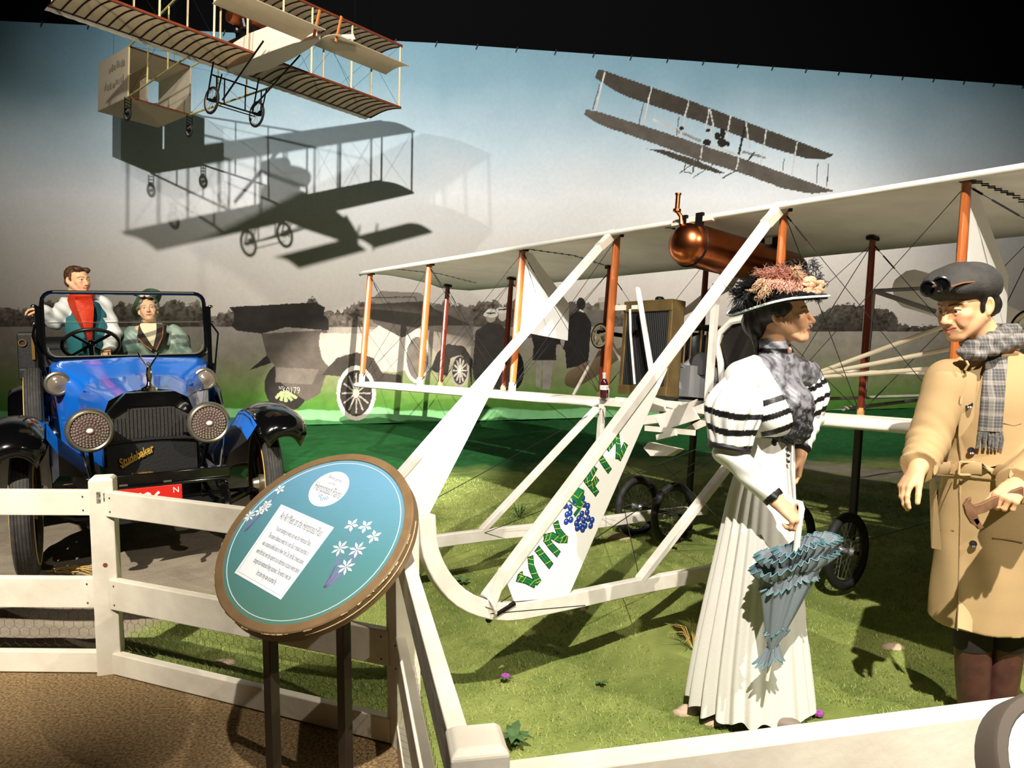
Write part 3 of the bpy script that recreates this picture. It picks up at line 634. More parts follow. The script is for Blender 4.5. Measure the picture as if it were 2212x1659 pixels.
# skids, slanting outriggers, fins
SK = [(-2.05, -.50), (-2.02, -.64), (-1.94, -.76), (-1.82, -.85), (-1.63, -.905), (-1.36, -.90), (-.84, -.87), (-.35, -.85), (.2, -.825), (.64, -.80), (1.25, -.775)]
FIN = [(-1.66, -.755), (-1.60, -.865), (-1.30, -.875), (-.77, .155), (-.80, .20)]
for s in (1.271, 0.0):
    pts = []; raw = [Vector((s, a, b)) for a, b in SK]
    for k in range(len(raw) - 1):
        p0, p1, p2, p3 = raw[max(k - 1, 0)], raw[k], raw[k + 1], raw[min(k + 2, len(raw) - 1)]
        for t in (0, .34, .67): pts.append(.5 * ((2 * p1) + (p2 - p0) * t + (2 * p0 - 5 * p1 + 4 * p2 - p3) * t * t + (3 * p1 - p0 - 3 * p2 + p3) * t ** 3))
    pts.append(raw[-1]); rings = []
    for k, p in enumerate(pts):
        t = (pts[min(k + 1, len(pts) - 1)] - pts[max(k - 1, 0)]).normalized(); nrm = Vector((0, -t.z, t.y)); hgt = .036
        rings.append([p + Vector((-.022, 0, 0)) - nrm * hgt, p + Vector((.022, 0, 0)) - nrm * hgt, p + Vector((.022, 0, 0)) + nrm * hgt, p + Vector((-.022, 0, 0)) + nrm * hgt])
    mb = MB(); mb.loft(rings); sk = mb.build('skid', wpaint, vfz, True, bevel=.005)
    c = MB(); c.torus((s, -1.72, -.875), .05, .006, axis=(0, .9, .4), seg=16); c.box((s + .025, -1.70, -.80), (.006, .05, .16), Matrix.Rotation(-.35, 3, 'X')); c.build('skid_fitting', steel if False else wpaint, sk)
    c = MB(); c.ball((s, -1.71, -.93), .014, 8); c.tube((s + .02, -1.72, -.90), (s + .02, -1.2, -.92), .003, seg=5); c.tube((s + .02, -1.70, -.91), (s + .02, -1.60, -.87), .011, seg=6); c.build('turnbuckle', steel, sk)
    mb = MB(); mb.bar((s, .06, 1.115), (s, -1.73, -.845), .046, .05, up=(1, 0, 0)); bm_ = mb.build('front_outrigger', wpaint, vfz, bevel=.006)
    c = MB(); c.bar((s, .09, 1.12), (s, -.06, .985), .05, .058, up=(1, 0, 0)); c.build('outrigger_fitting', mat('dirty_white_fitting', (196, 182, 164), .55) if 'dirty_white_fitting' not in bpy.data.materials else bpy.data.materials['dirty_white_fitting'], bm_, bevel=.004)
    mb = MB(); mb.bar((s, .03, -.07), (s, -.84, -.845), .036, .046, up=(1, 0, 0)); mb.build('skid_brace', wpaint, vfz, bevel=.005)
    mb = MB(); mb.bar((s, .08, -.04), (s, .08, -.82), .034, .042, up=(1, 0, 0)); mb.build('skid_post', wpaint if s == 0 else darkleg2, vfz, bevel=.004)
    mb = MB(); mb.bar((s, 1.04, -.04), (s, 1.04, -.79), .034, .042, up=(1, 0, 0)); mb.build('skid_post', darkleg2, vfz, bevel=.004)
    mb = MB(); mb.tube((s + .01, -1.70, -.88), (s + .01, .08, -.06), .0022, seg=5); mb.tube((s + .01, -.84, -.86), (1.271 - s, .08, -.06), .0022, seg=5); mb.tube((s, .1, -.8), (1.271 - s, .1, -.06), .0022, seg=5); mb.tube((s, 1.04, -.78), (s + (1.6 if s else -1.2), .6, -.06), .0022, seg=5); mb.build('bracing_wire', cable, vfz)
    mb = MB(); mb.prism([(s + .006, a, b) for a, b in FIN], (.012, 0, 0)); fin = mb.build('fin', fabw, vfz, bevel=.003)
    if s > 0:
        vg = mat('vine_green', (22, 122, 66), .5, var=(14, 96, 50), scale=60); vd_ = mat('vine_dark_outline', (28, 62, 34), .5); vy = mat('vine_tendril_yellow', (196, 206, 60), .5)
        R_ = Vector((0, .667, .745)).normalized(); U_ = Vector((0, -.745, .667)).normalized(); sf = s + .0184
        def fp(px, py): return vf(px, py, s=sf)
        Z = lambda L: [fp(840 + x * .33755, 860 + y * .33755) for x, y in L]
        def ribbon(mb, pts, wds, off):
            P = [Vector(p) for p in pts]; L, R2 = [], []
            for k, p in enumerate(P):
                t = (P[min(k + 1, len(P) - 1)] - P[max(k - 1, 0)]).normalized(); nn = Vector((1, 0, 0)).cross(t); wv = wds[k] if isinstance(wds, list) else wds
                L.append(p + nn * wv / 2 + Vector((off, 0, 0))); R2.append(p - nn * wv / 2 + Vector((off, 0, 0)))
            mb.add(L + R2, [(k, k + 1, len(P) + k + 1, len(P) + k) for k in range(len(P) - 1)])
        LET = {'letter_v': [[(905, 1010), (912, 1080), (940, 1150), (962, 1185)], [(818, 1150), (880, 1165), (940, 1195)], [(842, 1112), (850, 1150)]],
               'letter_i': [[(945, 960), (985, 1010), (1040, 1078)]],
               'letter_n': [[(1066, 790), (1085, 850), (1135, 910)], [(990, 895), (1045, 880), (1090, 905), (1145, 905)], [(1000, 895), (1040, 950), (1088, 1002)]],
               'letter_f': [[(1322, 440), (1290, 500), (1255, 545)], [(1260, 520), (1300, 570), (1335, 615)], [(1335, 510), (1312, 545), (1295, 570)]],
               'letter_i_second': [[(1355, 380), (1380, 420), (1415, 470)]],
               'letter_z': [[(1395, 330), (1440, 270), (1462, 232)], [(1458, 232), (1468, 310), (1465, 390)], [(1470, 395), (1500, 330), (1518, 290)]]}
        for nm, strokes in LET.items():
            nm = 'painted_' + nm.replace('_second', ''); od = MB(); og = MB(); oy = MB(); og2 = MB()
            for st in strokes:
                P = Z(st); wd = .022
                if st[0] == (842, 1112): wd = .012
                k = len(P); ribbon(od, P, [wd * 1.0 + .010] * k, .0004); e = (P[-1] - P[-2]).normalized() * -.004; e0 = (P[0] - P[1]).normalized() * -.004
                P2 = [P[0] + e0] + P[1:-1] + [P[-1] + e]; ribbon(og, P2, wd, .0009); ribbon(og2, P2, .0025, .0012)
                nrm2 = lambda t: Vector((1, 0, 0)).cross(t).normalized()
                for q in range(len(P) - 1):
                    for f_ in ((.3, .75) if len(P) < 3 or q % 2 == 0 else (.6,)):
                        t = (P[q + 1] - P[q]).normalized(); c = P[q] + (P[q + 1] - P[q]) * f_; nn = nrm2(t) * (wd / 2 + .003); ribbon(oy, [c - nn - t * .008, c, c + nn + t * .006], .0026, .0014)
            lo = og.build(nm, vg, fin); od.build('letter_outline', vd_, lo); oy.build('letter_tendril', vy, lo); og2.build('letter_shade', vd_, lo)
        gb = mat('grape_blue', (34, 62, 150), .4); gl = mat('grape_highlight', (132, 176, 226), .4); gd = mat('grape_outline', (14, 22, 60), .5)
        G = [(1130, 690), (1160, 700), (1140, 745), (1160, 735), (1135, 790), (1165, 778), (1190, 655), (1240, 640), (1250, 680), (1272, 690), (1268, 730), (1235, 740), (1215, 770), (1245, 780), (1275, 770), (1300, 780), (1200, 800), (1225, 820), (1255, 815), (1290, 815), (1205, 830), (1240, 838)]
        o1, o2, o3 = MB(), MB(), MB()
        disc = lambda mb, c, r, off: mb.add([c + Vector((off, math.cos(2 * PI * k / 14) * r, math.sin(2 * PI * k / 14) * r)) for k in range(14)], [tuple(range(14))])
        for k, g in enumerate(G):
            c = Z([g])[0]; dz = k * .00006
            disc(o1, c, .0145, .0004 + dz); disc(o2, c, .0122, .0005 + dz); disc(o3, c + Vector((0, -.003, .004)), .0042, .0006 + dz)
        gp = o2.build('painted_grapes', gb, fin); o1.build('grape_outline', gd, gp); o3.build('grape_highlight', gl, gp)
        lf = MB(); lf.add([q + Vector((.002, 0, 0)) for q in Z([(1165, 620), (1180, 580), (1215, 572), (1250, 590), (1245, 640), (1225, 660), (1235, 690), (1200, 700), (1190, 655), (1170, 650)])], [tuple(range(10))]); lfo = lf.build('painted_leaf', vg, fin)
        st = MB(); ribbon(st, Z([(1130, 635), (1180, 680), (1225, 700)]), .006, .0022); ribbon(st, Z([(1185, 750), (1215, 710), (1240, 660)]), .018, .0021); st.build('painted_grape_stem', vg, gp)
        st = MB(); ribbon(st, Z([(1170, 610), (1210, 640), (1235, 600)]), .003, .0024); ribbon(st, Z([(1200, 690), (1225, 700), (1245, 680), (1230, 660)]), .004, .0025); st.build('painted_grape_tendril', vy, lfo)
for s in (-1.015, 2.205):
    mb = MB(); mb.prism([(s - .004, a, b) for a, b in ((.14, GAP + .01), (.19, GAP + .01), (.62, .74), (.63, .45), (.12, .47))], (.008, 0, 0)); mb.build('strut_fin', fabw, vfz, bevel=.002)
# landing wheels
for cs in (1.271, 0.0):
    ax = MB(); ax.tube((cs - .24, .68, -.765), (cs + .24, .68, -.765), .012, seg=8); ax.build('axle', steel, vfz)
    for d in (-.17, .17):
        wl = bpy.data.objects.new('wheel', None); COL.objects.link(wl); wl.parent = vfz; wl.location = (cs + d, .68, -.765); wl.rotation_euler = (0, 0, 0)
        mb = MB(); mb.torus((0, 0, 0), .198, .026, (1, 0, 0), 40, 10); mb.build('tyre', rubber, wl, True)
        mb = MB(); mb.torus((0, 0, 0), .172, .009, (1, 0, 0), 36, 6); mb.build('rim', mat('dark_steel_rim', (60, 58, 56), .4, metal=.7) if 'dark_steel_rim' not in bpy.data.materials else bpy.data.materials['dark_steel_rim'], wl, True)
        mb = MB()
        for k in range(28):
            a = 2 * PI * k / 28; b = a + (.9 if k % 2 else -.9); sx = .028 if k % 4 < 2 else -.028
            mb.tube((sx, .02 * math.cos(b), .02 * math.sin(b)), (0, .168 * math.cos(a), .168 * math.sin(a)), .0016, seg=4)
        mb.build('spokes', mat('bright_spoke', (150, 150, 150), .3, metal=.9) if 'bright_spoke' not in bpy.data.materials else bpy.data.materials['bright_spoke'], wl)
        mb = MB(); mb.lathe([(.012, -.05), (.026, -.034), (.016, -.02), (.016, .02), (.026, .034), (.012, .05)], axis=(1, 0, 0), seg=14); mb.build('hub', alum, wl, True)
# copper tank under the upper wing
TC = Vector((.715, -.03, .945)); TA = Vector((-.0, 1, .0)).normalized()
mb = MB(); R = .128
mb.lathe([(.0005, -.085), (.05, -.078), (.09, -.055), (.115, -.025), (R, .01), (R, 1.06), (.115, 1.10), (.06, 1.14), (.0005, 1.15)], TC, TA, 32); tank = mb.build('fuel_tank', copper, vfz, True)
mb = MB(); mb.path([TC + Vector((-.05, 0, .12)), TC + Vector((-.06, -.0, .17)), TC + Vector((-.075, -.02, .20))], .013, 8); mb.tube(TC + Vector((-.075, -.02, .19)), TC + Vector((-.075, -.02, .30)), .014, seg=10); mb.tube(TC + Vector((-.075, -.02, .195)), TC + Vector((-.075, -.02, .21)), .024, seg=10); mb.tube(TC + Vector((-.075, -.02, .295)), TC + Vector((-.075, -.02, .305)), .019, seg=10); mb.build('filler_pipe', copper, tank, True)
for yy in (.03, .8):
    mb = MB(); mb.torus(TC + TA * yy, R + .002, .007, TA, 32, 6); mb.box(TC + TA * yy + Vector((.06, 0, .14)), (.05, .02, .08)); mb.box(TC + TA * yy + Vector((-.06, 0, .14)), (.05, .02, .08)); mb.build('tank_strap', steel, tank)
mb = MB(); mb.box(TC + Vector((.0, .05, .142)), (.30, .05, .03)); mb.build('tank_bracket', cuff, tank)
mb = MB(); mb.tube(TC + Vector((.1, 1.0, -.12)), TC + Vector((.1, 1.0, -.2)), .01, seg=8); mb.lathe([(.02, -.16), (.02, -.14)], TC + Vector((.1, 1.0, 0)), (0, 0, 1), 8); mb.build('fuel_tap', steel, tank)
# radiator
rd = MB(); rd.box((.285, .2, .335), (.36, .10, .50)); rad = rd.build('radiator', rad_core, vfz)
mb = MB(); mb.box((.285, .2, .615), (.42, .13, .075)); mb.box((.285, .2, .07), (.42, .13, .06)); mb.box((.09, .2, .34), (.03, .12, .50)); mb.box((.48, .2, .34), (.03, .12, .50)); mb.build('radiator_frame', brass, rad, bevel=.006)
mb = MB()
for k in range(22): mb.tube((.118 + k * .016, .148, .10), (.118 + k * .016, .148, .58), .0035, seg=5)
mb.build('radiator_tubes', mat('black_tube', (30, 30, 30), .35), rad)
mb = MB(); mb.lathe([(.03, .65), (.03, .67), (.02, .68)], (.33, .2, 0), (0, 0, 1), 14); mb.build('radiator_cap', steel, rad, True)
mb = MB(); mb.bar((.01, .13, .61), (.10, .135, .61), .03, .035); mb.build('radiator_bracket', cuff, rad)
def vpart(name, m, fn, smooth=True, par=None): mb = MB(); fn(mb); return mb.build(name, m, par or vfz, smooth)
a0, a1 = vf(1378, 622, y=-.02), vf(1412, 830, y=-.02)
lv = vpart('control_lever', wpaint, lambda m: m.bar(a0, a1, .036, .022, w1=.042, chamf=.5)); vpart('lever_clamp', cuff, lambda m: m.box(vf(1374, 664, y=-.02), (.05, .03, .025)), False, lv)
vpart('control_rod', wpaint, lambda m: m.path([vf(1361, 668, y=-.0), vf(1362, 720, y=0), vf(1371, 830, y=0)], .008, 8), True)
# engine
E0 = Vector((.30, .62, .10))
eng = vpart('engine', alum, lambda m: (m.box(E0 + Vector((.05, .0, .05)), (.36, .62, .20)), m.lathe([(.0, -.33), (.11, -.33), (.11, .33), (.0, .33)], E0 + Vector((.05, 0, .0)), (0, 1, 0), 18)), False)
for k in range(4):
    c = E0 + Vector((.05, -.24 + .16 * k, .15)); cy = vpart('cylinder', mat('dark_cylinder_iron', (34, 34, 35), .45, metal=.5) if 'dark_cylinder_iron' not in bpy.data.materials else bpy.data.materials['dark_cylinder_iron'], lambda m: m.lathe([(.062, 0), (.062, .06), (.07, .07), (.07, .2), (.055, .23), (.0, .235)], c, (0, 0, 1), 18), True, eng)
    vpart('pushrod', brass, lambda m: (m.tube(c + Vector((.085, .03, -.06)), c + Vector((.085, .03, .26)), .007, seg=6), m.tube(c + Vector((.085, -.03, -.06)), c + Vector((.085, -.03, .26)), .007, seg=6), m.tube(c + Vector((.085, -.03, .26)), c + Vector((.0, -.03, .27)), .009, seg=6)), True, eng)
vpart('intake_pipe', alum, lambda m: (m.path([E0 + Vector((.16, -.30, .12)), E0 + Vector((.17, -.2, .2)), E0 + Vector((.17, .3, .2))], .028, 10), m.ball(E0 + Vector((.18, -.05, .1)), .07, 14)), True, eng)
vpart('exhaust_manifold', steel, lambda m: m.path([E0 + Vector((.12, -.34, .40)), E0 + Vector((.13, 0, .42)), E0 + Vector((.13, .36, .40))], .022, 8), True, eng)
dc = vf(1492, 786, y=.42)
vpart('magneto_disc', mat('black_disc', (20, 20, 21), .6), lambda m: m.lathe([(.0, -.03), (.07, -.03), (.078, 0), (.07, .03), (.0, .03)], dc + Vector((.08, 0, .0)), (1, -.6, 0), 28), True, eng)
cg = vf(1455, 815, y=.34)
vpart('chain_guard', alum, lambda m: (m.loft([[cg + Vector((.12 * math.cos(t) * k, o, .085 * math.sin(t) * k)) for t in np.linspace(0, 2 * PI, 24)[:-1]] for o, k in ((0, 1), (0, 1.18), (.03, 1.18), (.03, 1))])), False, eng)
vpart('drive_chain', steel, lambda m: m.path([cg + Vector((.11 * math.cos(t), .015, .07 * math.sin(t))) for t in np.linspace(0, 2 * PI, 28)[:-1]], .012, 6, True), True, eng)
vpart('sprocket', steel, lambda m: m.lathe([(.0, 0), (.035, 0), (.035, .03), (0, .03)], cg + Vector((.04, -.01, -.01)), (0, 1, 0), 16), True, eng)
vpart('crankcase_sump', mat('dull_grey_sump', (124, 124, 122), .5, metal=.5), lambda m: m.box(E0 + Vector((.16, -.05, -.12)), (.34, .5, .10)), False, eng)
# seat, footrest and central frame
sb = [vf(px, py, y=.55) for px, py in ((1560, 830), (1556, 780), (1548, 745), (1556, 718), (1580, 695), (1612, 688))]
seat = vpart('seat', mat('black_leather_seat', (26, 22, 20), .5), lambda m: (m.prism([p + Vector((.02, .02, 0)) for p in sb] + [vf(1640, 690, y=.55), vf(1640, 840, y=.55)], (.0, .05, 0)), m.box((.95, .45, .06), (.42, .42, .05))), False)
vpart('seat_edge', wpaint, lambda m: m.path(sb, .022, 8), True, seat)
vpart('center_post', wpaint, lambda m: m.bar((.60, .42, -.05), (.60, .42, GAP - .30), .035, .04, up=(0, 1, 0)), False)
for nm, p, q, w_, h_ in (('cross_spar', (-.05, .1, -.03), (1.32, .1, -.03), .05, .035), ('cross_spar', (-.05, 1.045, -.03), (1.32, 1.045, -.03), .05, .035),
                    ('engine_bearer', (.12, .1, -.01), (.12, 1.1, -.01), .05, .05), ('engine_bearer', (.52, .1, -.01), (.52, 1.1, -.01), .05, .05), ('engine_bearer', (.95, .1, -.01), (.95, 1.1, -.01), .05, .05)):
    vpart(nm, wpaint, lambda m: m.bar(p, q, w_, h_), False)
PXB = lambda L, y: [vf(a, b, y=y) for a, b in L]
for nm, L, y in (('footrest_bar', [(1400, 860), (1500, 890)], -.1), ('pedal_plate', [(1385, 910), (1460, 900)], -.12), ('pedal_plate', [(1465, 905), (1530, 880)], -.05), ('footrest_bar', [(1395, 925), (1500, 935)], -.2), ('footrest_bar', [(1420, 945), (1460, 935)], -.22), ('pedal_plate', [(1400, 880), (1440, 880)], -.02), ('control_link', [(1440, 880), (1540, 895)], -.08)):
    P = PXB(L, y); vpart(nm, wpaint, lambda m: m.bar(P[0], P[1], .022 if 'bar' in nm else (.055 if 'plate' in nm else .012), .03 if 'bar' in nm else (.05 if 'plate' in nm else .012)), False)
P = PXB([(1415, 900), (1505, 862), (1495, 880), (1510, 905), (1430, 930)], -.15); vpart('bracket_plate', wpaint, lambda m: m.prism(P, (0, .012, 0)), False)
P = PXB([(1470, 930), (1535, 895), (1535, 915), (1500, 930)], -.05); vpart('bracket_plate', wpaint, lambda m: m.prism(P, (0, .012, 0)), False)
P = PXB([(1390, 968), (1405, 985), (1440, 985), (1465, 970), (1400, 955)], -.1); vpart('drain_fitting', wpaint, lambda m: m.prism(P, (0, .06, 0)), False)
# propellers with sprockets
for hs, ang in ((-.95, math.atan2(.45, .95)), (2.22, PI - math.atan2(.38, 1.03))):
    H = Vector((hs, 1.45, .55)); dr = Vector((math.cos(ang), 0, math.sin(ang))); rings = []
    for t in np.linspace(-1, 1, 41):
        a = abs(t); wd = .05 + (.12 if hs < 0 else .2) * min(1, max(0, (a - .12) / .55)); wd *= (1 - max(0, (a - .9) / .1) ** 2 * .75); tw = (.9 - .55 * a) * (1 if hs < 0 else .45) * (1 if t > 0 else -1)
        pd = Vector((-dr.z, 0, dr.x)); v = pd * math.cos(tw) + Vector((0, 1, 0)) * math.sin(tw) * (1 if t > 0 else 1); nn = dr.cross(v); th = .035 - .024 * a
        sh = pd * (.03 * a)
        rings.append([H + dr * (t * 1.06) + sh + v * (wd * .5 * c) + nn * (th * .5 * s_) for c, s_ in ((-1, 0), (-.5, .9), (.2, 1), (1, 0), (.2, -1), (-.5, -.9))])
    mb = MB(); mb.loft(rings); pr_ = mb.build('propeller', prop_shaded if hs < 0 else fabw, vfz, True)
    vpart('propeller_shaft', steel, lambda m: m.tube((hs, .9, .55), (hs, 1.5, .55), .018, seg=10), True, pr_)
    spk = MB(); c = Vector((hs, .93, .52)); spk.torus(c, .085, .012, (0, 1, 0), 36, 8); spk.lathe([(0, -.02), (.028, -.02), (.028, .02), (0, .02)], c, (0, 1, 0), 14)
    for k in range(5):
        a = 2 * PI * k / 5 + .3; spk.bar(c + Vector((.02 * math.cos(a), 0, .02 * math.sin(a))), c + Vector((.085 * math.cos(a), 0, .085 * math.sin(a))), .02, .04, up=(0, 1, 0), w1=.012, h1=.03)
    so = spk.build('drive_sprocket', mat('cream_sprocket', (206, 198, 170), .45) if 'cream_sprocket' not in bpy.data.materials else bpy.data.materials['cream_sprocket'], pr_)
    vpart('drive_chain', steel, lambda m: m.torus(c, .1, .009, (0, 1, 0), 40, 5), True, so)
    vpart('shaft_bracket', wpaint, lambda m: (m.tube((hs, 1.0, .55), (hs, 1.045, 1.08), .014, seg=8), m.tube((hs, 1.0, .55), (hs + .4, 1.045, .02), .014, seg=8), m.tube((hs, 1.0, .55), (hs - .4, 1.045, .02), .014, seg=8)), True)
for q, (A_, B_) in enumerate((((1770, 804), (2010, 716)), ((1772, 808), (2010, 762)), ((1774, 815), (2015, 796)))):
    p0, p1 = vf(*A_, y=.86), vf(*B_, y=.9); p0 = p0 - (p1 - p0) * .45
    vpart('chain_guide_tube', tanrod, lambda m: m.tube(p0, p1 + (p1 - p0) * .2, .0135, seg=8), True)
vpart('tie_rod', wpaint, lambda m: m.tube(vf(1700, 800, y=1.0), vf(2012, 806, y=1.0), .010, seg=8), True)
p0, p1 = vf(1887, 628, y=1.2), vf(2020, 673, y=1.2)
vpart('rear_tube', alum, lambda m: (m.tube(p0, p1, .016, seg=8), m.tube(p0, p0 + Vector((.25, .2, .03)), .012, seg=8), m.tube(p0, vf(1862, 905, y=1.2), .014, seg=8)), True)
# tail booms and rudder behind
for z in (.05,):
    for s in (.2, 1.07): vpart('tail_boom', wpaint, lambda m: m.tube((s, 1.2, z), (.635, 4.0, .45 + (z - .5) * .35), .014, seg=8), True)
vpart('rudder', fabw, lambda m: m.prism([(.64, 3.9, .1), (.64, 4.4, .1), (.64, 4.4, .85), (.64, 3.9, .85)], (.012, 0, 0)), False)

# small soda bottle standing on the lower wing
bp = Vector(vf(1303, 884, y=.06)); bw = VM @ Vector((-.12, .045, .0)) + VO
bw = VM @ Vector((vf(1303, 884, y=.05).x, .05, .004)) + VO
bot = thing('soda_bottle', 'small dark purple soda bottle with white label standing on the lower wing edge', 'bottle', bw, (0, 0, 0))
mb = MB(); mb.lathe([(.0, 0), (.026, 0), (.029, .006), (.029, .07), (.027, .095), (.018, .118), (.0125, .128)], seg=24); mb.build('bottle_body', mat('purple_soda', (58, 14, 26), .08, spec=.8, coat=.6), bot, True)
mb = MB(); mb.lathe([(.0125, .128), (.0115, .150), (.0135, .158), (.0135, .168), (0, .168)], seg=18); mb.build('bottle_neck', mat('clear_glass_neck', (196, 176, 176), .08, spec=.8, coat=.6), bot, True)
mb = MB(); mb.lathe([(.0294, .055), (.0296, .056), (.0296, .084), (.0294, .085)], seg=24, caps=False); lb = mb.build('bottle_label', mat('bottle_label_white', (226, 218, 204), .6), bot, True)
tx = text('label_lettering', 'VIN FIZ', .017, mat('label_ink', (60, 40, 50), .6), lb, Matrix.Translation((0, -.0301, .07)) @ Matrix.Rotation(PI / 2, 4, 'X'), .0003, sx=.75)
for v in tx.data.vertices:
    a = v.co.x / .0299; r = -v.co.y; v.co.x = math.sin(a) * r; v.co.y = -math.cos(a) * r
# ------------------------------------------------------------------ half size biplane hanging overhead
hO = Vector((-2.459, 8.216, 4.127)); cy, sy = math.cos(.871), math.sin(.871)
HM = Matrix.Rotation(.871, 3, 'Z') @ Matrix.Rotation(-.044, 3, 'X') @ Matrix.Rotation(.084, 3, 'Y')
g, ha, ch = .723, 1.796, .555
hp = thing('hanging_biplane', 'smaller cream fabric biplane with box tail hanging above the old car', 'airplane', hO, HM)
cloth = mat('cream_model_fabric', (216, 206, 186), .8, var=(206, 194, 172), scale=8, bump=(40, .1))
nt = cloth.node_tree; b_ = nt.nodes['Principled BSDF']; b_.inputs['Specular IOR Level'].default_value = .2
tr_ = nt.nodes.new('ShaderNodeBsdfTranslucent'); tr_.inputs[0].default_value = (*lin((232, 218, 192)), 1); mx_ = nt.nodes.new('ShaderNodeMixShader'); mx_.inputs[0].default_value = .5
nt.links.new(b_.outputs[0], mx_.inputs[1]); nt.links.new(tr_.outputs[0], mx_.inputs[2]); nt.links.new(mx_.outputs[0], nt.nodes['Material Output'].inputs[0])
ribm = mat('dark_brown_rib', (66, 34, 22), .5); lem = mat('mahogany_edge', (140, 66, 34), .4, var=(110, 48, 26), scale=12, stretch=(1, 8, 8)); strutm = mat('pale_strut_wood', (218, 196, 148), .5)
pinkc = mat('pale_nacelle_cloth', (226, 206, 186), .7); darkt = mat('black_frame_tube', (20, 19, 19), .4, metal=.4)
tank_copper = mat('copper_model_tank', (170, 96, 60), .35, metal=.9)  # plain copper of the small tank
def hwing(name, z, a, ch, parent=hp):
    rings = []; mb = MB(); camb = lambda t: .032 * math.sin(PI * min(1, t * 1.05)) ** .9
    for x in np.linspace(-a, a, 3): rings.append([(x, t * ch, z + camb(t) + .004) for t in np.linspace(0, 1, 9)] + [(x, t * ch, z + camb(t) - .001) for t in np.linspace(1, 0, 9)])
    mb.loft(rings); o = mb.build(name, cloth, parent)
    nx = 37; tr = MB(); W = []
    for k in range(nx * 2 + 1):
        x = -a + 2 * a * k / (nx * 2); W.append([(x, ch, z + .004), (x, ch + .085 + .006 * math.cos(k * PI), z - .012)])
    tr.loft([[p for p in w_] for w_ in W], closed=False); tr.build('trailing_edge', cloth, o)
    for k in range(nx):
        x = -a + 2 * a * k / (nx - 1); r = MB(); r.path([(x, t * ch, z + camb(t) - .007) for t in np.linspace(0.0, 1, 8)], .0085, 5); r.build('rib', ribm, o)
    r = MB(); r.bar((-a, 0, z), (a, 0, z), .024, .024); r.build('leading_spar', lem, o, bevel=.004)
    r = MB(); r.bar((-a, ch, z + .002), (a, ch, z + .002), .02, .018); r.build('rear_spar', ribm, o)
    return o
lw_ = hwing('lower_wing', 0, ha, ch); uw_ = hwing('upper_wing', g, ha, ch)
for x in (-ha + .02, -1.075, -.55, -.2, .2, .55, 1.075, ha - .02):
    for y, nm in ((.012, 'front_strut'), (ch - .03, 'rear_strut')):
        mb = MB(); mb.oval((x, y, .0), (x, y, g), .018, .028, up=(0, 1, 0), seg=8); mb.build(nm, strutm, hp, True)
xs = (-ha + .02, -1.075, -.55, .55, 1.075, ha - .02)
for i in range(5):
    if i == 2: continue
    for y in (.012, ch - .03):
        mb = MB(); mb.tube((xs[i], y, 0), (xs[i + 1], y, g), .0016, seg=4); mb.tube((xs[i], y, g), (xs[i + 1], y, 0), .0016, seg=4); mb.build('bracing_wire', cable, hp)
# box tail on four booms
tw, ty, td, tz, th = .369, 2.211, .81, -.02, .58
tail = MB()
for zz in (tz, tz + th):
    tail.prism([(-tw, ty, zz), (tw, ty, zz), (tw, ty + td, zz), (-tw, ty + td, zz)], (0, 0, .008))
for x in (-tw, tw): tail.prism([(x, ty, tz), (x, ty + td, tz), (x, ty + td, tz + th), (x, ty, tz + th)], (.006, 0, 0))
tb = tail.build('box_tail', cloth, hp)
mb = MB(); mb.prism([(0, ty + .32, tz + .02), (0, ty + td, tz + .02), (0, ty + td, tz + th - .02), (0, ty + .32, tz + th - .02)], (.006, 0, 0)); mb.build('rudder', cloth, tb)
for a_, b_, m_ in (((-tw, ty, tz), (tw, ty, tz), lem), ((-tw, ty, tz + th), (tw, ty, tz + th), ribm), ((-tw, ty, tz), (-tw, ty, tz + th), strutm), ((tw, ty, tz), (tw, ty, tz + th), cloth)):
    mb = MB(); mb.bar(a_, b_, .016); mb.build('tail_frame_bar', m_, tb)
tx_ = mat('faded_tail_lettering', (104, 94, 76), .8)
for zz, y0, y1 in ((.40, .10, .50), (.20, .12, .62)):
    mb = MB(); rr = random.Random(int(zz * 100)); y = y0
    while y < y1:
        h_ = rr.uniform(.05, .09); w_ = rr.uniform(.012, .03); z_ = tz + zz + rr.uniform(-.02, .01); mb.prism([(-tw - .002, ty + y, z_), (-tw - .002, ty + y + w_, z_), (-tw - .002, ty + y + w_ * .8, z_ + h_), (-tw - .002, ty + y + w_ * .1, z_ + h_)], (.001, 0, 0)); y += w_ + rr.uniform(.006, .022)
    mb.build('faded_tail_marking', tx_, tb)
boomm = mat('yellow_boom_wood', (196, 180, 110), .5)
for x in (-1, 1):
    for z in (0, 1):
        mb = MB(); mb.tube((x * .5, ch, g * z), (x * tw, ty, tz + th * z), .011, seg=8); mb.build('tail_boom', boomm, hp, True)
    for t in (.33, .66):
        mb = MB(); xx = x * (.5 + (tw - .5) * t); yy = ch + (ty - ch) * t; mb.tube((xx, yy, tz * t), (xx, yy, g + (tz + th - g) * t), .009, seg=6); mb.build('boom_post', boomm, hp, True)
    mb = MB(); mb.tube((x * .5, ch, 0), (x * tw, ty, tz + th), .0016, seg=4); mb.tube((x * .5, ch, g), (x * tw, ty, tz), .0016, seg=4); mb.build('bracing_wire', cable, hp)
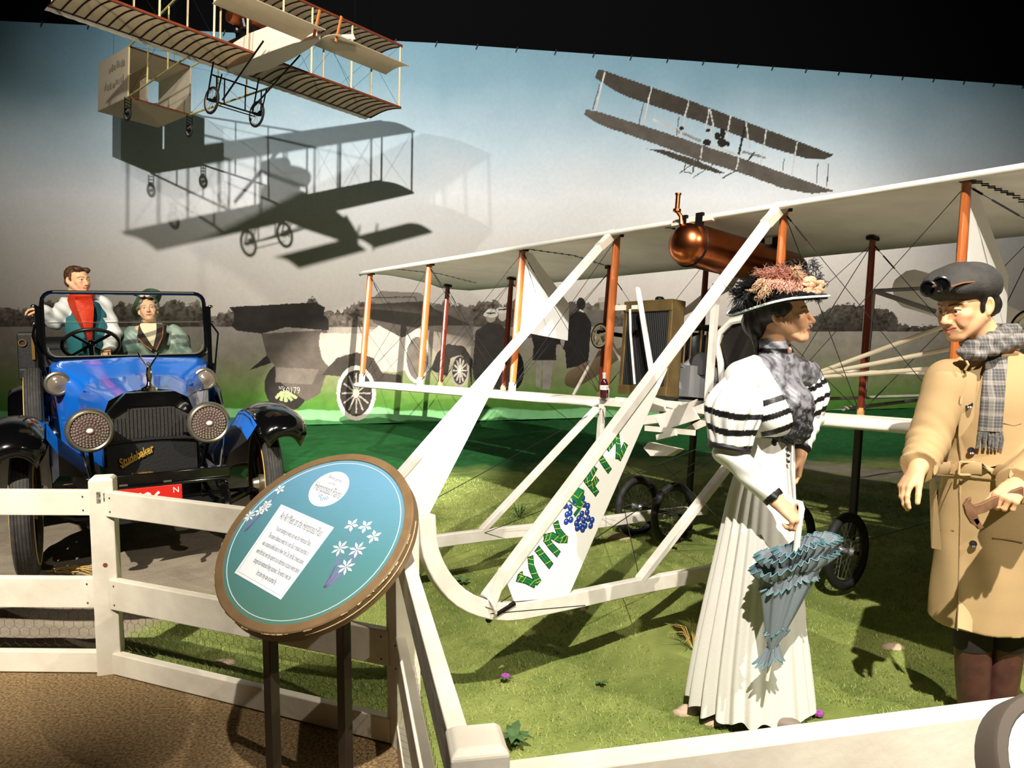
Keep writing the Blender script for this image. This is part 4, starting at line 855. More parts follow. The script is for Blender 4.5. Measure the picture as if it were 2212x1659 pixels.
def hwheel(c, R, r, par=hp, nm='wheel', dark=False):
    e = bpy.data.objects.new(nm, None); COL.objects.link(e); e.parent = par; e.location = c
    mb = MB(); mb.torus((0, 0, 0), R, r, (1, 0, 0), 32, 8); mb.build('tyre', rubber, e, True)
    mb = MB(); mb.torus((0, 0, 0), R - r * 1.2, r * .5, (1, 0, 0), 30, 6)
    mb.build('rim', mat('pale_bright_rim', (206, 200, 180), .35, metal=.4) if 'pale_bright_rim' not in bpy.data.materials else bpy.data.materials['pale_bright_rim'], e, True)
    mb = MB()
    for k in range(16): a = 2 * PI * k / 16; mb.tube((.01 * (-1) ** k, 0, 0), (0, (R - r) * math.cos(a), (R - r) * math.sin(a)), .0012 if R > .1 else .002, seg=4)
    mb.lathe([(.0, -.03), (.016, -.03), (.016, .03), (0, .03)], axis=(1, 0, 0), seg=10); mb.build('spokes', darkt, e)
ww, wy, wz = .258, .561, -.382
for x in (-ww, ww):
    hwheel((x, wy, wz), .128, .013)
    mb = MB(); mb.tube((x - .05, wy, wz), (x - .05, .45, -.03), .009, seg=6); mb.tube((x + .05, wy, wz), (x + .05, wy, -.12), .008, seg=6); mb.tube((x + .05, wy - .1, -.12), (x + .05, wy, wz), .008, seg=6); mb.tube((x - .05, wy, wz), (x + .05, wy, wz), .012, seg=8); mb.build('wheel_fork', darkt, hp)
    mb = MB(); mb.prism([(x + .03, wy - .05, wz - .02), (x + .03, wy + .06, wz + .02), (x + .03, wy, wz + .05)], (.01, 0, 0)); mb.build('hub_plate', darkt, hp)
    mb = MB(); mb.tube((x * .8, -.28, .02), (x * .8 + (.04 if x < 0 else -.04), wy - .05, wz + .02), .009, seg=6); mb.build('chassis_strut', darkt, hp)
    for dz in ((-.08, .0)): pass
    mb = MB()
    for q in (-.035, .035): mb.path([(x / ww * tw + q, ty, tz - .01), (x / ww * tw + q, ty, -.211 + .0)], .006, 6)
    for k in range(4): mb.tube((x / ww * tw - .035, ty, tz - .03 - .035 * k), (x / ww * tw + .035, ty, tz - .045 - .035 * k), .006, seg=6)
    mb.build('tail_wheel_fork', darkt, hp); hwheel((x / ww * tw, ty, -.215), .068, .014, nm='tail_wheel')
mb = MB()
for z in (wz, -.12):
    mb.tube((-ww, wy, z), (ww, wy, z), .009, seg=6)
for x in (-.12, .12): mb.tube((x, wy, wz), (x, wy, -.12), .008, seg=6)
mb.tube((-ww + .05, wy - .05, wz - .05), (ww - .05, wy - .05, wz - .05), .006, seg=6); mb.tube((-ww, wy, -.12), (ww, wy, wz), .0016, seg=4); mb.build('axle_frame', darkt, hp)
# cloth covered nacelle, elevator, little propellers, tank and motor
nac = []
for y, hw, z0, z1 in ((.52, .12, -.03, .22), (.15, .13, -.05, .24), (-.25, .12, -.05, .22), (-.6, .085, -.045, .15), (-.86, .03, -.05, .03)):
    nac.append([(-hw, y, z0), (hw, y, z0), (hw, y, (z0 + z1) / 2), (hw * .9, y, z1), (-hw * .9, y, z1), (-hw, y, (z0 + z1) / 2)])
mb = MB(); mb.loft(nac); nc = mb.build('nacelle', pinkc, hp, bevel=.01)
mb = MB(); mb.bar((-.085, -.6, .15), (0, -.88, .03), .02, .05); mb.bar((.085, -.6, .15), (0, -.88, .03), .02, .05); mb.build('nacelle_nose_rail', lem, nc)
for sx in (-1, 1):
    rings = []
    for x in (.06, .5, .962): rings.append([(sx * x, -1.06 + t * .36, -.033 + .03 * math.sin(PI * t) + .004) for t in np.linspace(0, 1, 7)] + [(sx * x, -1.06 + t * .36, -.033 + .03 * math.sin(PI * t) - .004) for t in np.linspace(1, 0, 7)])
    mb = MB(); mb.loft(rings); mb.build('elevator', cloth, hp)
    mb = MB(); H = Vector((.02 + .10 * sx, -.98 - .03 * sx, .05)); 
    for t in (-1, 1): mb.oval(H, H + Vector((0.03 * t, 0, .13 * t)), .03, .012, up=(0, 1, 0), seg=8)
    mb.build('small_propeller', mat('orange_propeller_wood', (206, 118, 54), .4) if 'orange_propeller_wood' not in bpy.data.materials else bpy.data.materials['orange_propeller_wood'], hp, True)
mb = MB(); mb.prism([(.1, -.9, -.0), (.28, -1.05, .0), (.30, -1.0, .06), (.12, -.86, .03)], (0, .0, .01)); mb.build('nose_fin', pinkc, hp)
mb = MB(); mb.lathe([(0, -.16), (.075, -.15), (.085, 0), (.075, .15), (0, .16)], (-.05, .36, .46), (1, 0, 0), 18); mb.build('fuel_tank', tank_copper, hp, True)
mb = MB(); mb.lathe([(0, -.12), (.09, -.11), (.1, 0), (.09, .11), (0, .12)], (.0, .05, .42), (0, 1, 0), 16); mb.build('radiator', lem, hp, True)
mb = MB(); mb.box((.02, .3, .27), (.16, .34, .16)); 
for k in range(4): mb.lathe([(.03, 0), (.035, .02), (.03, .1), (0, .1)], (.07 * (-1) ** k, .2 + .07 * k, .33), (.3 * (-1) ** k, 0, 1), 10)
mb.build('motor', darkt, hp)
mb = MB()
for t in (-1, 1): mb.oval((0, ch + .12, .32), (.36 * t, ch + .12, .32 + .28 * t), .05, .015, up=(0, 1, 0), seg=8)
mb.build('pusher_propeller', lem, hp, True)
for x, y in ((-1.3, .25), (1.3, .25), (-tw, ty + .4), (tw, ty + .4)):
    mb = MB(); mb.tube((x, y, (g if abs(x) > 1 else tz + th)), (x - .2, y, 7.9), .0016, seg=4); mb.build('hanging_wire', cable, hp)
# ------------------------------------------------------------------ blue open touring car
KO = Vector((-2.33, 5.1, 0)); KA = math.radians(30); KM = Matrix.Rotation(KA, 3, 'Z'); KI = KM.transposed()
def kf(px, py, y=None, x=None):
    d = KI @ ray(px, py); c = KI @ (Vector((0, 0, CAMH)) - KO); t = (y - c.y) / d.y if y is not None else (x - c.x) / d.x
    return c + d * t
blue = mat('glossy_blue_paint', (16, 108, 214), .2, spec=.6, coat=.6)
kblack = mat('glossy_black_enamel', (8, 8, 9), .14, spec=.6, coat=.6)
mblack = mat('matt_black_leather', (20, 19, 19), .6, bump=(60, .2))
chrome = mat('nickel_plate', (216, 212, 204), .12, metal=1.0)
nickel = mat('dull_nickel', (186, 180, 160), .3, metal=.9)
tyre_m = mat('worn_grey_tyre', (66, 63, 58), .8, var=(46, 44, 42), scale=30)
woodk = mat('orange_spoke_wood', (168, 74, 30), .35, coat=.4)
yel = mat('yellow_pinstripe', (206, 178, 92), .5)
car = thing('touring_car', 'bright blue open touring car with black fenders and two large headlamps', 'car', KO, KM)
def kp(name, m, fn, smooth=True, par=None, bevel=0): mb = MB(); fn(mb); return mb.build(name, m, par or car, smooth, bevel)
# hood and cowl
def hsec(y, hw, zs, cw, zt, z0=.60): return [(-hw, y, z0), (-hw, y, zs), (-(hw + cw) / 2 - .03, y, (zs + zt) / 2 + .025), (-cw, y, zt), (0, y, zt + .018), (cw, y, zt), ((hw + cw) / 2 + .03, y, (zs + zt) / 2 + .025), (hw, y, zs), (hw, y, z0)]
kp('hood', blue, lambda m: m.loft([hsec(.07, .275, .93, .14, 1.085), hsec(.4, .33, .96, .18, 1.105), hsec(.72, .39, 1.0, .22, 1.125)], closed=False), 1)
kp('cowl', blue, lambda m: m.loft([hsec(.722, .39, 1.0, .22, 1.125), hsec(.85, .43, 1.02, .27, 1.14), hsec(1.05, .51, 1.07, .41, 1.185), hsec(1.25, .56, 1.11, .48, 1.225), hsec(1.36, .565, 1.12, .49, 1.23)], closed=False), 2)
kp('hood_latch', blue, lambda m: (m.prism([kf(165, 838, x=-.36), kf(180, 845, x=-.36), kf(170, 868, x=-.36)], (.01, .01, 0)), m.prism([kf(405, 835, x=.36), kf(418, 828, x=.36), kf(412, 855, x=.36)], (-.01, .01, 0))), False)
# radiator
OC = lambda s, y, dz=0: [(-.275 * s, y, .56), (-.275 * s, y, .93 * 1), (-.14 * s, y, 1.085 - dz), (.14 * s, y, 1.085 - dz), (.275 * s, y, .93), (.275 * s, y, .56)]
rsh = kp('radiator_shell', kblack, lambda m: (m.loft([OC(1.03, -.03), OC(1.03, .08)], caps=False), m.loft([OC(1.03, -.03), OC(.86, -.035, .085)], caps=False)), False)
kp('radiator_core', mat('dark_radiator_mesh', (30, 29, 28), .6, var=(58, 54, 50), scale=120), lambda m: m.prism(OC(.88, -.02, .09), (0, .03, 0)), False, rsh)
kp('radiator_fins', mat('radiator_fin', (52, 50, 47), .5), lambda m: [m.bar((-.225 + .0225 * k, -.026, .80), (-.225 + .0225 * k, -.026, .93 if abs(k - 10) > 6 else .985), .006, .008, up=(0, 1, 0)) for k in range(21)], False, rsh)
cur = kp('radiator_cover', mblack, lambda m: m.loft([[(x, -.04 - .012 * math.cos(x * 6), z) for x in np.linspace(-.265, .265, 13)] for z in (.56, .66, .76, .785)], closed=False), True, rsh)
kp('cover_seam', mblack, lambda m: m.path([(x, -.062, .79 - .22 * x * x) for x in np.linspace(-.25, .25, 12)], .010, 6), True, cur)
p0, p1 = kf(252, 1006, y=-.065), kf(334, 966, y=-.065)
bang = math.atan2(p1.z - p0.z, p1.x - p0.x); bl = (p1 - p0).length; bc = (p0 + p1) / 2; bc.y = -.064
bs = text('script_lettering', 'Studebaker', .075, mat('brass_script', (222, 180, 84), .35, metal=.5), cur, Matrix.Translation(bc) @ Matrix.Rotation(-bang, 4, Vector((0, 1, 0))) @ Matrix.Rotation(PI / 2, 4, 'X'), .003, sx=bl / .075 / 5.2, shear=.4, offset=.002)
kp('script_underline', bpy.data.materials['brass_script'], lambda m: m.bar(p0 + Vector((.03, .0, -.018)), p1 + Vector((-.03, .0, -.02)), .006, .010, up=(0, 1, 0)), False, cur)
orn = kp('radiator_ornament', chrome, lambda m: (m.lathe([(.05, 0), (.05, .02), (.02, .035), (.012, .06), (.0, .065)], (0, .03, 1.09), (0, 0, 1), 18), m.path([(0, .03, 1.15), (0, .025, 1.20), (0, .02, 1.245)], [.014, .02, .014], 8), m.ball((0, .018, 1.262), .013, 8),
   m.tube((0, .02, 1.235), (-.05, .0, 1.315), .007, .004), m.tube((0, .02, 1.235), (.05, .0, 1.315), .007, .004), m.tube((-.05, 0, 1.31), (-.06, -.005, 1.345), .010, .004), m.tube((.05, 0, 1.31), (.06, -.005, 1.345), .010, .004)), True)
# lamps
lensm = mat('cut_lamp_glass', (92, 74, 70), .08, spec=.9, coat=.8); lens2 = mat('frosted_lamp_glass', (120, 108, 94), .12, spec=.8, coat=.6)
for px, py, R in ((194, 930, .128), (451, 913, .128)):
    c = kf(px, py, y=-.26)
    L = kp('headlamp', kblack, lambda m: m.lathe([(.0, .17), (.05, .165), (.1, .12), (R - .008, .05), (R - .004, 0)], c, (0, 1, 0), 32, caps=False))
    kp('lamp_rim', nickel, lambda m: m.lathe([(R - .022, -.016), (R - .012, -.024), (R, -.016), (R + .006, .004), (R, .018), (R - .006, .018)], c, (0, 1, 0), 40, caps=False), True, L)
    ln = kp('lens', lensm, lambda m: m.lathe([(.0, -.022), (.03, -.02), (.07, -.014), (R - .022, -.004)], c, (0, 1, 0), 36, caps=False), True, L)
    mb = MB()
    for q, r in enumerate((.036, .052, .068, .083, .097)):
        n = int(2 * PI * r / .0185)
        for k in range(n):
            a = 2 * PI * k / n + q * .3; mb.ball(c + Vector((r * math.cos(a), -.021 + .00155 * q * q * .55, r * math.sin(a))), (.0052 + .0008 * q * .5, .005, .0052 + .0008 * q * .5), 6)
    o = mb.build('lens_studs', mat('sparkling_lens_stud', (232, 214, 204), .08, metal=.75) if 'sparkling_lens_stud' not in bpy.data.materials else bpy.data.materials['sparkling_lens_stud'], L, True)
    kp('bulb', mat('pale_bulb', (246, 236, 220), .1, coat=1) if 'pale_bulb' not in bpy.data.materials else bpy.data.materials['pale_bulb'], lambda m: m.ball(c + Vector((0, -.026, 0)), (.02, .012, .016), 12), True, L)
    kp('lamp_bracket', kblack, lambda m: (m.tube((c.x, c.y + .06, c.z - .12), (c.x * .95, .0, .55), .014, seg=8), m.tube((c.x, c.y + .1, c.z - .05), (c.x * .6, .0, .8), .012, seg=8)), True, L)
for px, py, R in ((124, 829, .084), (442, 819, .084)):
    c = kf(px, py, y=.95)
    L = kp('cowl_lamp', kblack, lambda m: m.lathe([(.0, .13), (.05, .12), (R - .01, .06), (R - .003, 0)], c, (0, 1, 0), 28, caps=False))
    kp('lamp_rim', nickel, lambda m: m.lathe([(R - .018, -.008), (R - .010, -.018), (R, -.012), (R + .005, .004), (R, .016)], c, (0, 1, 0), 32, caps=False), True, L)
    kp('lens', lens2, lambda m: m.lathe([(.0, -.024), (.02, -.022), (.03, -.012), (R - .018, -.004)], c, (0, 1, 0), 30, caps=False), True, L)
    kp('lamp_bracket', blue, lambda m: (m.tube(c + Vector((0, .07, -.03)), (c.x * .8, 1.0, c.z - .04), .012, seg=8), m.tube(c + Vector((0, .07, -.05)), (c.x * .78, .98, c.z - .13), .01, seg=8)), True, L)
# windshield
wb = [kf(122, 770, y=1.36), kf(428, 765, y=1.36)]; z0 = 1.265; z1 = 1.745; hwS = .575
_r = .075
fr = [(sx * (hwS - _r) + _r * math.cos(a), zc + _r * math.sin(a)) for sx, zc, a0 in ((-1, z0 - .02 + _r, PI), (1, z0 - .02 + _r, 1.5 * PI), (1, z1 - _r, 0), (-1, z1 - _r, .5 * PI)) for a in [a0 + k * PI / 8 for k in range(5)]]
XO = -.012
def wy_(z): return 1.34 + (z - 1.25) * .10
wf = kp('windshield_frame', kblack, lambda m: m.path([(XO + x, wy_(z), z) for x, z in fr], .016, 8, True), True)
kp('glass_edge_strip', nickel, lambda m: (m.path([(XO + x * .955, wy_(z) - .004, z0 + .012 + (z - z0) * .94) for x, z in fr[:10]], .006, 6), m.tube((XO - .54, wy_(1.515), 1.515), (XO + .54, wy_(1.515), 1.515), .0035, seg=6), m.tube((XO - .5, wy_(z1) - .012, z1 + .004), (XO + .5, wy_(z1) - .012, z1 + .004), .006, seg=6)), True, wf)
gl = mat_glass('windshield_glass', (244, 246, 244))
kp('upper_pane', gl, lambda m: m.prism([(XO - .56, wy_(1.53), 1.53), (XO + .56, wy_(1.53), 1.53), (XO + .56, wy_(1.73), 1.73), (XO - .56, wy_(1.73), 1.73)], (0, .004, 0)), False, wf)
kp('lower_pane', gl, lambda m: m.prism([(XO - .56, wy_(1.27) - .012, 1.27), (XO + .56, wy_(1.27) - .012, 1.27), (XO + .56, wy_(1.53) - .012, 1.515), (XO - .56, wy_(1.53) - .012, 1.515)], (0, .004, 0)), False, wf)
for sx in (-1, 1): kp('windshield_post', kblack, lambda m: m.bar((XO + sx * .60, 1.35, 1.12), (XO + sx * .605, wy_(1.62) + .01, 1.64), .035, .05), False, wf)
for sx in (-1, 1):
    for z in (1.64, 1.51): kp('wing_nut', chrome, lambda m: m.ball((XO + sx * .625, wy_(z), z), (.022, .014, .014), 8), True, wf)
for sx in (-1, 1): kp('windshield_stay', kblack, lambda m: m.path([(XO + sx * .625, 1.36, 1.50), (sx * .655, 1.30, 1.42), (sx * .55, .98, 1.03)], .009, 6), True, wf)
kp('dash_pad', mblack, lambda m: m.bar((-.58, 1.40, 1.22), (.58, 1.40, 1.22), .10, .07), False)
# fenders, aprons, running boards
for sx in (-1, 1):
    prof = [(-.47, .80), (-.45, .875), (-.37, .925), (-.2, .965), (0, .975), (.2, .95), (.42, .85), (.66, .62), (.86, .42), (1.02, .36)]
    rings = []
    for k, (y, z) in enumerate(prof):
        wv = .165 if k > 1 else (.10 if k == 0 else .145); dr = .075
        rings.append([(sx * .74 + wv * t, y + (.0 if k > 2 else .03 * t * t), z - dr * abs(t) ** 2.5) for t in np.linspace(-1, 1, 11)])
    f = MB(); f.loft(rings, closed=False); fo = f.build('front_fender', kblack, car, 2, solid=.012)
    ap = MB(); ap.loft([[(sx * .585, y, z - .05) for y, z in prof[2:]], [(sx * .53, y * .97 + .03, max(.46, z - .15)) for y, z in prof[2:]]], closed=False); ap.build('fender_apron', blue, fo, True)
    ap = MB(); ap.loft([[(sx * .53, y * .97 + .03, max(.46, z - .15)) for y, z in prof[2:]], [(sx * .37, y * .8 + .25, max(.42, z - .34)) for y, z in prof[2:]]], closed=False); ap.build('apron_shade_sheet', mblack, fo, True)  # black sheet drawn for the shade below the blue apron
    kp('hood_side_pan', mblack, lambda m: m.prism([(sx * .30, .05, .30), (sx * .45, 1.3, .30), (sx * .45, 1.3, .62), (sx * .30, .05, .62)], (0, .01, 0)), False, fo)
    rp = [(2.35, .40), (2.45, .66), (2.65, .87), (2.85, .93), (3.1, .90), (3.3, .75), (3.42, .55)]
    f = MB(); f.loft([[(sx * .74 + .15 * t, y, z - .05 * abs(t) ** 2.5) for t in np.linspace(-1, 1, 9)] for y, z in rp], closed=False); f.build('rear_fender', kblack, car, 2, solid=.012)
    kp('running_board', kblack, lambda m: m.box((sx * .74, 1.68, .35), (.28, 1.36, .03)), False)
    kp('frame_rail', kblack, lambda m: m.path([(sx * .36, -.42, .50), (sx * .36, -.2, .56), (sx * .36, .2, .55), (sx * .38, 3.2, .52)], .035, 6), False)
    kp('dumb_iron', kblack, lambda m: (m.path([(sx * .36, -.38, .52), (sx * .36, -.48, .46), (sx * .36, -.50, .40)], .03, 8), m.ball((sx * .36, -.5, .38), (.05, .035, .035), 10)), True)
    kp('leaf_spring', kblack, lambda m: [m.path([(sx * .36, y, .36 + .05 * abs(y / .45) - .012 * q) for y in np.linspace(-.45 + .08 * q, .45 - .08 * q, 9)], .013, 5) for q in range(4)], True)
    kp('headlamp_rod', chrome, lambda m: m.tube((sx * .42, -.14, .82), (sx * .36, -.30, .56), .009, seg=8), True)
kp('front_axle', kblack, lambda m: (m.path([(-.66, 0, .40), (-.45, 0, .31), (.45, 0, .31), (.66, 0, .40)], .028, 8), m.tube((-.6, .12, .36), (.6, .12, .36), .013, seg=8)), True)
kp('front_crossbar', kblack, lambda m: (m.bar((-.40, -.40, .605), (.40, -.40, .605), .06, .065), m.tube((-.40, -.43, .565), (.40, -.43, .565), .014, seg=8)), True, None, .006)
kp('starting_crank', kblack, lambda m: m.path([(0, -.30, .45), (0, -.50, .45), (0, -.51, .38), (0, -.56, .37)], .014, 8), True)
kp('splash_pan', mblack, lambda m: m.box((0, .5, .33), (.7, 1.6, .03)), False)
# wheels
def kwheel(loc, rz=0, par=car):
    e = bpy.data.objects.new('wheel', None); COL.objects.link(e); e.parent = par; e.location = loc; e.rotation_euler = (0, 0, rz)
    kp('tyre', tyre_m, lambda m: m.lathe([(.30, -.042), (.345, -.058), (.395, -.056), (.415, -.044), (.42, -.02), (.42, .02), (.415, .044), (.395, .056), (.345, .058), (.30, .042), (.30, -.042)], axis=(1, 0, 0), seg=48, caps=False), True, e)
    kp('tread', mat('tread_groove', (40, 38, 36), .8) if 'tread_groove' not in bpy.data.materials else bpy.data.materials['tread_groove'], lambda m: [m.torus((x, 0, 0), .4195, .0035, (1, 0, 0), 48, 4) for x in (-.034, -.018, 0, .018, .034)], False, e)
    kp('rim', kblack, lambda m: m.lathe([(.27, -.035), (.305, -.04), (.305, .04), (.27, .035), (.27, -.035)], axis=(1, 0, 0), seg=40, caps=False), True, e)
    kp('pinstripe', yel, lambda m: [m.torus((x, 0, 0), .35, .0035, (1, 0, 0), 48, 4) for x in (-.06, .06)], False, e)
    mb = MB()
    for k in range(12):
        a = 2 * PI * k / 12; mb.oval((0, .06 * math.cos(a), .06 * math.sin(a)), (0, .285 * math.cos(a), .285 * math.sin(a)), .05, .034, up=(1, 0, 0), seg=8, taper=.85)
    mb.build('spokes', woodk, e, True)
    kp('hub', nickel, lambda m: m.lathe([(.0, -.09), (.035, -.085), (.045, -.05), (.07, -.045), (.07, .045), (.045, .05), (.035, .085), (0, .09)], axis=(1, 0, 0), seg=18), True, e)
    return e
for x, y in ((-.71, 0), (.71, 0), (-.71, 2.88), (.71, 2.88)): kwheel((x, y, .415), -.05 if y == 0 else 0)
kwheel((-.665, 1.22, .77))
# open body
bo = kp('body', blue, lambda m: m.loft([[(-.575, 1.36, .52), (-.575, 1.36, 1.14), (-.66, 1.7, 1.10), (-.67, 2.4, 1.12), (-.66, 3.0, 1.16), (-.5, 3.35, 1.18), (.5, 3.35, 1.18), (.66, 3.0, 1.16), (.67, 2.4, 1.12), (.66, 1.7, 1.10), (.62, 1.36, 1.14)][:11],
    [(-.62, 1.36, .50), (-.62, 1.37, .50), (-.66, 1.7, .5), (-.67, 2.4, .5), (-.66, 3.0, .5), (-.5, 3.35, .5), (.5, 3.35, .5), (.66, 3.0, .5), (.67, 2.4, .5), (.66, 1.7, .5), (.62, 1.36, .5)]], closed=False), False)
kp('body_trim', mblack, lambda m: m.path([(-.62, 1.40, 1.15), (-.66, 1.7, 1.11), (-.67, 2.4, 1.13), (-.66, 3.0, 1.17), (-.5, 3.35, 1.19), (.5, 3.35, 1.19), (.66, 3.0, 1.17), (.67, 2.4, 1.13), (.66, 1.7, 1.11), (.62, 1.40, 1.15)], .025, 8), True, bo)
kp('floor_pan', mblack, lambda m: m.box((0, 2.3, .52), (1.25, 2.0, .04)), False, bo)
for y in (2.2, 3.1): kp('seat', mblack, lambda m: (m.box((0, y - .12, .80), (1.2, .5, .16)), m.box((0, y + .17, 1.06), (1.2, .14, .42), Matrix.Rotation(-.15, 3, 'X'))), False, None, .03)
kp('folded_top', mblack, lambda m: m.loft([[(x, 3.30 + .16 * math.cos(t), 1.25 + .11 * math.sin(t)) for t in np.linspace(0, 2 * PI, 14)[:-1]] for x in (-.7, -.4, 0, .4, .7)]), True)
tool = kp('side_box', mblack, lambda m: (m.box((-.70, 1.75, 1.27), (.13, .30, .34)), m.box((-.69, 1.62, 1.12), (.15, .12, .10))), False, None, .02)
kp('box_strap', mat('brass_buckle', (150, 116, 60), .4, metal=.8), lambda m: (m.box((-.66, 1.59, 1.33), (.02, .01, .2)), m.torus((-.73, 1.59, 1.36), .025, .006, (0, 1, 0), 14, 6)), False, tool)
kp('horn', mat('aged_brass_horn', (150, 118, 66), .3, metal=.9), lambda m: (m.path([(-.62, 1.46, 1.28), (-.62, 1.42, 1.20), (-.60, 1.38, 1.12), (-.60, 1.34, 1.05)], [.014, .02, .026, .02], 10), m.lathe([(.055, -.02), (.03, .02), (.015, .06)], (-.60, 1.33, 1.04), (0, .5, .7), 18, caps=False)), True)
# steering wheel
sc_ = kf(197, 745, y=1.68); ax_ = Vector((0, -.80, -.6)).normalized()
ax_ = Vector((0, .62, .78)).normalized()
st_ = kp('steering_wheel', mat('dark_wood_rim', (36, 28, 26), .35, coat=.4), lambda m: m.torus(sc_, .205, .015, ax_, 40, 10), True)
u_ = Vector((1, 0, 0)); v_ = ax_.cross(u_)
kp('wheel_spokes', kblack, lambda m: [m.bar(sc_, sc_ + (u_ * math.cos(a) + v_ * math.sin(a)) * .2, .02, .012, up=ax_) for a in (.8, 2.34, 3.95, 5.5)], True, st_)
kp('steering_column', kblack, lambda m: (m.tube(sc_, sc_ - ax_ * .5, .02, seg=10), m.ball(sc_ + ax_ * .01, .035, 12)), True, st_)
kp('horn_button', chrome, lambda m: m.ball(sc_ + ax_ * .03, (.026, .02, .016), 10), True, st_)
# licence plate
pc = kf(320, 1058, y=-.45)
pl = kp('licence_plate', mat('red_enamel_plate', (206, 38, 32), .35), lambda m: m.box((pc.x, -.44, .485), (.38, .006, .14)), False, None, .01)
wpl = mat('white_plate_digits', (236, 230, 220), .5)
text('plate_digits', '2406', .105, wpl, pl, Matrix.Translation((pc.x - .03, -.445, .482)) @ Matrix.Rotation(PI / 2, 4, 'X'), .001, sx=1.0, offset=.003)
text('plate_digits', 'N', .05, wpl, pl, Matrix.Translation((pc.x + .155, -.445, .522)) @ Matrix.Rotation(PI / 2, 4, 'X'), .001)
for dx in (-.13, .11): kp('plate_hanger', nickel, lambda m: m.box((pc.x + dx, -.437, .555), (.045, .004, .06)), False, pl)
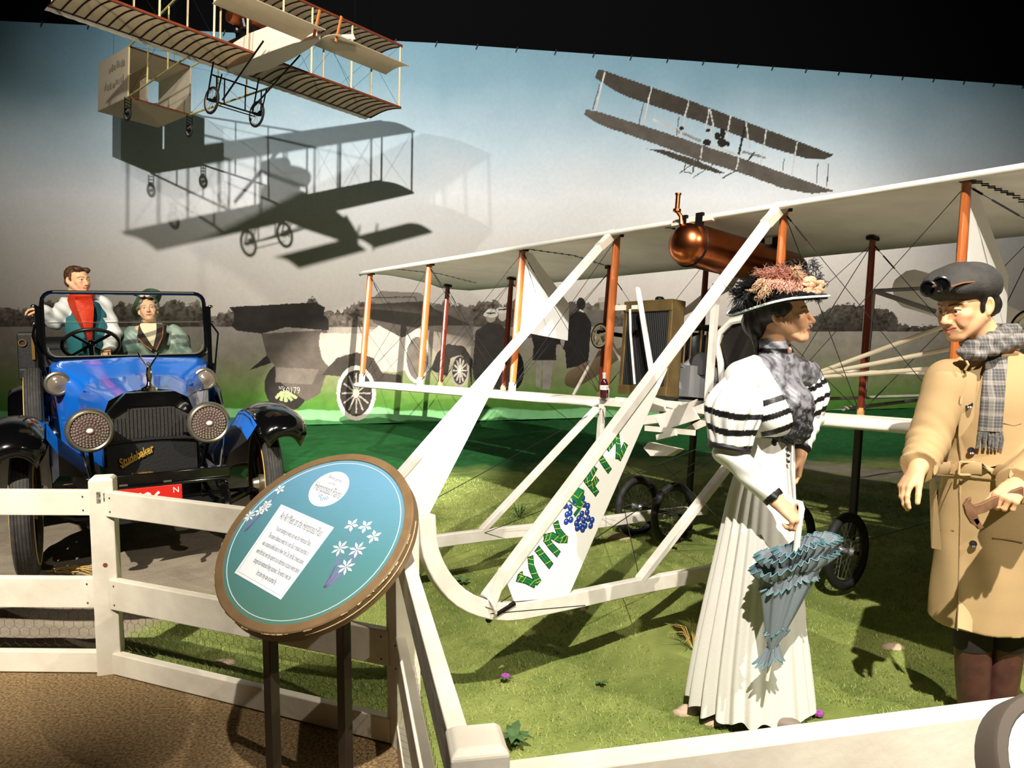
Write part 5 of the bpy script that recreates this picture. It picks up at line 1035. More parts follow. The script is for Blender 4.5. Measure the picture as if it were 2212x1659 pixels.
# ------------------------------------------------------------------ continuous bodies: smooth-union fields meshed on a grid
class Field:
    def __init__(s, xs, ys, zs):
        s.ax = [np.asarray(a, np.float32) for a in (xs, ys, zs)]
        s.d = np.full([len(a) for a in s.ax], .5, np.float32)
    def sub(s, lo, hi):
        sl = []
        for a, l, h in zip(s.ax, lo, hi):
            i = max(0, np.searchsorted(a, l) - 1); j = min(len(a), np.searchsorted(a, h) + 1)
            if j - i < 1: return None
            sl.append(slice(i, j))
        X = s.ax[0][sl[0]][:, None, None]; Y = s.ax[1][sl[1]][None, :, None]; Z = s.ax[2][sl[2]][None, None, :]
        return tuple(sl), X, Y, Z
    def union(s, sl, e, k):
        d = s.d[sl]
        if k <= 1e-5: s.d[sl] = np.minimum(d, e); return
        h = np.clip(.5 + .5 * (d - e) / k, 0, 1); s.d[sl] = d + (e - d) * h - k * h * (1 - h)
    def carve(s, sl, e, k):
        d = s.d[sl]; e = -e
        if k <= 1e-5: s.d[sl] = np.maximum(d, e); return
        h = np.clip(.5 - .5 * (d - e) / k, 0, 1); s.d[sl] = d + (e - d) * h + k * h * (1 - h)
    def cap(s, a, b, r1, r2=None, k=.01, cut=False):
        r2 = r1 if r2 is None else r2; a = np.array(a, np.float32); b = np.array(b, np.float32); m = max(r1, r2) + k + .02
        q = s.sub(np.minimum(a, b) - m, np.maximum(a, b) + m)
        if q is None: return s
        sl, X, Y, Z = q; ab = b - a; L = float(ab @ ab) + 1e-12
        px, py, pz = X - a[0], Y - a[1], Z - a[2]
        t = np.clip((px * ab[0] + py * ab[1] + pz * ab[2]) / L, 0, 1)
        e = np.sqrt((px - t * ab[0]) ** 2 + (py - t * ab[1]) ** 2 + (pz - t * ab[2]) ** 2) - (r1 + (r2 - r1) * t)
        (s.carve if cut else s.union)(sl, e, k); return s
    def chain(s, pts, rs, k=.01):
        for i in range(len(pts) - 1): s.cap(pts[i], pts[i + 1], rs[i], rs[i + 1], k)
        return s
    def ell(s, c, r, R=None, k=.01, cut=False):
        c = np.array(c, np.float32); r = np.array(r, np.float32) if np.ndim(r) else np.full(3, r, np.float32); m = float(max(r)) + k + .02
        q = s.sub(c - m, c + m)
        if q is None: return s
        sl, X, Y, Z = q; p = [X - c[0], Y - c[1], Z - c[2]]
        if R is not None: R = np.array(R, np.float32); p = [R[0, i] * p[0] + R[1, i] * p[1] + R[2, i] * p[2] for i in range(3)]
        k0 = np.sqrt(sum((p[i] / r[i]) ** 2 for i in range(3))); k1 = np.sqrt(sum((p[i] / r[i] ** 2) ** 2 for i in range(3))) + 1e-9
        e = k0 * (k0 - 1) / k1; (s.carve if cut else s.union)(sl, e.astype(np.float32), k); return s
    def plane(s, n, c, k=0.0):               # keep the side n points away from
        n = Vector(n).normalized(); X, Y, Z = s.ax[0][:, None, None], s.ax[1][None, :, None], s.ax[2][None, None, :]
        e = n.x * (X - c[0]) + n.y * (Y - c[1]) + n.z * (Z - c[2]); s.d = np.maximum(s.d, e.astype(np.float32)); return s
    def disp(s, fn):
        X, Y, Z = s.ax[0][:, None, None], s.ax[1][None, :, None], s.ax[2][None, None, :]; s.d += fn(X, Y, Z).astype(np.float32); return s
    def mesh(s):
        d = s.d; S = d < 0; nx, ny, nz = d.shape
        c = np.zeros((nx - 1, ny - 1, nz - 1), np.int8)
        for i in (0, 1):
            for j in (0, 1):
                for k in (0, 1): c += S[i:nx - 1 + i, j:ny - 1 + j, k:nz - 1 + k]
        act = np.argwhere((c > 0) & (c < 8)); ids = np.full((nx - 1, ny - 1, nz - 1), -1, np.int32); ids[tuple(act.T)] = np.arange(len(act))
        acc = np.zeros((len(act), 3)); cnt = np.zeros(len(act)); cs = [(i, j, k) for i in (0, 1) for j in (0, 1) for k in (0, 1)]
        dv = {q: d[act[:, 0] + q[0], act[:, 1] + q[1], act[:, 2] + q[2]] for q in cs}
        for a in cs:
            for b in cs:
                if a < b and sum(abs(u - v) for u, v in zip(a, b)) == 1:
                    va, vb = dv[a], dv[b]; m = (va < 0) != (vb < 0); t = np.where(m, va / np.where(m, va - vb, 1), 0)
                    p = np.array(a)[None] + t[:, None] * (np.array(b) - np.array(a))[None]; acc[m] += p[m]; cnt[m] += 1
        f = acc / cnt[:, None]; V = np.empty_like(f)
        for i in range(3): a = s.ax[i].astype(float); V[:, i] = a[act[:, i]] * (1 - f[:, i]) + a[act[:, i] + 1] * f[:, i]
        F = []
        for ax in range(3):
            A = np.moveaxis(S, ax, 0); I = np.moveaxis(ids, ax, 0)
            e = A[:-1, 1:-1, 1:-1] != A[1:, 1:-1, 1:-1]; w = np.argwhere(e)
            if len(w) == 0: continue
            i, j, k = w.T; q = np.stack([I[i, j, k], I[i, j + 1, k], I[i, j + 1, k + 1], I[i, j, k + 1]], -1)
            fl = A[i, j + 1, k + 1] ^ (ax == 1); q[~fl] = q[~fl][:, ::-1]; F.append(q)
        F = np.concatenate(F); F = F[(F >= 0).all(1)]; u_ = np.unique(F); mp_ = np.full(len(V), -1); mp_[u_] = np.arange(len(u_)); V = V[u_]; F = mp_[F]
        return V, F
def axis_(segs):                              # segs: (start, stop, step) pieces
    out = []
    for a, b, h in segs: out.append(np.arange(a, b - h * .3, h))
    return np.concatenate(out)
def smoothmesh(V, F, it=1, lam=.5):
    n = len(V); E = np.concatenate([F[:, [0, 1]], F[:, [1, 2]], F[:, [2, 3]], F[:, [3, 0]]]); 
    for _ in range(it):
        a = np.zeros_like(V); c = np.zeros(n)
        for i, j in ((0, 1), (1, 0)):
            for q in range(3): a[:, q] += np.bincount(E[:, i], V[E[:, j], q], n)
            c += np.bincount(E[:, i], minlength=n)
        V = V * (1 - lam) + lam * a / np.maximum(c, 1)[:, None]
    return V
def A3(v): return np.array(v, float)
def head_frame(c, fw, up=(0, 0, 1), sc=1.0):
    fw = Vector(fw).normalized(); up = Vector(up); lf = up.cross(fw).normalized(); up = fw.cross(lf)      # lf = the person's left
    R = np.array((lf, -fw, up)).T; return dict(c=A3(c), R=R, sc=sc)
def head_sdf(S, H, female=False, smile=0.0, open_eyes=1.0, neck=True):
    c, R, sc = H['c'], H['R'], H['sc']
    P = lambda x, y, z: c + R @ (A3((x, y, z)) * sc)
    E = lambda p, r, k, cut=False, rot=None: S.ell(P(*p), A3(r) * sc, R if rot is None else R @ np.array(rot), k * sc, cut)
    C = lambda a, b, r1, r2, k, cut=False: S.cap(P(*a), P(*b), r1 * sc, r2 * sc, k * sc, cut)
    jw = .9 if female else 1.0
    E((0, .016, .030), (.071, .090, .084), .01); E((0, -.030, .012), (.058, .058, .075), .03); E((0, -.034, -.045), (.047 * jw, .050, .050), .03)
    for x in (-1, 1):
        C((x * .054 * jw, .0, -.040), (x * .020, -.062, -.094), .021, .016, .03)
        E((x * .041, -.062, -.020), (.022, .020, .016), .02)
        E((x * .032, -.070, -.045), (.020, .018, .022), .02)
    E((0, -.074, -.096), (.019 * jw, .017, .015), .018); E((0, -.074, -.062), (.030, .020, .030), .02)
    for x in (-1, 1):
        C((x * .012, -.083, .019), (x * .048, -.066, .021), .010, .008, .014)
        E((x * .032, -.100, -.002), (.018, .016, .012), .012, True)
    C((0, -.084, .012), (0, -.110, -.034), .0085, .0115, .010); E((0, -.108, -.037), (.010, .010, .009), .006)
    for x in (-1, 1):
        E((x * .012, -.096, -.040), (.008, .010, .0075), .006)
        E((x * .006, -.108, -.0475), (.0035, .006, .003), .002, True)
        E((x * .031, -.0745, -.002), (.0132, .0135, .0125), .002)                      # eyeball
        C((x * .018, -.0835, .0045), (x * .031, -.0875, .0085), .0035, .0042, .004); C((x * .031, -.0875, .0085), (x * .046, -.0785, .0035), .0042, .003, .004)
        C((x * .019, -.083, -.009), (x * .032, -.0858, -.0125), .003, .0034, .004); C((x * .032, -.0858, -.0125), (x * .045, -.078, -.008), .0034, .003, .004)
    w_ = .024 + .004 * smile; lift = .006 * smile
    C((0, -.0950, -.0625), (w_, -.083, -.0655 + lift), .0052, .0026, .005); C((0, -.0950, -.0625), (-w_, -.083, -.0655 + lift), .0052, .0026, .005)
    C((0, -.0935, -.0735), (w_ * .85, -.083, -.0685 + lift), .0062, .003, .005); C((0, -.0935, -.0735), (-w_ * .85, -.083, -.0685 + lift), .0062, .003, .005)
    C((0, -.1005, -.0678), (w_, -.0885, -.0665 + lift), .0016, .0012, .003, True); C((0, -.1005, -.0678), (-w_, -.0885, -.0665 + lift), .0016, .0012, .003, True)
    if smile:
        for x in (-1, 1): C((x * .026, -.092, -.038), (x * .040, -.082, -.066), .003, .003, .010, True)
    for x in (-1, 1):
        rot = Matrix.Rotation(x * -.25, 3, 'Z') @ Matrix.Rotation(-.15, 3, 'X')
        E((x * .0775, .014, -.004), (.0085, .019, .031), .006, False, rot); E((x * .083, .010, .0), (.0055, .010, .018), .004, True, rot); E((x * .076, .006, -.028), (.007, .009, .010), .006)
    if neck: C((0, .022, -.05), (0, .04, -.12), .050 if not female else .045, .052 if not female else .045, .03)
def head_cols(V, H, skin, lips=(176, 96, 84), brow=(60, 40, 28), iris=(70, 52, 36), cheek=(206, 130, 104), browz=.021, smile=0.0, lash=1.0):
    L = ((V - H['c']) @ H['R']) / H['sc']; x, y, z = L.T; ax = np.abs(x)
    col = np.repeat(slin(skin)[None], len(V), 0)
    def mixc(m, c): m = np.clip(m, 0, 1)[:, None]; col[:] = col * (1 - m) + slin(c)[None] * m
    near = np.sqrt(x * x + y * y + z * z) < .16
    mixc(near * (y < -.03) * .45 * np.exp(-((ax - .042) / .018) ** 2 - ((z + .028) / .018) ** 2), cheek)
    mixc(near * (y < -.08) * .35 * np.exp(-(x / .014) ** 2 - ((z + .036) / .012) ** 2), cheek)
    lz = -.0672 + .006 * smile * np.clip(ax / .026, 0, 1)
    m = near * (y < -.074) * np.clip((1 - ((x / (.026 + .004 * smile)) ** 2 + ((z - lz + .0006) / .0095) ** 2)) * 4, 0, 1); mixc(m * .9, lips)
    mixc(near * (y < -.07) * np.exp(-((z - lz - .0004) / .0014) ** 2) * (ax < .025 + .004 * smile) * .75, (86, 36, 30))
    bz = browz + .004 * np.sin(np.clip((ax - .012) / .04, 0, 1) * PI) - .002
    mixc(near * (y < -.05) * np.clip((.0042 - np.abs(z - bz)) / .0018, 0, 1) * (ax > .012) * (ax < .054) * .9, brow)
    ex = ax - .031; rr = np.sqrt(ex ** 2 + (y + .0745) ** 2 + (z + .002) ** 2)
    eye = near * (rr < .0142) * (y < -.078) * (np.abs(z + .002) < .0078)
    mixc(eye * 1.0, (226, 220, 212)); ir = np.sqrt((ax - .031) ** 2 + (z + .0015) ** 2)
    mixc(eye * (ir < .0068), iris); mixc(eye * (ir < .0032), (12, 10, 9))
    lid = near * (y < -.074) * np.exp(-((z - (.0055 - 70 * ex ** 2 * .12)) / .0018) ** 2) * (np.abs(ex) < .0165); mixc(lid * .8 * lash, (50, 34, 26))
    return col
def hand_sdf(S, wrist, d, n, thumb_side, curls, sc=1.0, thumb=(.6, .5, .35), tcurl=.5, spread=.10, wr=.026):
    d = Vector(d).normalized(); n = Vector(n); n = (n - d * n.dot(d)).normalized(); l = d.cross(n) * thumb_side; w0 = Vector(wrist)
    K = []
    for i in range(4):
        b = w0 + l * ((.016 - .011 * i) * sc); k = w0 + d * ((.086, .090, .086, .078)[i] * sc) + l * ((.031 - .0205 * i) * sc) - n * ((.001, -.002, -.001, .002)[i] * sc * -1)
        S.cap(b, k, .0150 * sc, (.0105, .0108, .0102, .0092)[i] * sc, .012 * sc); K.append(k)
    S.ell(w0 + d * (.045 * sc), A3((.040, .036, .014)) * sc, np.array((d, l, n)).T, .012 * sc)
    S.cap(w0 - d * .02 * sc, w0 + d * .02 * sc, wr * sc * .9, wr * sc * .85, .014 * sc)
    nails = []
    for i in range(4):
        p = K[i]; ang = 0; L = (.073, .080, .075, .058)[i] * sc; sp = l * (spread * (1.2 - .8 * i)); r = (.0092, .0095, .0090, .0080)[i] * sc
        for q, (fr, cm_) in enumerate(((.46, 1.0), (.30, 1.05), (.25, .7))):
            ang += curls[i] * cm_; dd = (d * math.cos(ang) + n * math.sin(ang) + sp * math.cos(ang)).normalized(); e = p + dd * (L * fr)
            S.cap(p, e, r * (1 - .06 * q), r * (.95 - .08 * q), (.006 if q == 0 else .002) * sc); S.ell(p, r * 1.06, None, .002 * sc)
            p = e
        nails.append((p, dd))
    b = w0 + d * (.022 * sc) + l * (.022 * sc) + n * .006 * sc; dd = (l * thumb[0] + d * thumb[1] + n * thumb[2]).normalized(); e = b + dd * (.046 * sc); S.cap(b, e, .0165 * sc, .0118 * sc, .010 * sc)
    for q, L in enumerate((.034, .028)):
        dd = (dd + (d * .5 - l * .35 + n * .5) * tcurl).normalized(); f = e + dd * (L * sc); S.cap(e, f, .0112 * sc * (1 - .08 * q), .0098 * sc * (1 - .1 * q), .003 * sc); e = f
    return nails
def person(name, label, loc): return thing(name, label, 'person', loc)
def body_mesh(S, parent, cols, m, name='body', it=1):
    V, F = S.mesh(); V = smoothmesh(V, F, it, .4); c = cols(V) if callable(cols) else np.repeat(slin(cols)[None], len(V), 0)
    o = npmesh(name, V - np.array(parent.location), F, m, parent, True, c); return o
skin_m = mat_vcol('painted_wax_skin', .5, bump=(220, .05), spec=.35, sss=.0)
cloth_m = mat_vcol('woven_cloth', .85, bump=(320, .12), spec=.15)
satin_m = mat_vcol('satin_cloth', .42, bump=(160, .08), spec=.4)
hair_dark = mat('dark_hair', (20, 15, 13), .5, bump=(90, .5), stretch=(1, 1, .25)); hair_brown = mat('brown_hair', (84, 54, 30), .5, var=(60, 36, 20), scale=60, bump=(90, .5), stretch=(1, 1, .3)); hair_grey = mat('grey_hair', (132, 126, 112), .6, var=(90, 84, 74), scale=50, bump=(60, .8))
def cmix(col, m, c): m = np.clip(m, 0, 1)[:, None]; col[:] = col * (1 - m) + slin(c)[None] * m
def vec(*a): return Vector(a)
# ------------------------------------------------------------------ standing woman
Wn = person('person', 'person in a long white dress with black banded puffed sleeves and a big feathered hat', (.93, 3.08, 0))
WY0 = 3.08
HF = vec(.93, -.36, .10); HW = head_frame(at(1688, 680, 3.08), HF, (0, 0, 1), 1.0); WSC = 1.0
Tf, Tl = vec(.72, -.69, 0), vec(.69, .72, 0)
shR, elR, wrR = at(1604, 818, 2.98), at(1570, 980, 2.94), at(1674, 1080, 2.84)
shL, elL, wrL = at(1742, 806, 3.22), at(1756, 900, 3.24), at(1728, 985, 3.14)
nb, chest, waist, hips = at(1678, 778, 3.10), at(1668, 865, 3.09), at(1660, 975, 3.09), at(1650, 1065, 3.09)
S = Field(axis_([(.60, .90, .005), (.90, 1.19, .0026), (1.19, 1.32, .005)]), axis_([(2.62, 2.70, .004), (2.70, 2.92, .003), (2.92, 3.22, .003), (3.22, 3.42, .005)]), axis_([(-.01, .70, .012), (.70, 1.16, .0034), (1.16, 1.40, .005), (1.40, 1.72, .0026)]))
S.chain([nb, chest, waist, hips], [.045, .080, .060, .075], .03); S.ell(chest, (.105, .080, .12), np.array((Tl, -Tf, vec(0, 0, 1))).T, .03)
S.chain([shR, elR, wrR], [.045, .036, .024], .01); S.chain([shL, elL, wrL], [.045, .036, .024], .01); S.cap(nb + vec(0, 0, -.03), shR, .036, .04, .02); S.cap(nb + vec(0, 0, -.03), shL, .036, .04, .02)
for sx in (-1, 1):
    hp_ = hips + Tl * (.045 * sx); kn = vec(hp_.x, hp_.y, .48); an = vec(hp_.x + .02, hp_.y - .06 * (sx < 0), .07); S.chain([hp_, kn, an], [.055, .05, .036], .02)
S.cap(HW['c'] + HW['R'] @ A3((0, .03, -.09)), nb, .047, .05, .02)
head_sdf(S, HW, True)
hand_sdf(S, wrR + vec(.012, -.008, -.01), (.62, -.42, -.55), (-.15, .35, -.9), 1, (1.0, 1.05, 1.1, 1.15), .98, (.4, .7, .4), .5, .05)
hand_sdf(S, wrL, (-.06, -.05, -1), (-.75, .2, .0), -1, (.35, .4, .45, .5), .86)
def wcols(V):
    c = head_cols(V, HW, (218, 168, 130), (178, 92, 82), (44, 28, 22)); L = ((V - HW['c']) @ HW['R']) / HW['sc']
    return c
body_mesh(S, Wn, wcols, skin_m)
# skirt with pleats
sk_l = [(985, 1602, 1716, .085), (1010, 1594, 1714, .092), (1060, 1578, 1714, .11), (1120, 1566, 1716, .125), (1200, 1549, 1722, .14), (1300, 1527, 1730, .16), (1400, 1507, 1738, .18), (1470, 1496, 1745, .195), (1512, 1491, 1749, .205)]
sk_l = [(940, 1612, 1712, .078)] + sk_l
rings = []; NP = 200
for q, (py, xl, xr, dp) in enumerate(sk_l):
    t = q / (len(sk_l) - 1); A_ = at(xl, py, WY0); B_ = at(xr, py, WY0); cx = (A_.x + B_.x) / 2; hw = (B_.x - A_.x) / 2; z = A_.z if q < len(sk_l) - 1 else .035; ring = []
    for k in range(NP):
        a = 2 * PI * k / NP; pl = 1 - 1.9 * abs(math.sin(a * 10 + .7 * math.sin(a * 3))) ** 1.6 * 1.0; pl = -pl * .8; amp = .006 + .13 * t ** .8 * (.6 + .4 * math.sin(a * 2 + 1)); r = 1 + amp * pl
        zz = z + (.045 * (max(0, math.sin(a + .2))) + .012 * math.sin(a * 15) if q == len(sk_l) - 1 else 0)
        ring.append((cx + hw * r * math.cos(a), WY0 + dp * r * math.sin(a), zz))
    rings.append(ring)
mb = MB(); mb.loft(rings, caps=False)
skm = mat('ivory_skirt', (216, 213, 206), .7, bump=(140, .12), spec=.25)
so = mb.build('skirt', skm, Wn, 2); so.location = (-.93, -3.08, 0)
md = so.modifiers.new('sub', 'SUBSURF'); md.levels = 1; md.render_levels = 1
def wpart(name, m, fn, smooth=True, par=None): 
    mb = MB(); fn(mb); o = mb.build(name, m, par or Wn, smooth)
    if par is None: o.location = (-.93, -3.08, 0)
    return o
jet = mat('black_jet_button', (10, 10, 11), .2, coat=.5)
wpart('buttons', jet, lambda m: [m.ball(at(1702 + .3 * k, 945 + 13 * k, 2.985), .0065, 8) for k in range(5)], True, so)
wpart('skirt_placket', skm, lambda m: m.path([at(1712, 960, 2.99), at(1711, 1010, 2.985), at(1716, 1060, 2.98)], .004, 6), True, so)
wpart('shoe', mat('taupe_shoe', (120, 108, 96), .6), lambda m: m.ball((1.035, 2.90, .035), (.075, .035, .034), 14, Matrix.Rotation(-.5, 3, 'Z')), True)
# blouse with black lace
J = Field(axis_([(.72, 1.30, .0042)]), axis_([(2.8, 3.40, .0045)]), axis_([(1.06, 1.50, .0042)]))
Rt = np.array((Tl, -Tf, vec(0, 0, 1))).T
J.ell(chest + Tf * .01, (.135, .108, .15), Rt, .03); J.ell(at(1716, 880, 3.02), (.085, .07, .09), Rt, .03); J.ell(at(1720, 925, 3.0), (.05, .06, .06), Rt, .03); J.cap(waist, chest, .085, .10, .03)
J.chain([HW['c'] + HW['R'] @ A3((0, .035, -.112)), nb], [.058, .068], .02); J.cap(nb + vec(0, 0, -.02), shL + vec(0, 0, -.01), .058, .062, .03); J.cap(nb + vec(0, 0, -.02), shR, .058, .062, .03)
J.disp(lambda X, Y, Z: .004 * np.sin(X * 90 + Z * 60) * np.sin(Y * 70 - Z * 110))
J.plane((0, 0, -1), (0, 0, at(1700, 985, 3.08).z))
def lace(V):
    n = noise2(V[:, 0] * 40 + V[:, 1] * 30, V[:, 2] * 40 - V[:, 1] * 20, 51); n2_ = noise2(V[:, 0] * 120, V[:, 2] * 120 + V[:, 1] * 90, 52)
    c = np.repeat(slin((128, 128, 134))[None], len(V), 0); z0_ = at(1700, 850, 3.0).z
    cmix(c, np.clip((n - .46) * 5, 0, 1) * .8, (48, 48, 52)); cmix(c, np.clip((z0_ - V[:, 2]) * 14 + (n - .5) * 3, 0, 1) * .92, (16, 16, 18)); cmix(c, (n2_ > .62) * .5, (120, 120, 126))
    zb = (HW['c'] + HW['R'] @ A3((0, 0, -.138)))[2]; cmix(c, (np.abs(V[:, 2] - zb) < .010), (10, 10, 11)); return c
lo_ = body_mesh(J, Wn, lace, satin_m, 'lace_blouse')
wpart('brooch', mat('pink_gold_brooch', (206, 160, 140), .25, metal=.6), lambda m: (m.ball(at(1706, 757, 3.005), (.009, .008, .014), 10)), True, None)
# jacket: cape collar front panel, puffed sleeves
J = Field(axis_([(.62, 1.36, .004)]), axis_([(2.72, 3.42, .0042)]), axis_([(1.0, 1.46, .004)]))
J.ell(chest + Tf * -.0 - Tl * .02, (.146, .120, .165), Rt, .03); J.cap(nb + vec(-.035, 0, -.01), shR + vec(0, 0, .0), .048, .07, .04); J.ell(at(1680, 900, 2.975), (.085, .055, .08), Rt, .03); J.cap(nb + vec(.02, .08, -.02), shL + vec(0, 0, -.015), .04, .06, .04)
# open the front so that the lace shows: cut everything in front of a slanting plane
cutn = (Tf * .62 + Tl * .78).normalized(); c0 = at(1692, 862, 2.96)
X, Y, Z = J.ax[0][:, None, None], J.ax[1][None, :, None], J.ax[2][None, None, :]
e = cutn.x * (X - c0.x) + cutn.y * (Y - c0.y) + .42 * (Z - c0.z) * 1.0
farL = (Tl.x * (X - c0.x) + Tl.y * (Y - c0.y)) - .215
J.d = np.maximum(J.d, np.minimum(e, -farL).astype(np.float32)); J.plane((0.15, -.1, -1), at(1690, 940, 2.98)); J.plane((0, 0, 1), (0, 0, at(1640, 762, 3.05).z))
def band(V, cl):
    c = np.repeat(slin((226, 226, 222))[None], len(V), 0)
    _, py = projnp(V[:, 0], V[:, 1], V[:, 2]); px, _ = projnp(V[:, 0], V[:, 1], V[:, 2])
    for y0, h in cl: cmix(c, (np.abs(py - (y0 - .33 * (px - 1640))) < h), (18, 18, 20))
    return c
zs_ = [at(1660, y, 2.95).z for y in (868, 901, 936)]
def jband(V):
    c = np.repeat(slin((226, 226, 222))[None], len(V), 0); u = (V - A3(at(1660, 870, 2.95))) @ A3(Tf + Tl * .3)
    for z_ in zs_: cmix(c, (np.abs(V[:, 2] - z_ - .36 * u) < .0115) * (u > -.03), (18, 18, 20))
    return c
body_mesh(J, Wn, jband, satin_m, 'jacket')
def sleeve(name, pts, rs, gath, cuffs, ref, axisv):
    K = Field(axis_([(.62, 1.42, .004)]), axis_([(2.72, 3.46, .0042)]), axis_([(.86, 1.46, .004)])); K.chain(pts, rs, .05)
    a = A3((pts[-1] - pts[0]).normalized())
    u1 = A3(Vector(a).cross(vec(.2, 1, 0)).normalized()); u2 = np.cross(a, u1)
    def f(X, Y, Z):
        p = [X - pts[0].x, Y - pts[0].y, Z - pts[0].z]; g1 = sum(p[i] * u1[i] for i in range(3)); g2 = sum(p[i] * u2[i] for i in range(3)); t = sum(p[i] * a[i] for i in range(3))
        return gath * np.sin(np.arctan2(g2, g1) * 13 + np.sin(t * 30)) * np.clip(1.2 - np.abs(t - .06) * 5, .15, 1)
    K.disp(f); K.plane(vec(*a), pts[-1] + vec(*a) * .045)
    def cc(V):
        c = np.repeat(slin((226, 226, 222))[None], len(V), 0); t = (V - A3(pts[0])) @ a
        w_ = .012 * np.sin(np.arctan2((V - A3(pts[0])) @ u2, (V - A3(pts[0])) @ u1) * 2 + 1)
        for t0, h in cuffs: cmix(c, np.abs(t + w_ - t0) < h, (18, 18, 20))
        return c
    return body_mesh(K, Wn, cc, satin_m, name)
sleeve('puffed_sleeve', [shR + vec(-.005, 0, -.02), at(1584, 885, 2.95), at(1579, 946, 2.945)], [.062, .090, .082], .008, ((.125, .0115), (.185, .0115), (.250, .015)), None, None)
sleeve('puffed_sleeve', [shL + vec(0, 0, -.015), at(1746, 850, 3.24), at(1744, 882, 3.235)], [.055, .068, .062], .006, ((.03, .010), (.085, .010), (.14, .012)), None, None)
_sa = (at(1579, 946, 2.945) - shR - vec(-.005, 0, -.02)).normalized()
wpart('sleeve_band', mat('black_ribbon', (14, 14, 15), .6), lambda m: m.torus(at(1579, 946, 2.945) + _sa * .040, .071, .011, _sa, 32, 8))
def lower(name, a, b, r1, r2, n0):
    K = Field(axis_([(.62, 1.42, .004)]), axis_([(2.72, 3.46, .004)]), axis_([(.86, 1.40, .004)])); K.cap(a, b, r1, r2, .01); K.cap(a + vec(0, 0, .07), a, r1 * .9, r1, .02); d = (b - a).normalized(); K.plane(d, b + d * .0)
    K.disp(lambda X, Y, Z: .0025 * np.sin(X * 70 + Z * 110 + Y * 40))
    L = (b - a).length
    def cc(V):
        c = np.repeat(slin((222, 222, 216))[None], len(V), 0); t = (V - A3(a)) @ A3(d); cmix(c, np.abs(t - L + .010) < .013, (18, 18, 20)); 
        u = (V - A3(a)) @ A3(n0); cmix(c, (np.abs((V - A3(a)) @ A3(Vector(n0).cross(d))) < .008) * (u > 0) * (t > L * .45), (18, 18, 20)); return c
    return body_mesh(K, Wn, cc, satin_m, name)
lower('forearm_sleeve', elR + vec(.004, 0, .012), wrR + vec(.0, 0, 0), .053, .038, (.45, .1, .85)); lower('forearm_sleeve', elL, wrL + vec(0, 0, .02), .042, .034, (1, 0, 0))
# hair and hat
Hd = Field(axis_([(.80, 1.2, .004)]), axis_([(2.9, 3.3, .004)]), axis_([(1.34, 1.75, .004)])); hc = HW['c']; R = HW['R']; pt = lambda x, y, z: hc + R @ (A3((x, y, z)) * 1.0)
Hd.ell(pt(0, .045, .045), (.083, .085, .078), R, .02); Hd.ell(pt(0, .095, -.02), (.060, .055, .062), R, .03); Hd.ell(pt(.055, .03, .02), (.03, .05, .04), R, .02); Hd.ell(pt(.070, .0, .026), (.018, .045, .026), R, .02); Hd.ell(pt(-.070, .0, .026), (.018, .045, .026), R, .02); Hd.ell(pt(-.055, .03, .02), (.03, .055, .045), R, .02); Hd.cap(pt(-.03, .10, -.07), pt(-.02, .10, -.15), .018, .006, .02); Hd.ell(pt(0, -.045, .075), (.06, .04, .03), R, .02)
Hd.disp(lambda X, Y, Z: .0022 * np.sin(X * 160 + Z * 90) * np.sin(Y * 150 + Z * 60))
V, F = Hd.mesh(); npmesh('hair', V - np.array(Wn.location), F, hair_dark, Wn)
hatc = at(1680, 640, 3.07); hb = mat('black_straw_hat', (16, 15, 16), .7, bump=(120, .6)); hu = mat('pale_blue_hat_lining', (206, 216, 214), .6)
def brimpt(a, r):           # tilted, drooping at the back-left
    x = math.cos(a) * r * 1.0; y = math.sin(a) * r * .92
    z = -.05 * (x / .19) ** 2 * (1 if x < 0 else .35) - .012 * (y / .17) ** 2 - .026 * x / .19 * -1 * (1 if x < 0 else .6)
    return hatc + vec(x, y, z + .0)
NB = 56
hat = wpart('hat', hb, lambda m: m.loft([[brimpt(2 * PI * k / NB, r) + vec(0, 0, dz) for k in range(NB)] for r, dz in ((.06, .012), (.12, .012), (.175, .010), (.188, .0))], caps=False))
wpart('hat_lining', hu, lambda m: m.loft([[brimpt(2 * PI * k / NB, r) + vec(0, 0, dz) for k in range(NB)] for r, dz in ((.06, -.004), (.12, -.004), (.18, -.006))], caps=False), True, hat)
wpart('brim_binding', hu, lambda m: m.path([brimpt(2 * PI * k / NB, .187) + vec(0, 0, .002) for k in range(NB)], .0045, 6, True), True, hat)
wpart('brim_band', hb, lambda m: m.path([brimpt(2 * PI * k / NB, .178) + vec(0, 0, -.007) for k in range(NB)], .004, 5, True), True, hat)
wpart('hat_crown', hb, lambda m: m.lathe([(.112, .0), (.108, .05), (.09, .088), (.05, .10), (.001, .103)], hatc + vec(.015, 0, .012), (.05, 0, 1), 28), True, hat)
def feather(m, base, tip, w, n, rr):
    ax = (tip - base); L = ax.length; sd = ax.cross(vec(0, -1, .3)).normalized(); upv = sd.cross(ax).normalized()
    for k in range(n):
        t = rr.uniform(0, 1); c = base + ax * t + upv * (.03 * math.sin(PI * t)); s_ = rr.choice((-1, 1)); q = ax.normalized() * rr.uniform(.2, .8) + sd * s_ * rr.uniform(.4, 1) + upv * rr.uniform(-.5, .9); ln = w * rr.uniform(.5, 1.1)
        m.path([c, c + q * ln * .4 + vec(0, 0, .004), c + q * ln * .75 + vec(rr.uniform(-.008, .008), 0, -.004), c + q * ln + vec(rr.uniform(-.012, .012), 0, -.016 * rr.random())], [.0015, .0014, .0011, .0005], 3)
rr = random.Random(3)
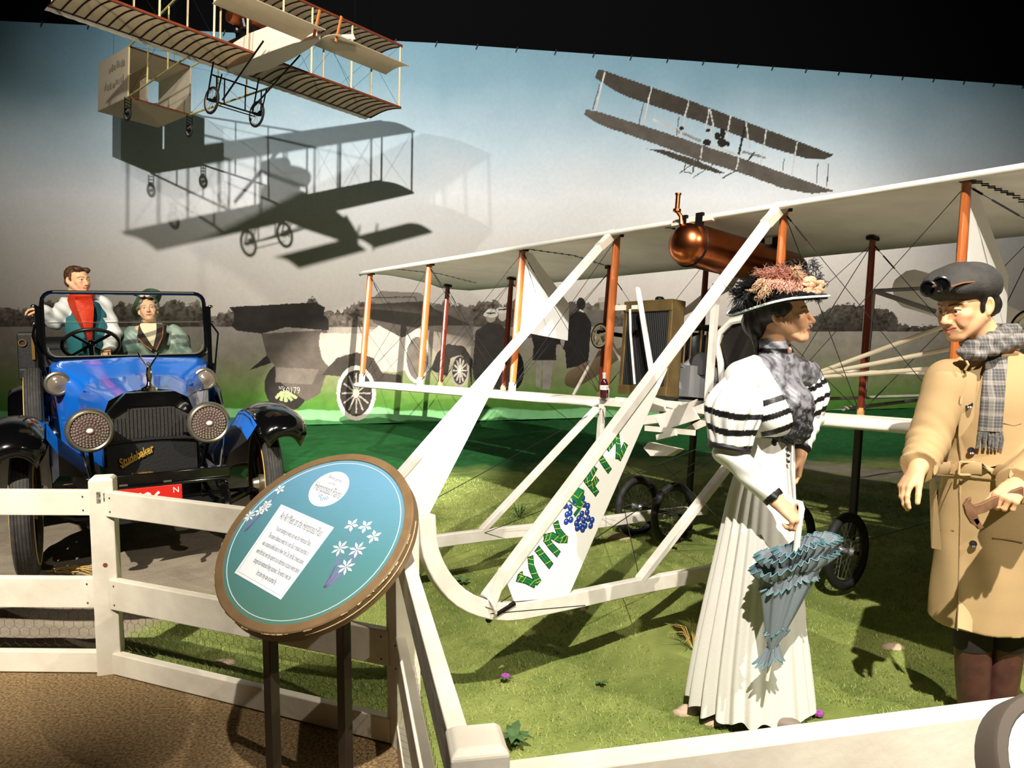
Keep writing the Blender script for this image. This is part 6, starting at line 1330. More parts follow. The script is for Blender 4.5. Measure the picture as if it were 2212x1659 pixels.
pf = mat('dusty_pink_feather', (186, 128, 112), .7, var=(206, 152, 130), scale=40); bf = mat('beige_feather', (196, 162, 130), .7); kf_ = mat('black_feather', (20, 18, 19), .6); lacev = mat('dark_grey_veil', (64, 64, 68), .6)
wpart('black_feathers', kf_, lambda m: (feather(m, at(1680, 615, 2.99), at(1590, 640, 3.0), .05, 700, rr), feather(m, at(1640, 605, 3.05), at(1600, 648, 2.97), .045, 420, rr), feather(m, at(1640, 636, 2.94), at(1768, 642, 2.94), .018, 520, rr), feather(m, at(1700, 585, 3.1), at(1605, 625, 3.1), .06, 500, rr)), True, hat)
wpart('pink_feather', pf, lambda m: (feather(m, at(1745, 610, 2.97), at(1640, 602, 2.97), .048, 1200, rr), feather(m, at(1730, 622, 2.955), at(1645, 606, 2.955), .042, 900, rr), feather(m, at(1735, 602, 3.0), at(1660, 596, 3.0), .04, 500, rr)), True, hat)
wpart('beige_feather', bf, lambda m: feather(m, at(1660, 608, 2.945), at(1632, 634, 2.935), .038, 260, rr), True, hat); wpart('beige_feather', bf, lambda m: feather(m, at(1700, 596, 2.95), at(1722, 588, 2.95), .03, 160, rr), True, hat)
def veil(m):
    for k in range(230):
        a = rr.uniform(-.9, 1.9); h_ = rr.uniform(.0, 1); c = hatc + vec(.05 + .125 * math.cos(a) * (1 - .35 * h_), .10 * math.sin(a) * (1 - .3 * h_), .03 + .105 * h_); q = vec(rr.uniform(-1, 1), rr.uniform(-1, 1), rr.uniform(-1, 1)).normalized() * rr.uniform(.012, .026); m.path([c, c + q * .5 + vec(0, 0, .006), c + q], .0016, 4)
wpart('net_veil', lacev, veil, True, hat)
fl1 = mat('peach_silk_petal', (226, 178, 140), .55, var=(196, 140, 110), scale=60); 
def rose(m, c, r):
    for k in range(11):
        a = k * 2.4; h_ = k / 11; q = vec(math.cos(a) * (1 - h_ * .7), -.5 + .5 * math.sin(a * 1.3), math.sin(a) * (1 - h_ * .7)) * r
        m.ball(c + q * .7, (r * .50, r * .13, r * .36), 10, Matrix.Rotation(a, 3, 'Y') @ Matrix.Rotation(.5, 3, 'X'))
wpart('silk_flowers', fl1, lambda m: (rose(m, at(1748, 612, 2.945), .030), rose(m, at(1762, 628, 2.955), .026), rose(m, at(1742, 632, 2.935), .020), rose(m, at(1722, 628, 2.935), .014), rose(m, at(1770, 615, 2.98), .02)), True, hat)
# parasol in her hand
PT, PB = at(1720, 1198, 2.79), at(1668, 1402, 2.79); pax = (PB - PT).normalized()
par = thing('parasol', 'closed grey ruffled parasol with white crook handle held by the woman', 'parasol', PT)
pg = mat('grey_parasol_satin', (112, 122, 128), .55, bump=(200, .1)); pe = mat('teal_ruffle_edge', (78, 122, 132), .5); iv = mat('ivory_parasol_handle', (236, 228, 214), .35)
def ppart(name, m, fn, smooth=True, par_=None): mb = MB(); fn(mb); return mb.build(name, m, par_ or par, smooth)
q0 = lambda px, py, Y=2.79: at(px, py, Y) - PT
ppart('handle', iv, lambda m: m.path([q0(1718, 1205), q0(1722, 1170), q0(1728, 1120), q0(1732, 1098), q0(1729, 1087, 2.80), q0(1721, 1085, 2.81), q0(1714, 1092, 2.82), q0(1711, 1104, 2.82)], [.012, .0115, .011, .011, .0105, .0105, .010, .009], 12))
ux_ = vec(.96, 0, .28).normalized(); uy_ = pax.cross(ux_).normalized(); LP = (PB - PT).length
def cone(m):
    rings = []
    for t in np.linspace(0, 1, 14):
        ring = []
        for k in range(96):
            a = 2 * PI * k / 96; lob = math.cos(a * 2) ; r = (.085 * (1 - t) ** .8 + .013) * (1 + (.30 * lob + .20 * math.cos(a * 8) * (1 - t * .5)) * (1 - t) ** .5); ring.append(pax * (LP * t) + ux_ * (r * math.cos(a)) + uy_ * (r * .62 * math.sin(a)))
        rings.append(ring)
    m.loft(rings)
can = ppart('canopy', pg, cone)
ppart('rib', mat('dark_parasol_rib', (50, 54, 58), .5), lambda m: [m.tube(ux_ * (.10 * math.cos(a)) + uy_ * (-.055 * abs(math.sin(a))) + pax * .05, pax * (LP * .97) + ux_ * (.012 * math.cos(a)) - uy_ * .012, .0022, .0018, 5) for a in (.5, 1.3, 2.3)], True, can)
def frill(m, e, r0, r1, t0, t1, n, lobes, seed):
    rs_ = random.Random(seed); A_, B_ = [], []; N_ = 150
    for k in range(N_ + 1):
        a = 2 * PI * k / N_; w1 = math.sin(a * lobes + .9 * math.sin(a * 7 + seed) + rs_.uniform(-.1, .1)); lob = 1 + .22 * math.cos(a * 2)
        ra = (r0 + .008 * w1) * lob; rb = (r1 + .010 * w1) * lob
        A_.append(pax * (t0 + .006 * math.sin(a * 3)) + ux_ * (ra * math.cos(a)) + uy_ * (ra * .66 * math.sin(a))); B_.append(pax * (t1 + .010 * math.sin(a * 3 + 1) + .006 * w1) + ux_ * (rb * math.cos(a)) + uy_ * (rb * .66 * math.sin(a)))
    m.loft([A_, [(p + q_) / 2 + pax * .004 for p, q_ in zip(A_, B_)], B_], closed=False); e.path(B_, .0022, 4)
e_ = MB(); f_ = MB()
frill(f_, e_, .082, .128, .020, -.030, 0, 26, 1); frill(f_, e_, .092, .132, .060, .018, 0, 24, 2); frill(f_, e_, .07, .085, .07, .105, 0, 22, 3); frill(f_, e_, .05, .075, .0, -.035, 0, 20, 6)
ro = f_.build('ruffles', pg, par, True); e_.build('ruffle_edge', pe, ro, True)
e_ = MB(); f_ = MB(); frill(f_, e_, .014, .034, LP - .035, LP - .075, 0, 12, 4); frill(f_, e_, .014, .042, LP - .01, LP + .045, 0, 12, 5); ro = f_.build('tip_ruffle', pg, par, True); e_.build('ruffle_edge', pe, ro, True)
ppart('ferrule', iv, lambda m: m.tube(PB - PT, at(1657, 1470, 2.79) - PT, .0085, .006, 10))

# ------------------------------------------------------------------ man in the tan coat
Mn = person('person', 'person in a long belted tan coat, plaid scarf and cap with goggles', (1.80, 2.97, 0)); MO = np.array(Mn.location)
HM_ = head_frame(at(2088, 660, 2.97), (-.93, -.32, -.22), (-.12, -.04, 1), 1.06)
nbm, chm, wam, him = at(2140, 752, 3.0), at(2140, 870, 3.0), at(2142, 1010, 3.0), at(2140, 1110, 3.0)
sR, eR, wR = at(2048, 822, 2.96), at(2005, 955, 2.93), at(1983, 1012, 2.76); sL, eL, wL = at(2238, 815, 3.0), at(2268, 985, 2.86), at(2192, 1052, 2.64)
S = Field(axis_([(1.24, 1.62, .0032), (1.62, 1.92, .0028), (1.92, 2.2, .005)]), axis_([(2.48, 2.82, .0032), (2.82, 3.12, .0030), (3.12, 3.26, .006)]), axis_([(-.01, .80, .010), (.80, 1.06, .0034), (1.06, 1.36, .006), (1.36, 1.78, .0027)]))
S.chain([nbm, chm, wam, him], [.06, .095, .085, .09], .03); S.cap(nbm, sR, .045, .045, .03); S.cap(nbm, sL, .045, .045, .03)
S.chain([sR, eR, wR], [.055, .045, .031], .01); S.chain([sL, eL, wL], [.055, .045, .031], .01)
lg = []
for sx, px in ((-1, 2118), (1, 2175)):
    hp_ = him + vec(.075 * sx, 0, 0); kn = vec(hp_.x, 2.97, .5); an = vec(at(px, 1490, 2.93).x, 2.97, .09); S.chain([hp_, kn, an], [.08, .062, .042], .02); lg.append((kn, an))
S.cap(HM_['c'] + HM_['R'] @ A3((0, .03, -.09)), nbm, .056, .060, .02)
head_sdf(S, HM_, False, smile=1.0)
hand_sdf(S, wR, (-.66, -.25, -.70), (.55, -.1, -.75), 1, (.35, .45, .6, .8), 1.0, (.35, .85, .3), .3, .04)
hand_sdf(S, wL, (-.62, -.55, -.25), (-.25, .25, -.9), -1, (1.15, 1.2, 1.25, 1.3), 1.02, (.35, .8, .45), .6, .04)
body_mesh(S, Mn, lambda V: head_cols(V, HM_, (226, 174, 130), (186, 104, 88), (58, 38, 24), smile=1.0), skin_m)
def mpart(name, m, fn, smooth=True, par=None, bevel=0):
    mb = MB(); fn(mb); o = mb.build(name, m, par or Mn, smooth, bevel)
    if par is None: o.location = -Mn.location
    return o
# coat
TFm = vec(-.30, -.954, 0); TLm = vec(.954, -.30, 0); Rm = np.array((TLm, -TFm, vec(0, 0, 1))).T
hz = at(2130, 1375, 2.85).z
K = Field(axis_([(1.38, 2.24, .005)]), axis_([(2.52, 3.3, .005)]), axis_([(hz - .03, 1.46, .005)]))
K.ell(chm + vec(0, 0, -.01), (.195, .130, .20), Rm, .03); K.cap(nbm + vec(0, 0, -.05), sR + vec(0, 0, -.022), .06, .072, .04); K.cap(nbm + vec(0, 0, -.05), sL + vec(0, 0, -.022), .06, .072, .04)
zr = np.linspace(wam.z + .1, hz - .12, 10)
for i in range(10):
    t = i / 9; K.ell(vec(wam.x + .01 * t, wam.y, zr[i]), (.162 + .046 * t, .126 + .05 * t, .13), Rm, .05)
K.ell(wam, (.170, .130, .12), Rm, .03)
K.cap(sR, eR, .080, .072, .03); K.cap(eR, wR - (wR - eR).normalized() * .0, .070, .062, .02); K.cap(sL, eL, .080, .074, .03); K.cap(eL, wL, .072, .066, .02)
dr, dl = (wR - eR).normalized(), (wL - eL).normalized()
def cutend(n, c, rad):
    X, Y, Z = K.ax[0][:, None, None], K.ax[1][None, :, None], K.ax[2][None, None, :]
    e = n.x * (X - c.x) + n.y * (Y - c.y) + n.z * (Z - c.z); r = np.sqrt((X - c.x) ** 2 + (Y - c.y) ** 2 + (Z - c.z) ** 2) - rad
    K.d = np.maximum(K.d, np.minimum(e, -r).astype(np.float32))
cutend(dr, wR - dr * .01, .14); cutend(dl, wL - dl * .01, .14)
X_, Y_, Z_ = K.ax[0][:, None, None], K.ax[1][None, :, None], K.ax[2][None, None, :]
K.disp(lambda X, Y, Z: .004 * np.sin((X - Y) * 30 + np.sin(Z * 9) * 1.5) * np.clip((1.05 - Z) * 2, 0, 1) + .0026 * np.sin(Z * 75 + X * 95 + Y * 40) * np.exp(-((Z - eR.z) / .10) ** 2) * np.clip((1.75 - X) * 6, 0, 1))
K.disp(lambda X, Y, Z: np.where((np.abs(Z - wam.z) < .024) & (np.abs(X - wam.x) < .26) & (Y > 2.8), -.009, 0))
K.plane((0, 0, -1), (0, 0, hz))
uL = lambda V: (V - A3(chm)) @ A3(TLm)
def coatc(V):
    c = np.repeat(slin((178, 150, 108))[None], len(V), 0); n = noise2(V[:, 0] * 9, V[:, 2] * 9, 61); cmix(c, (n - .4) * .5, (194, 168, 126)); return c
coat = body_mesh(K, Mn, coatc, cloth_m, 'coat')
K2 = K
tanm = mat('tan_coat_cloth', (186, 158, 115), .85, bump=(300, .15)); tand = mat('tan_coat_seam', (132, 108, 74), .85); horn = mat('dark_horn_button', (40, 32, 34), .25, coat=.4)
def onsurf(px, py):       # first point of the coat along the line of sight of the photograph
    d = ray(px, py); o_ = vec(0, 0, CAMH)
    for t in np.arange(2.35, 3.3, .004):
        p = o_ + d * t; i = [int(np.searchsorted(a, v)) for a, v in zip(K.ax, p)]
        if all(0 < q < n for q, n in zip(i, K.d.shape)) and K.d[tuple(i)] < 0: return p
    return at(px, py, 2.86)
SL = lambda L: [onsurf(a, b) for a, b in L]
pl_ = SL([(2078, 800), (2072, 870), (2070, 940), (2076, 1000), (2072, 1060), (2074, 1120), (2072, 1200), (2070, 1300), (2068, 1362)])
mpart('front_placket', tanm, lambda m: m.path([p + vec(.028, .002, 0) for p in pl_], .030, 10, flat=.25, up=(0, -1, 0)), True)
mpart('placket_seam', tand, lambda m: m.path([p + vec(-.001, -.002, 0) for p in pl_], .0022, 5), True)
for px, py in ((2087, 873), (2092, 972), (2096, 1172)):
    p = onsurf(px, py) + vec(-.0, -.017, 0); mpart('button', horn, lambda m: (m.lathe([(.0, .005), (.006, .003), (.0125, .006), (.014, .001), (.012, -.004)], p, (-.2, -1, .1), 16)), True)
bl_ = SL([(2020, 1012), (2050, 1010), (2085, 1010), (2120, 1012), (2150, 1014), (2185, 1018)])
mpart('belt', tanm, lambda m: m.path([p + vec(0, -.004, 0) for p in bl_], .023, 10, flat=.28, up=(0, 0, 1) if False else (0, -1, .05)), True)
bk = onsurf(2084, 1010) + vec(0, -.012, 0)
bko = mpart('belt_buckle', tanm, lambda m: (m.bar(bk + vec(-.028, 0, .024), bk + vec(.028, -.006, .024), .008), m.bar(bk + vec(-.028, 0, -.024), bk + vec(.028, -.006, -.024), .008), m.bar(bk + vec(-.028, 0, -.024), bk + vec(-.028, 0, .024), .008), m.bar(bk + vec(.028, -.006, -.024), bk + vec(.028, -.006, .024), .008), m.bar(bk + vec(.05, -.006, -.03), bk + vec(.05, -.006, .03), .014, .008)), False, None, .002)
pk = [onsurf(2030, 1030), onsurf(2020, 1180)]
mpart('side_flap', tanm, lambda m: m.prism([at(2008, 1022, 2.90), at(2020, 1020, 2.86), at(2034, 1190, 2.86), at(2012, 1185, 2.90)], (.004, .012, 0)), False, None, .003)
mpart('pocket_seam', tand, lambda m: (m.path(SL([(2022, 1026), (2060, 1028)]), .002, 5), m.path(SL([(2028, 1145), (2060, 1146)]), .0025, 5), m.path(SL([(2145, 1162), (2180, 1166), (2209, 1172)]), .0025, 5), m.path(SL([(2168, 914), (2190, 920), (2206, 915)]), .0018, 5)), True)
mpart('collar', tanm, lambda m: (m.prism([onsurf(2078, 788) + vec(0, -.012, .01), onsurf(2100, 778) + vec(0, -.02, .01), onsurf(2128, 772) + vec(0, -.02, .01), onsurf(2095, 800) + vec(0, -.016, 0)], (0, .006, 0)), m.path([at(2085, 775, 2.86), at(2092, 788, 2.85), at(2084, 800, 2.86)], .005, 6)), False, None, .003)
# scarf
scm = mat('grey_plaid_wool', (104, 103, 102), .9, bump=(260, .25)); nt = scm.node_tree; b_ = nt.nodes['Principled BSDF']; tc_ = nt.nodes.new('ShaderNodeTexCoord')
def wave(scale, axis, pos):
    w_ = nt.nodes.new('ShaderNodeTexWave'); w_.bands_direction = axis; w_.inputs['Scale'].default_value = scale; nt.links.new(tc_.outputs['Object'], w_.inputs['Vector'])
    r_ = nt.nodes.new('ShaderNodeValToRGB'); r_.color_ramp.elements[0].position = pos; r_.color_ramp.elements[1].position = min(1, pos + .06); nt.links.new(w_.outputs['Fac'], r_.inputs[0]); return r_.outputs[0]
def mixn(a, b, op):
    m_ = nt.nodes.new('ShaderNodeMix'); m_.data_type = 'RGBA'; m_.blend_type = op; m_.inputs[0].default_value = 1; nt.links.new(a, m_.inputs[6]); nt.links.new(b, m_.inputs[7]); return m_.outputs[2]
def dim(a, k):
    m_ = nt.nodes.new('ShaderNodeMix'); m_.data_type = 'RGBA'; m_.blend_type = 'MULTIPLY'; m_.inputs[0].default_value = 1; m_.inputs[7].default_value = (k, k, k, 1); nt.links.new(a, m_.inputs[6]); return m_.outputs[2]
g_ = mixn(mixn(dim(wave(26, 'X', .86), .32), dim(wave(26, 'Z', .86), .32), 'ADD'), mixn(dim(wave(5.5, 'X', .80), .4), dim(wave(5.5, 'Z', .80), .4), 'ADD'), 'ADD')
m_ = nt.nodes.new('ShaderNodeMix'); m_.data_type = 'RGBA'; m_.inputs[6].default_value = (*lin((80, 79, 79)), 1); m_.inputs[7].default_value = (*lin((158, 152, 144)), 1); nt.links.new(g_, m_.inputs[0]); nt.links.new(m_.outputs[2], b_.inputs['Base Color'])
Sc = Field(axis_([(1.60, 2.12, .0045)]), axis_([(2.72, 3.22, .0045)]), axis_([(1.30, 1.56, .0045)]))
Sc.chain([at(2082, 758, 2.87), at(2100, 752, 2.86), at(2130, 742, 2.88), at(2160, 728, 2.93), at(2185, 715, 3.0), at(2180, 705, 3.08), at(2150, 705, 3.1), at(2115, 720, 3.06), at(2090, 742, 2.97)], [.022, .028, .030, .032, .034, .034, .034, .034, .026], .01)
Sc.chain([at(2086, 772, 2.86), at(2118, 764, 2.85), at(2150, 752, 2.88), at(2190, 738, 2.94), at(2225, 735, 3.02)], [.016, .022, .024, .026, .03], .006)
Sc.disp(lambda X, Y, Z: .004 * np.sin(Z * 130 + X * 60 + Y * 40))
V, F = Sc.mesh(); V = smoothmesh(V, F, 1, .4); scf = npmesh('scarf', V - MO, F, scm, Mn)
strip = [[(2124, 765), (2122, 800), (2116, 860), (2110, 930)], [(2150, 768), (2148, 800), (2142, 860), (2136, 931)], [(2172, 770), (2170, 800), (2165, 860), (2160, 932)]]
def hang(m):
    rows = [[onsurf(*p) + vec(0, -.016 - .006 * (j == 1), 0) for j, p in enumerate(col)] for col in zip(*strip)]
    P = rows + [[p + vec(0, .010, 0) for p in r[::-1]] for r in []]
    m.loft([[r[0], r[1], r[2], r[2] + vec(0, .012, 0), r[1] + vec(0, .012, 0), r[0] + vec(0, .012, 0)] for r in rows])
mpart('scarf_end', scm, hang, True, None, .002)
def fringe(m):
    rf = random.Random(4)
    for k in range(13):
        t = k / 12; px = 2111 + 49 * t; p0 = onsurf(px, 931) + vec(0, -.012, 0); m.path([p0, p0 + vec(rf.uniform(-.004, .004), -.003, -.03), p0 + vec(rf.uniform(-.007, .007), 0, -.058 - rf.random() * .012)], .0042, 6)
mpart('scarf_fringe', mat('grey_wool_fringe', (120, 118, 114), .9, var=(70, 70, 70), scale=120, bump=(200, .4)), fringe)
# cap, goggles, hair
hc, R = HM_['c'], HM_['R']; pt = lambda x, y, z: hc + R @ (A3((x, y, z)) * 1.06)
Cp = Field(axis_([(1.52, 2.0, .004)]), axis_([(2.72, 3.24, .0042)]), axis_([(1.56, 1.84, .004)]))
Cp.ell(at(2072, 610, 2.97), (.122, .115, .070), np.array(Matrix.Rotation(-.06, 3, 'Y')), .02); Cp.ell(at(2098, 612, 2.98), (.100, .105, .074), None, .03); Cp.ell(at(2062, 622, 2.94), (.10, .09, .045), None, .03); Cp.ell(at(2122, 626, 3.0), (.05, .07, .034), None, .03)
Cp.disp(lambda X, Y, Z: .0025 * np.sin(X * 45 + Z * 30) * np.sin(Y * 50))
V, F = Cp.mesh(); V = smoothmesh(V, F, 1, .4); cap = npmesh('cap', V - MO, F, mat('charcoal_wool_cap', (66, 63, 60), .9, var=(50, 48, 47), scale=16, bump=(180, .4)), Mn)
mpart('leather_strap', mat('brown_leather_strap', (136, 92, 58), .6), lambda m: m.path([at(2053, 619, 2.842), at(2080, 611, 2.846), at(2110, 608, 2.858), at(2140, 611, 2.885), at(2158, 618, 2.95)], .006, 6, flat=.5))
bkm = mat('black_goggle', (10, 10, 11), .35)
for (px, py, Y) in ((2034, 614, 2.855), (2008, 623, 2.865)):
    c = at(px, py, Y); d = vec(-.55, -.8, -.1).normalized() if px > 2020 else vec(-.75, -.62, -.1).normalized()
    g_o = mpart('goggle_cup', bkm, lambda m: (m.lathe([(.026, -.025), (.028, .0), (.030, .012), (.024, .016), (.022, .010)], c, d, 24), m.torus(c + d * .014, .026, .003, d, 24, 6)), True)
    mpart('goggle_lens', mat('dark_goggle_lens', (14, 14, 16), .05, spec=.9, coat=1), lambda m: m.lathe([(.0, .013), (.024, .010)], c, d, 20, caps=False), True, g_o)
mpart('goggle_bridge', mat('brass_goggle_bridge', (150, 124, 84), .3, metal=.8), lambda m: m.tube(at(2014, 619, 2.835), at(2022, 617, 2.835), .004, seg=8))
Hr = Field(axis_([(1.5, 2.0, .0042)]), axis_([(2.74, 3.2, .0042)]), axis_([(1.42, 1.76, .0042)]))
Hr.ell(pt(0, .035, .05), (.082, .088, .07), R, .02); Hr.ell(pt(0, .085, -.015), (.058, .035, .05), R, .03); Hr.cap(pt(.072, .0, .03), pt(.072, -.012, -.018), .013, .007, .01); Hr.cap(pt(-.072, .0, .03), pt(-.072, -.012, -.018), .013, .007, .01); Hr.ell(pt(0, -.05, .085), (.066, .045, .02), R, .02); Hr.ell(pt(.055, .06, -.01), (.02, .03, .04), R, .02); Hr.ell(pt(.066, -.012, .052), (.014, .04, .026), R, .02); Hr.ell(pt(-.066, -.012, .052), (.014, .04, .026), R, .02)
Hr.disp(lambda X, Y, Z: .002 * np.sin(X * 170 + Z * 60) * np.sin(Y * 150 + Z * 80)); V, F = Hr.mesh(); npmesh('hair', V - MO, F, hair_dark, Mn)
# trousers and boots
trm = mat('dark_brown_trousers', (34, 28, 26), .85); btm = mat('maroon_leather_boot', (84, 50, 44), .4, var=(64, 38, 34), scale=20); shm = mat('brown_leather_shoe', (92, 62, 48), .5, var=(70, 46, 36), scale=20)
for kn, an in lg:
    mpart('trouser_leg', trm, lambda m: m.path([kn + vec(0, 0, .12), kn, kn * .5 + an * .5 + vec(0, 0, .02)], [.078, .08, .07], 16)); mpart('gaiter', btm, lambda m: m.path([kn * .5 + an * .5 + vec(0, 0, .03), kn * .25 + an * .75, an + vec(0, 0, -.01)], [.066, .062, .056], 16))
    mpart('shoe', shm, lambda m: (m.ball(an + vec(-.035, -.06, -.045), (.048, .12, .045), 14, Matrix.Rotation(-.45, 3, 'Z')), m.ball(an + vec(0, 0, -.04), (.05, .055, .05), 12)))
# spanner held in his left hand
wr = thing('wrench', 'flat tan open ended wrench held in the hand of the coated man', 'wrench', at(2110, 1108, 2.58))
wq = lambda px, py: at(px, py, 2.585) - wr.location
wm = mat('tan_steel_wrench', (150, 112, 84), .5, metal=.4, var=(124, 88, 64), scale=30)
mb = MB(); mb.prism([wq(*p) for p in [(2212, 1052), (2212, 1072), (2150, 1096), (2128, 1108), (2112, 1112), (2118, 1128), (2110, 1138), (2100, 1132), (2088, 1112), (2083, 1092), (2092, 1078), (2100, 1074), (2098, 1086), (2106, 1092), (2122, 1088), (2145, 1076)]], (0, .014, 0)); wh = mb.build('handle_and_jaw', wm, wr, False, .002)
mb = MB(); mb.prism([wq(*p) for p in [(2101, 1122), (2112, 1118), (2126, 1140), (2116, 1145)]], (0, .018, 0)); mb.build('sliding_jaw', wm, wr, False, .002)
# ------------------------------------------------------------------ two people seated in the car
def rpart(root, name, m, fn, smooth=True, par=None):
    mb = MB(); fn(mb); o = mb.build(name, m, par or root, smooth)
    if par is None: o.location = -root.location
    return o
Dr = person('person', 'person with red scarf, white shirt and teal vest seated behind the steering wheel', (*at(190, 775, 6.85).xy, .88)); DO = np.array(Dr.location)
HD = head_frame(at(168, 606, 6.72), (.90, -.42, .04), (.02, 0, 1), 1.02)
nb_, ch_, hi_ = at(180, 648, 6.78), at(190, 695, 6.82), vec(*at(192, 775, 6.9).xy, .98)
sR, eR, wR = at(146, 662, 6.76), at(118, 692, 6.78), at(98, 671, 6.66); sL, eL, wL = at(219, 662, 6.92), at(243, 722, 6.86), at(236, 752, 6.62)
S = Field(axis_([(-4.2, -3.86, .0045), (-3.86, -3.5, .0034), (-3.5, -3.1, .006)]), axis_([(6.25, 6.55, .010), (6.55, 6.9, .0038), (6.9, 7.15, .008)]), axis_([(.6, 1.5, .008), (1.5, 1.72, .004), (1.72, 2.02, .0034)]))
S.chain([nb_, ch_, hi_], [.06, .14, .14], .03); S.cap(nb_, sR, .05, .055, .03); S.cap(nb_, sL, .05, .055, .03); S.chain([sR, eR, wR], [.055, .045, .03], .01); S.chain([sL, eL, wL], [.055, .045, .03], .01)
for sx in (-1, 1): S.chain([hi_ + vec(.1 * sx, 0, -.02), hi_ + vec(.24 + .1 * sx, -.40, -.06), hi_ + vec(.26 + .1 * sx, -.46, -.36)], [.09, .065, .05], .02)
S.cap(HD['c'] + HD['R'] @ A3((0, .03, -.09)), nb_, .052, .06, .02); head_sdf(S, HD)
hand_sdf(S, wR, (-.95, -.2, .1), (0, -.2, -1), 1, (.5, .5, .55, .6), 1.0); hand_sdf(S, wL, (.1, -.9, -.3), (.2, -.2, -1), -1, (.9, .95, 1, 1), 1.0)
def dcol(V):
    c = head_cols(V, HD, (228, 178, 134), (176, 96, 84), (92, 60, 34)); cmix(c, (V[:, 2] < hi_.z + .08), (150, 132, 100)); return c
body_mesh(S, Dr, dcol, skin_m)
K = Field(axis_([(-4.15, -3.05, .008)]), axis_([(6.4, 7.15, .008)]), axis_([(.95, 1.76, .008)]))
K.cap(sR, eR, .078, .08, .03); K.cap(eR, wR, .075, .05, .02); K.cap(sL, eL, .085, .075, .03); K.cap(eL, wL, .07, .05, .02); K.cap(nb_ + vec(0, 0, -.06), sR, .07, .07, .03); K.cap(nb_ + vec(0, 0, -.06), sL, .07, .08, .03); K.ell(ch_, (.17, .13, .2), None, .03)
K.disp(lambda X, Y, Z: .006 * np.sin(X * 50 + Z * 65 + Y * 30))
V, F = K.mesh(); V = smoothmesh(V, F, 1, .4); npmesh('shirt', V - DO, F, mat('white_shirt', (232, 230, 226), .8, bump=(90, .2)), Dr)
K = Field(axis_([(-3.95, -3.15, .007)]), axis_([(6.5, 7.15, .007)]), axis_([(.95, 1.74, .007)])); K.ell(ch_ + vec(.0, -.01, -.06), (.175, .145, .24), None, .03); K.cap(ch_ + vec(0, 0, -.1), hi_ + vec(0, 0, .1), .16, .155, .04)
K.cap(ch_ + vec(.1, -.02, .05), nb_ + vec(.09, 0, -.06), .06, .05, .03); K.cap(ch_ + vec(-.12, -.02, .05), nb_ + vec(-.09, 0, -.06), .06, .05, .03)
V, F = K.mesh(); V = smoothmesh(V, F, 1, .4); npmesh('vest', V - DO, F, mat('teal_vest', (44, 112, 118), .7, bump=(100, .15)), Dr)
redm = mat('red_silk_scarf', (214, 40, 22), .45, var=(226, 72, 30), scale=6, bump=(30, .4))
Yf = 6.60
rpart(Dr, 'scarf', redm, lambda m: m.loft([[at(a, y, Yf + d0), at((a + b) / 2 - (b - a) * .2, y, Yf + d0 - .05), at((a + b) / 2 + (b - a) * .15, y, Yf + d0 - .035), at(b, y, Yf + d0), at((a + b) / 2, y + 1, Yf + d0 + .08)] for a, b, y, d0 in ((158, 194, 634, .02), (148, 198, 640, .0), (145, 200, 648, .02), (150, 203, 664, .02), (163, 202, 688, .03), (176, 200, 710, .03), (188, 200, 735, .03), (196, 201, 750, .03))]))
rpart(Dr, 'scarf_wrap', redm, lambda m: m.torus(nb_ + vec(.005, -.03, .025), .072, .034, (-.2, .1, 1), 24, 10))
Hh = Field(axis_([(-4.0, -3.4, .0045)]), axis_([(6.5, 6.95, .0045)]), axis_([(1.7, 2.05, .0045)])); hc, R = HD['c'], HD['R']; pt = lambda x, y, z: hc + R @ (A3((x, y, z)) * 1.02)
Hh.ell(pt(0, .030, .052), (.080, .090, .074), R, .02); Hh.ell(pt(0, .08, -.01), (.06, .04, .05), R, .03); Hh.ell(pt(-.03, -.055, .086), (.04, .035, .025), R, .02); Hh.cap(pt(-.072, -.005, .04), pt(-.073, -.01, -.0), .014, .008, .01); Hh.cap(pt(.072, -.005, .04), pt(.073, -.01, -.0), .014, .008, .01); Hh.ell(pt(.04, -.05, .08), (.035, .04, .025), R, .02)
Hh.disp(lambda X, Y, Z: .003 * np.sin(X * 120 + Z * 60) * np.sin(Y * 110 + Z * 80)); V, F = Hh.mesh(); npmesh('hair', V - DO, F, hair_brown, Dr)

La = person('person', 'person in a green puff sleeved dress and green hat seated beside the driver', (*at(335, 775, 7.08).xy, .88)); LO = np.array(La.location)
HL = head_frame(at(320, 670, 6.98), (.40, -.88, .26), (-.08, 0, 1), .98)
nb_, ch_, hi_ = at(322, 705, 7.02), at(330, 745, 7.05), vec(*at(336, 775, 7.1).xy, .98)
sR, sL = at(286, 722, 7.0), at(372, 718, 7.12); eR, eL = at(268, 768, 6.98), at(398, 765, 7.08); wR, wL = hi_ + vec(-.05, -.28, .06), hi_ + vec(.12, -.28, .06)
S = Field(axis_([(-3.55, -3.32, .006), (-3.32, -2.98, .0036), (-2.98, -2.6, .006)]), axis_([(6.6, 6.85, .008), (6.85, 7.15, .0038), (7.15, 7.35, .008)]), axis_([(.6, 1.42, .009), (1.42, 1.76, .0036)]))
S.chain([nb_, ch_, hi_], [.05, .11, .13], .03); S.cap(nb_, sR, .045, .05, .03); S.cap(nb_, sL, .045, .05, .03); S.chain([sR, eR, wR], [.05, .042, .028], .01); S.chain([sL, eL, wL], [.05, .042, .028], .01)
for sx in (-1, 1): S.chain([hi_ + vec(.1 * sx, 0, -.02), hi_ + vec(.2 + .1 * sx, -.38, -.06), hi_ + vec(.22 + .1 * sx, -.42, -.36)], [.10, .07, .05], .02)
S.cap(HL['c'] + HL['R'] @ A3((0, .03, -.09)), nb_, .048, .05, .02); head_sdf(S, HL, True, .3)
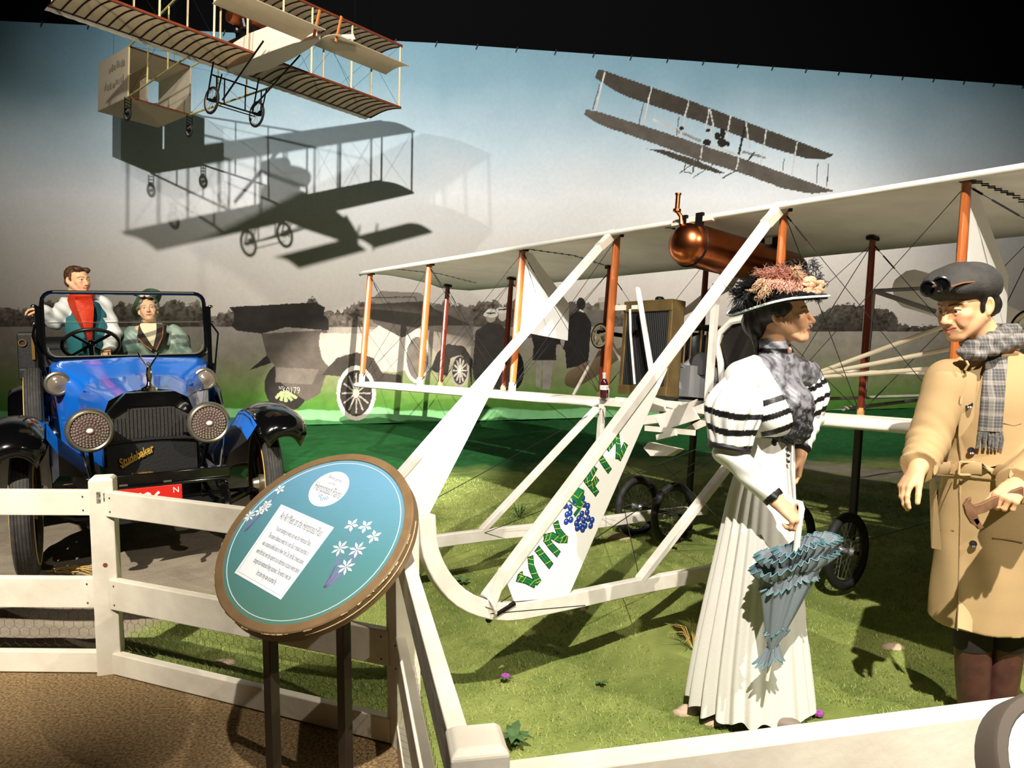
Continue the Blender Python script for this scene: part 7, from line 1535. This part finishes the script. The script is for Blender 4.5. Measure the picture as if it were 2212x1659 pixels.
hand_sdf(S, wR, (.5, -.8, 0), (0, 0, -1), 1, (.4, .4, .45, .5), .9); hand_sdf(S, wL, (-.5, -.8, 0), (0, 0, -1), -1, (.4, .4, .45, .5), .9)
body_mesh(S, La, lambda V: head_cols(V, HL, (226, 178, 140), (176, 100, 88), (120, 104, 84), smile=.3), skin_m)
def fold(X, Y, Z): return .007 * np.sin(X * 55 + Z * 30) * np.sin(Y * 40 + Z * 25 + 1)
K = Field(axis_([(-3.6, -2.55, .008)]), axis_([(6.4, 7.4, .008)]), axis_([(.72, 1.56, .008)]))
K.ell(ch_, (.155, .125, .19), None, .04); K.ell(sR + vec(0, 0, -.07), (.105, .10, .13), None, .03); K.ell(sL + vec(.03, 0, -.09), (.115, .11, .14), None, .03); K.cap(eR, wR, .07, .05, .03); K.cap(eL, wL, .07, .05, .03); K.cap(sR + vec(0, 0, -.1), eR, .09, .07, .03); K.cap(sL + vec(0, 0, -.1), eL, .09, .07, .03); K.cap(ch_, hi_, .13, .18, .03); K.cap(nb_ + vec(0, 0, -.07), sR, .055, .07, .03); K.cap(nb_ + vec(0, 0, -.07), sL, .055, .07, .03); K.cap(hi_, hi_ + vec(.22, -.4, -.06), .17, .14, .03)
K.disp(fold); V, F = K.mesh(); V = smoothmesh(V, F, 1, .4)
n = noise2(V[:, 0] * 14, V[:, 2] * 9, 71); c = np.repeat(slin((104, 124, 112))[None], len(V), 0); cmix(c, np.clip((n - .4) * 2.2, 0, .8), (178, 188, 168)); npmesh('dress', V - LO, F, satin_m, La, True, c)
Yb = 6.885
def flat(L, Y): return [at(a, b, Y) for a, b in L]
rpart(La, 'blouse_front', mat('cream_blouse', (238, 222, 184), .7), lambda m: (m.prism(flat([(303, 699), (337, 698), (340, 715), (331, 748), (322, 750), (300, 715)], Yb), (0, .12, 0)), m.lathe([(.056, -.04), (.058, .02)], nb_ + vec(0, -.005, .03), (0, 0, 1), 20)), False)
rpart(La, 'collar_ribbon', bkm, lambda m: m.torus(nb_ + vec(0, -.004, .035), .060, .006, (0, .12, 1), 22, 6))
lap = mat('dark_brown_lapel', (58, 46, 40), .6); org = mat('orange_piping', (176, 108, 66), .6)
lo1 = rpart(La, 'lapel', lap, lambda m: m.prism(flat([(300, 702), (305, 714), (331, 752), (326, 756), (296, 728)], Yb - .012), (0, .06, 0)), False); rpart(La, 'piping', org, lambda m: m.path(flat([(296, 728), (312, 745), (328, 757)], Yb - .016), .006, 6), True, lo1)
lo1 = rpart(La, 'lapel', lap, lambda m: m.prism(flat([(338, 700), (354, 703), (352, 725), (336, 757), (331, 752), (338, 718)], Yb - .012), (0, .06, 0)), False); rpart(La, 'piping', org, lambda m: m.path(flat([(353, 706), (351, 727), (338, 756)], Yb - .016), .006, 6), True, lo1)
for o_ in La.children:
    for k_ in o_.children: pass
hc, R = HL['c'], HL['R']; pt = lambda x, y, z: hc + R @ (A3((x, y, z)) * .98)
def curls(m):
    rc = random.Random(8)
    for k in range(150):
        a = rc.uniform(-2.6, 2.6) + PI / 2; e_ = rc.uniform(-.35, 1.2); x, y, z = .080 * math.cos(a) * math.cos(e_ * .8), .088 * math.sin(a) * math.cos(e_ * .8) + .015, .03 + .075 * math.sin(e_)
        if y < -.045 and z < .055: continue
        m.ball(pt(x, y, z), rc.uniform(.014, .024), 8)
rpart(La, 'hair', hair_grey, curls)
hg = mat('green_velvet_hat', (62, 92, 66), .7, var=(96, 122, 92), scale=20, bump=(40, .4))
HB = Matrix(((R[0][0], R[0][1], R[0][2]), (R[1][0], R[1][1], R[1][2]), (R[2][0], R[2][1], R[2][2])))
tilt = HB @ Matrix.Rotation(-.5, 3, 'X') @ Matrix.Rotation(-.55, 3, 'Y')
hp3 = lambda x, y, z: Vector(pt(0, .045, .075)) + tilt @ vec(x, y, z)
ho = rpart(La, 'hat', hg, lambda m: (m.loft([[hp3(r * math.cos(a), r * math.sin(a) * 1.0, z + .012 * math.sin(3 * a)) for a in np.linspace(0, 2 * PI, 40)[:-1]] for r, z in ((.05, .004), (.10, .0), (.150, .012), (.153, .006), (.10, -.008), (.05, -.006))], caps=False), m.loft([[hp3(r * math.cos(a), r * math.sin(a), z) for a in np.linspace(0, 2 * PI, 32)[:-1]] for r, z in ((.088, .0), (.085, .055), (.05, .07), (.002, .074))], caps=False)))
rpart(La, 'hat_flowers', mat('cream_hat_flower', (236, 226, 196), .6), lambda m: [m.ball(at(312 + 6 * k, 634 + 4 * (k % 2), 6.9), (.022, .014, .018), 8) for k in range(-1, 3)], True, ho)
rpart(La, 'hat_ribbon', mat('dark_green_ribbon', (40, 60, 46), .5), lambda m: [m.ball(at(295 + 7 * k, 637 + 3 * (k % 2), 6.92), (.03, .016, .012), 8) for k in range(0, 3)], True, ho)
# ------------------------------------------------------------------ stones, weeds, flowers, straw
stm = mat('pale_pink_stone', (186, 158, 136), .9, var=(210, 188, 166), scale=14, bump=(40, .6))
def stone(label, px, py, r, seed):
    g0 = ground(px, py); c = vec(g0.x, g0.y, gz(g0.x, g0.y)); rs = np.random.RandomState(seed); mb = MB(); mb.ball((0, 0, 0), r, 18); V = []
    for p in mb.v:
        n_ = 1 + .35 * (noise2(np.array([p[0] / r[0] * 1.3 + seed]), np.array([p[1] / r[0] * 1.3 + p[2] / r[2] * 1.1 + seed]), seed)[0] - .5) * 1.6; V.append((p[0] * n_, p[1] * n_, max(-.01, p[2] * n_)))
    mb.v = V; o = mb.build('stone', stm, None, 2); o.location = c + vec(0, 0, -.004); tag(o, label, 'stone', 'pale stones in the turf')
stone('larger pale stone at the left of the white skirt hem', 1482, 1528, (.055, .04, .032), 1); stone('flat pale stone just under the front of the white skirt', 1545, 1556, (.05, .03, .022), 2)
stone('pale stone in the dark shadow left of the coated man', 1927, 1400, (.055, .035, .025), 3); stone('small stone on the grass below the white skid runner', 1262, 1316, (.022, .018, .014), 4)
stone('pale stone lying under the far landing wheels', 1335, 1160, (.09, .06, .04), 5); stone('whitish stone behind the bottom rail near the round sign', 487, 1425, (.05, .03, .02), 6)
leafm = mat('dark_green_weed', (54, 84, 40), .7, var=(78, 110, 56), scale=20); mag = mat('magenta_petal', (150, 70, 150), .6); strawm = mat('dry_straw', (196, 160, 86), .8)
def weed(name, label, cat, px, py, n, h, w, flower=None, m=leafm, seed=1):
    g0 = ground(px, py); r = thing(name, label, cat, vec(g0.x, g0.y, gz(g0.x, g0.y))); rs = random.Random(seed); mb = MB()
    for k in range(n):
        a = rs.uniform(0, 2 * PI); L = h * rs.uniform(.6, 1.2); d = vec(math.cos(a), math.sin(a), 0); s_ = vec(-d.y, d.x, 0) * w; p1 = d * L * .5 + vec(0, 0, L * .8); p2 = d * L * 1.1 + vec(0, 0, L * .75)
        mb.add([s_ * -.4, s_ * .4, p1 + s_, p1 - s_, p2], [(0, 1, 2, 3), (3, 2, 4)])
    mb.build('leaves', m, r, False, solid=.0012)
    if flower:
        mb = MB()
        for k in range(7): a = 2 * PI * k / 7; mb.ball(vec(.012 * math.cos(a), .012 * math.sin(a), h * .9), (.011, .008, .010), 6)
        mb.build('flower', mag, r, True)
weed('clover_plant', 'small clover with a mauve flower on the grass below the skid', 'plant', 1092, 1464, 10, .03, .010, True, seed=2); weed('clover_plant', 'single magenta clover bloom right of the white skirt', 'plant', 1768, 1548, 6, .02, .008, True, seed=3)
weed('weed', 'broad leafed weed beside the front fence post cap', 'plant', 1110, 1598, 14, .07, .018, seed=4); weed('weed', 'dark leafed weed on the right half of the front lawn', 'plant', 1298, 1470, 9, .028, .008, seed=5)
weed('weed', 'tuft of thin weeds beyond the far skid bar', 'plant', 1122, 1115, 22, .12, .004, seed=6); weed('weed', 'dark weed under the curved front of the near skid', 'plant', 1000, 1258, 14, .05, .012, seed=7)
weed('dry_grass_tuft', 'tuft of tall dry grass beside the left edge of the white skirt', 'plant', 1500, 1405, 16, .12, .0025, m=strawm, seed=8)
mb = MB(); g0 = ground(100, 1230); rs = random.Random(9)
for k in range(12):
    a = rs.uniform(-.25, .25); L = rs.uniform(.15, .5); p = vec(rs.uniform(0, .1), rs.uniform(-.05, .05), .012); mb.path([p, p + vec(L * .5 * math.cos(a), L * .5 * math.sin(a), .02), p + vec(L * math.cos(a), L * math.sin(a) - .03, .0)], .003, 4)
o = mb.build('straw', strawm, None, True); o.location = vec(g0.x, g0.y, gz(g0.x, g0.y)); tag(o, 'dry straw strands on the dirt by the front wheel of the car', 'straw', kind='stuff')
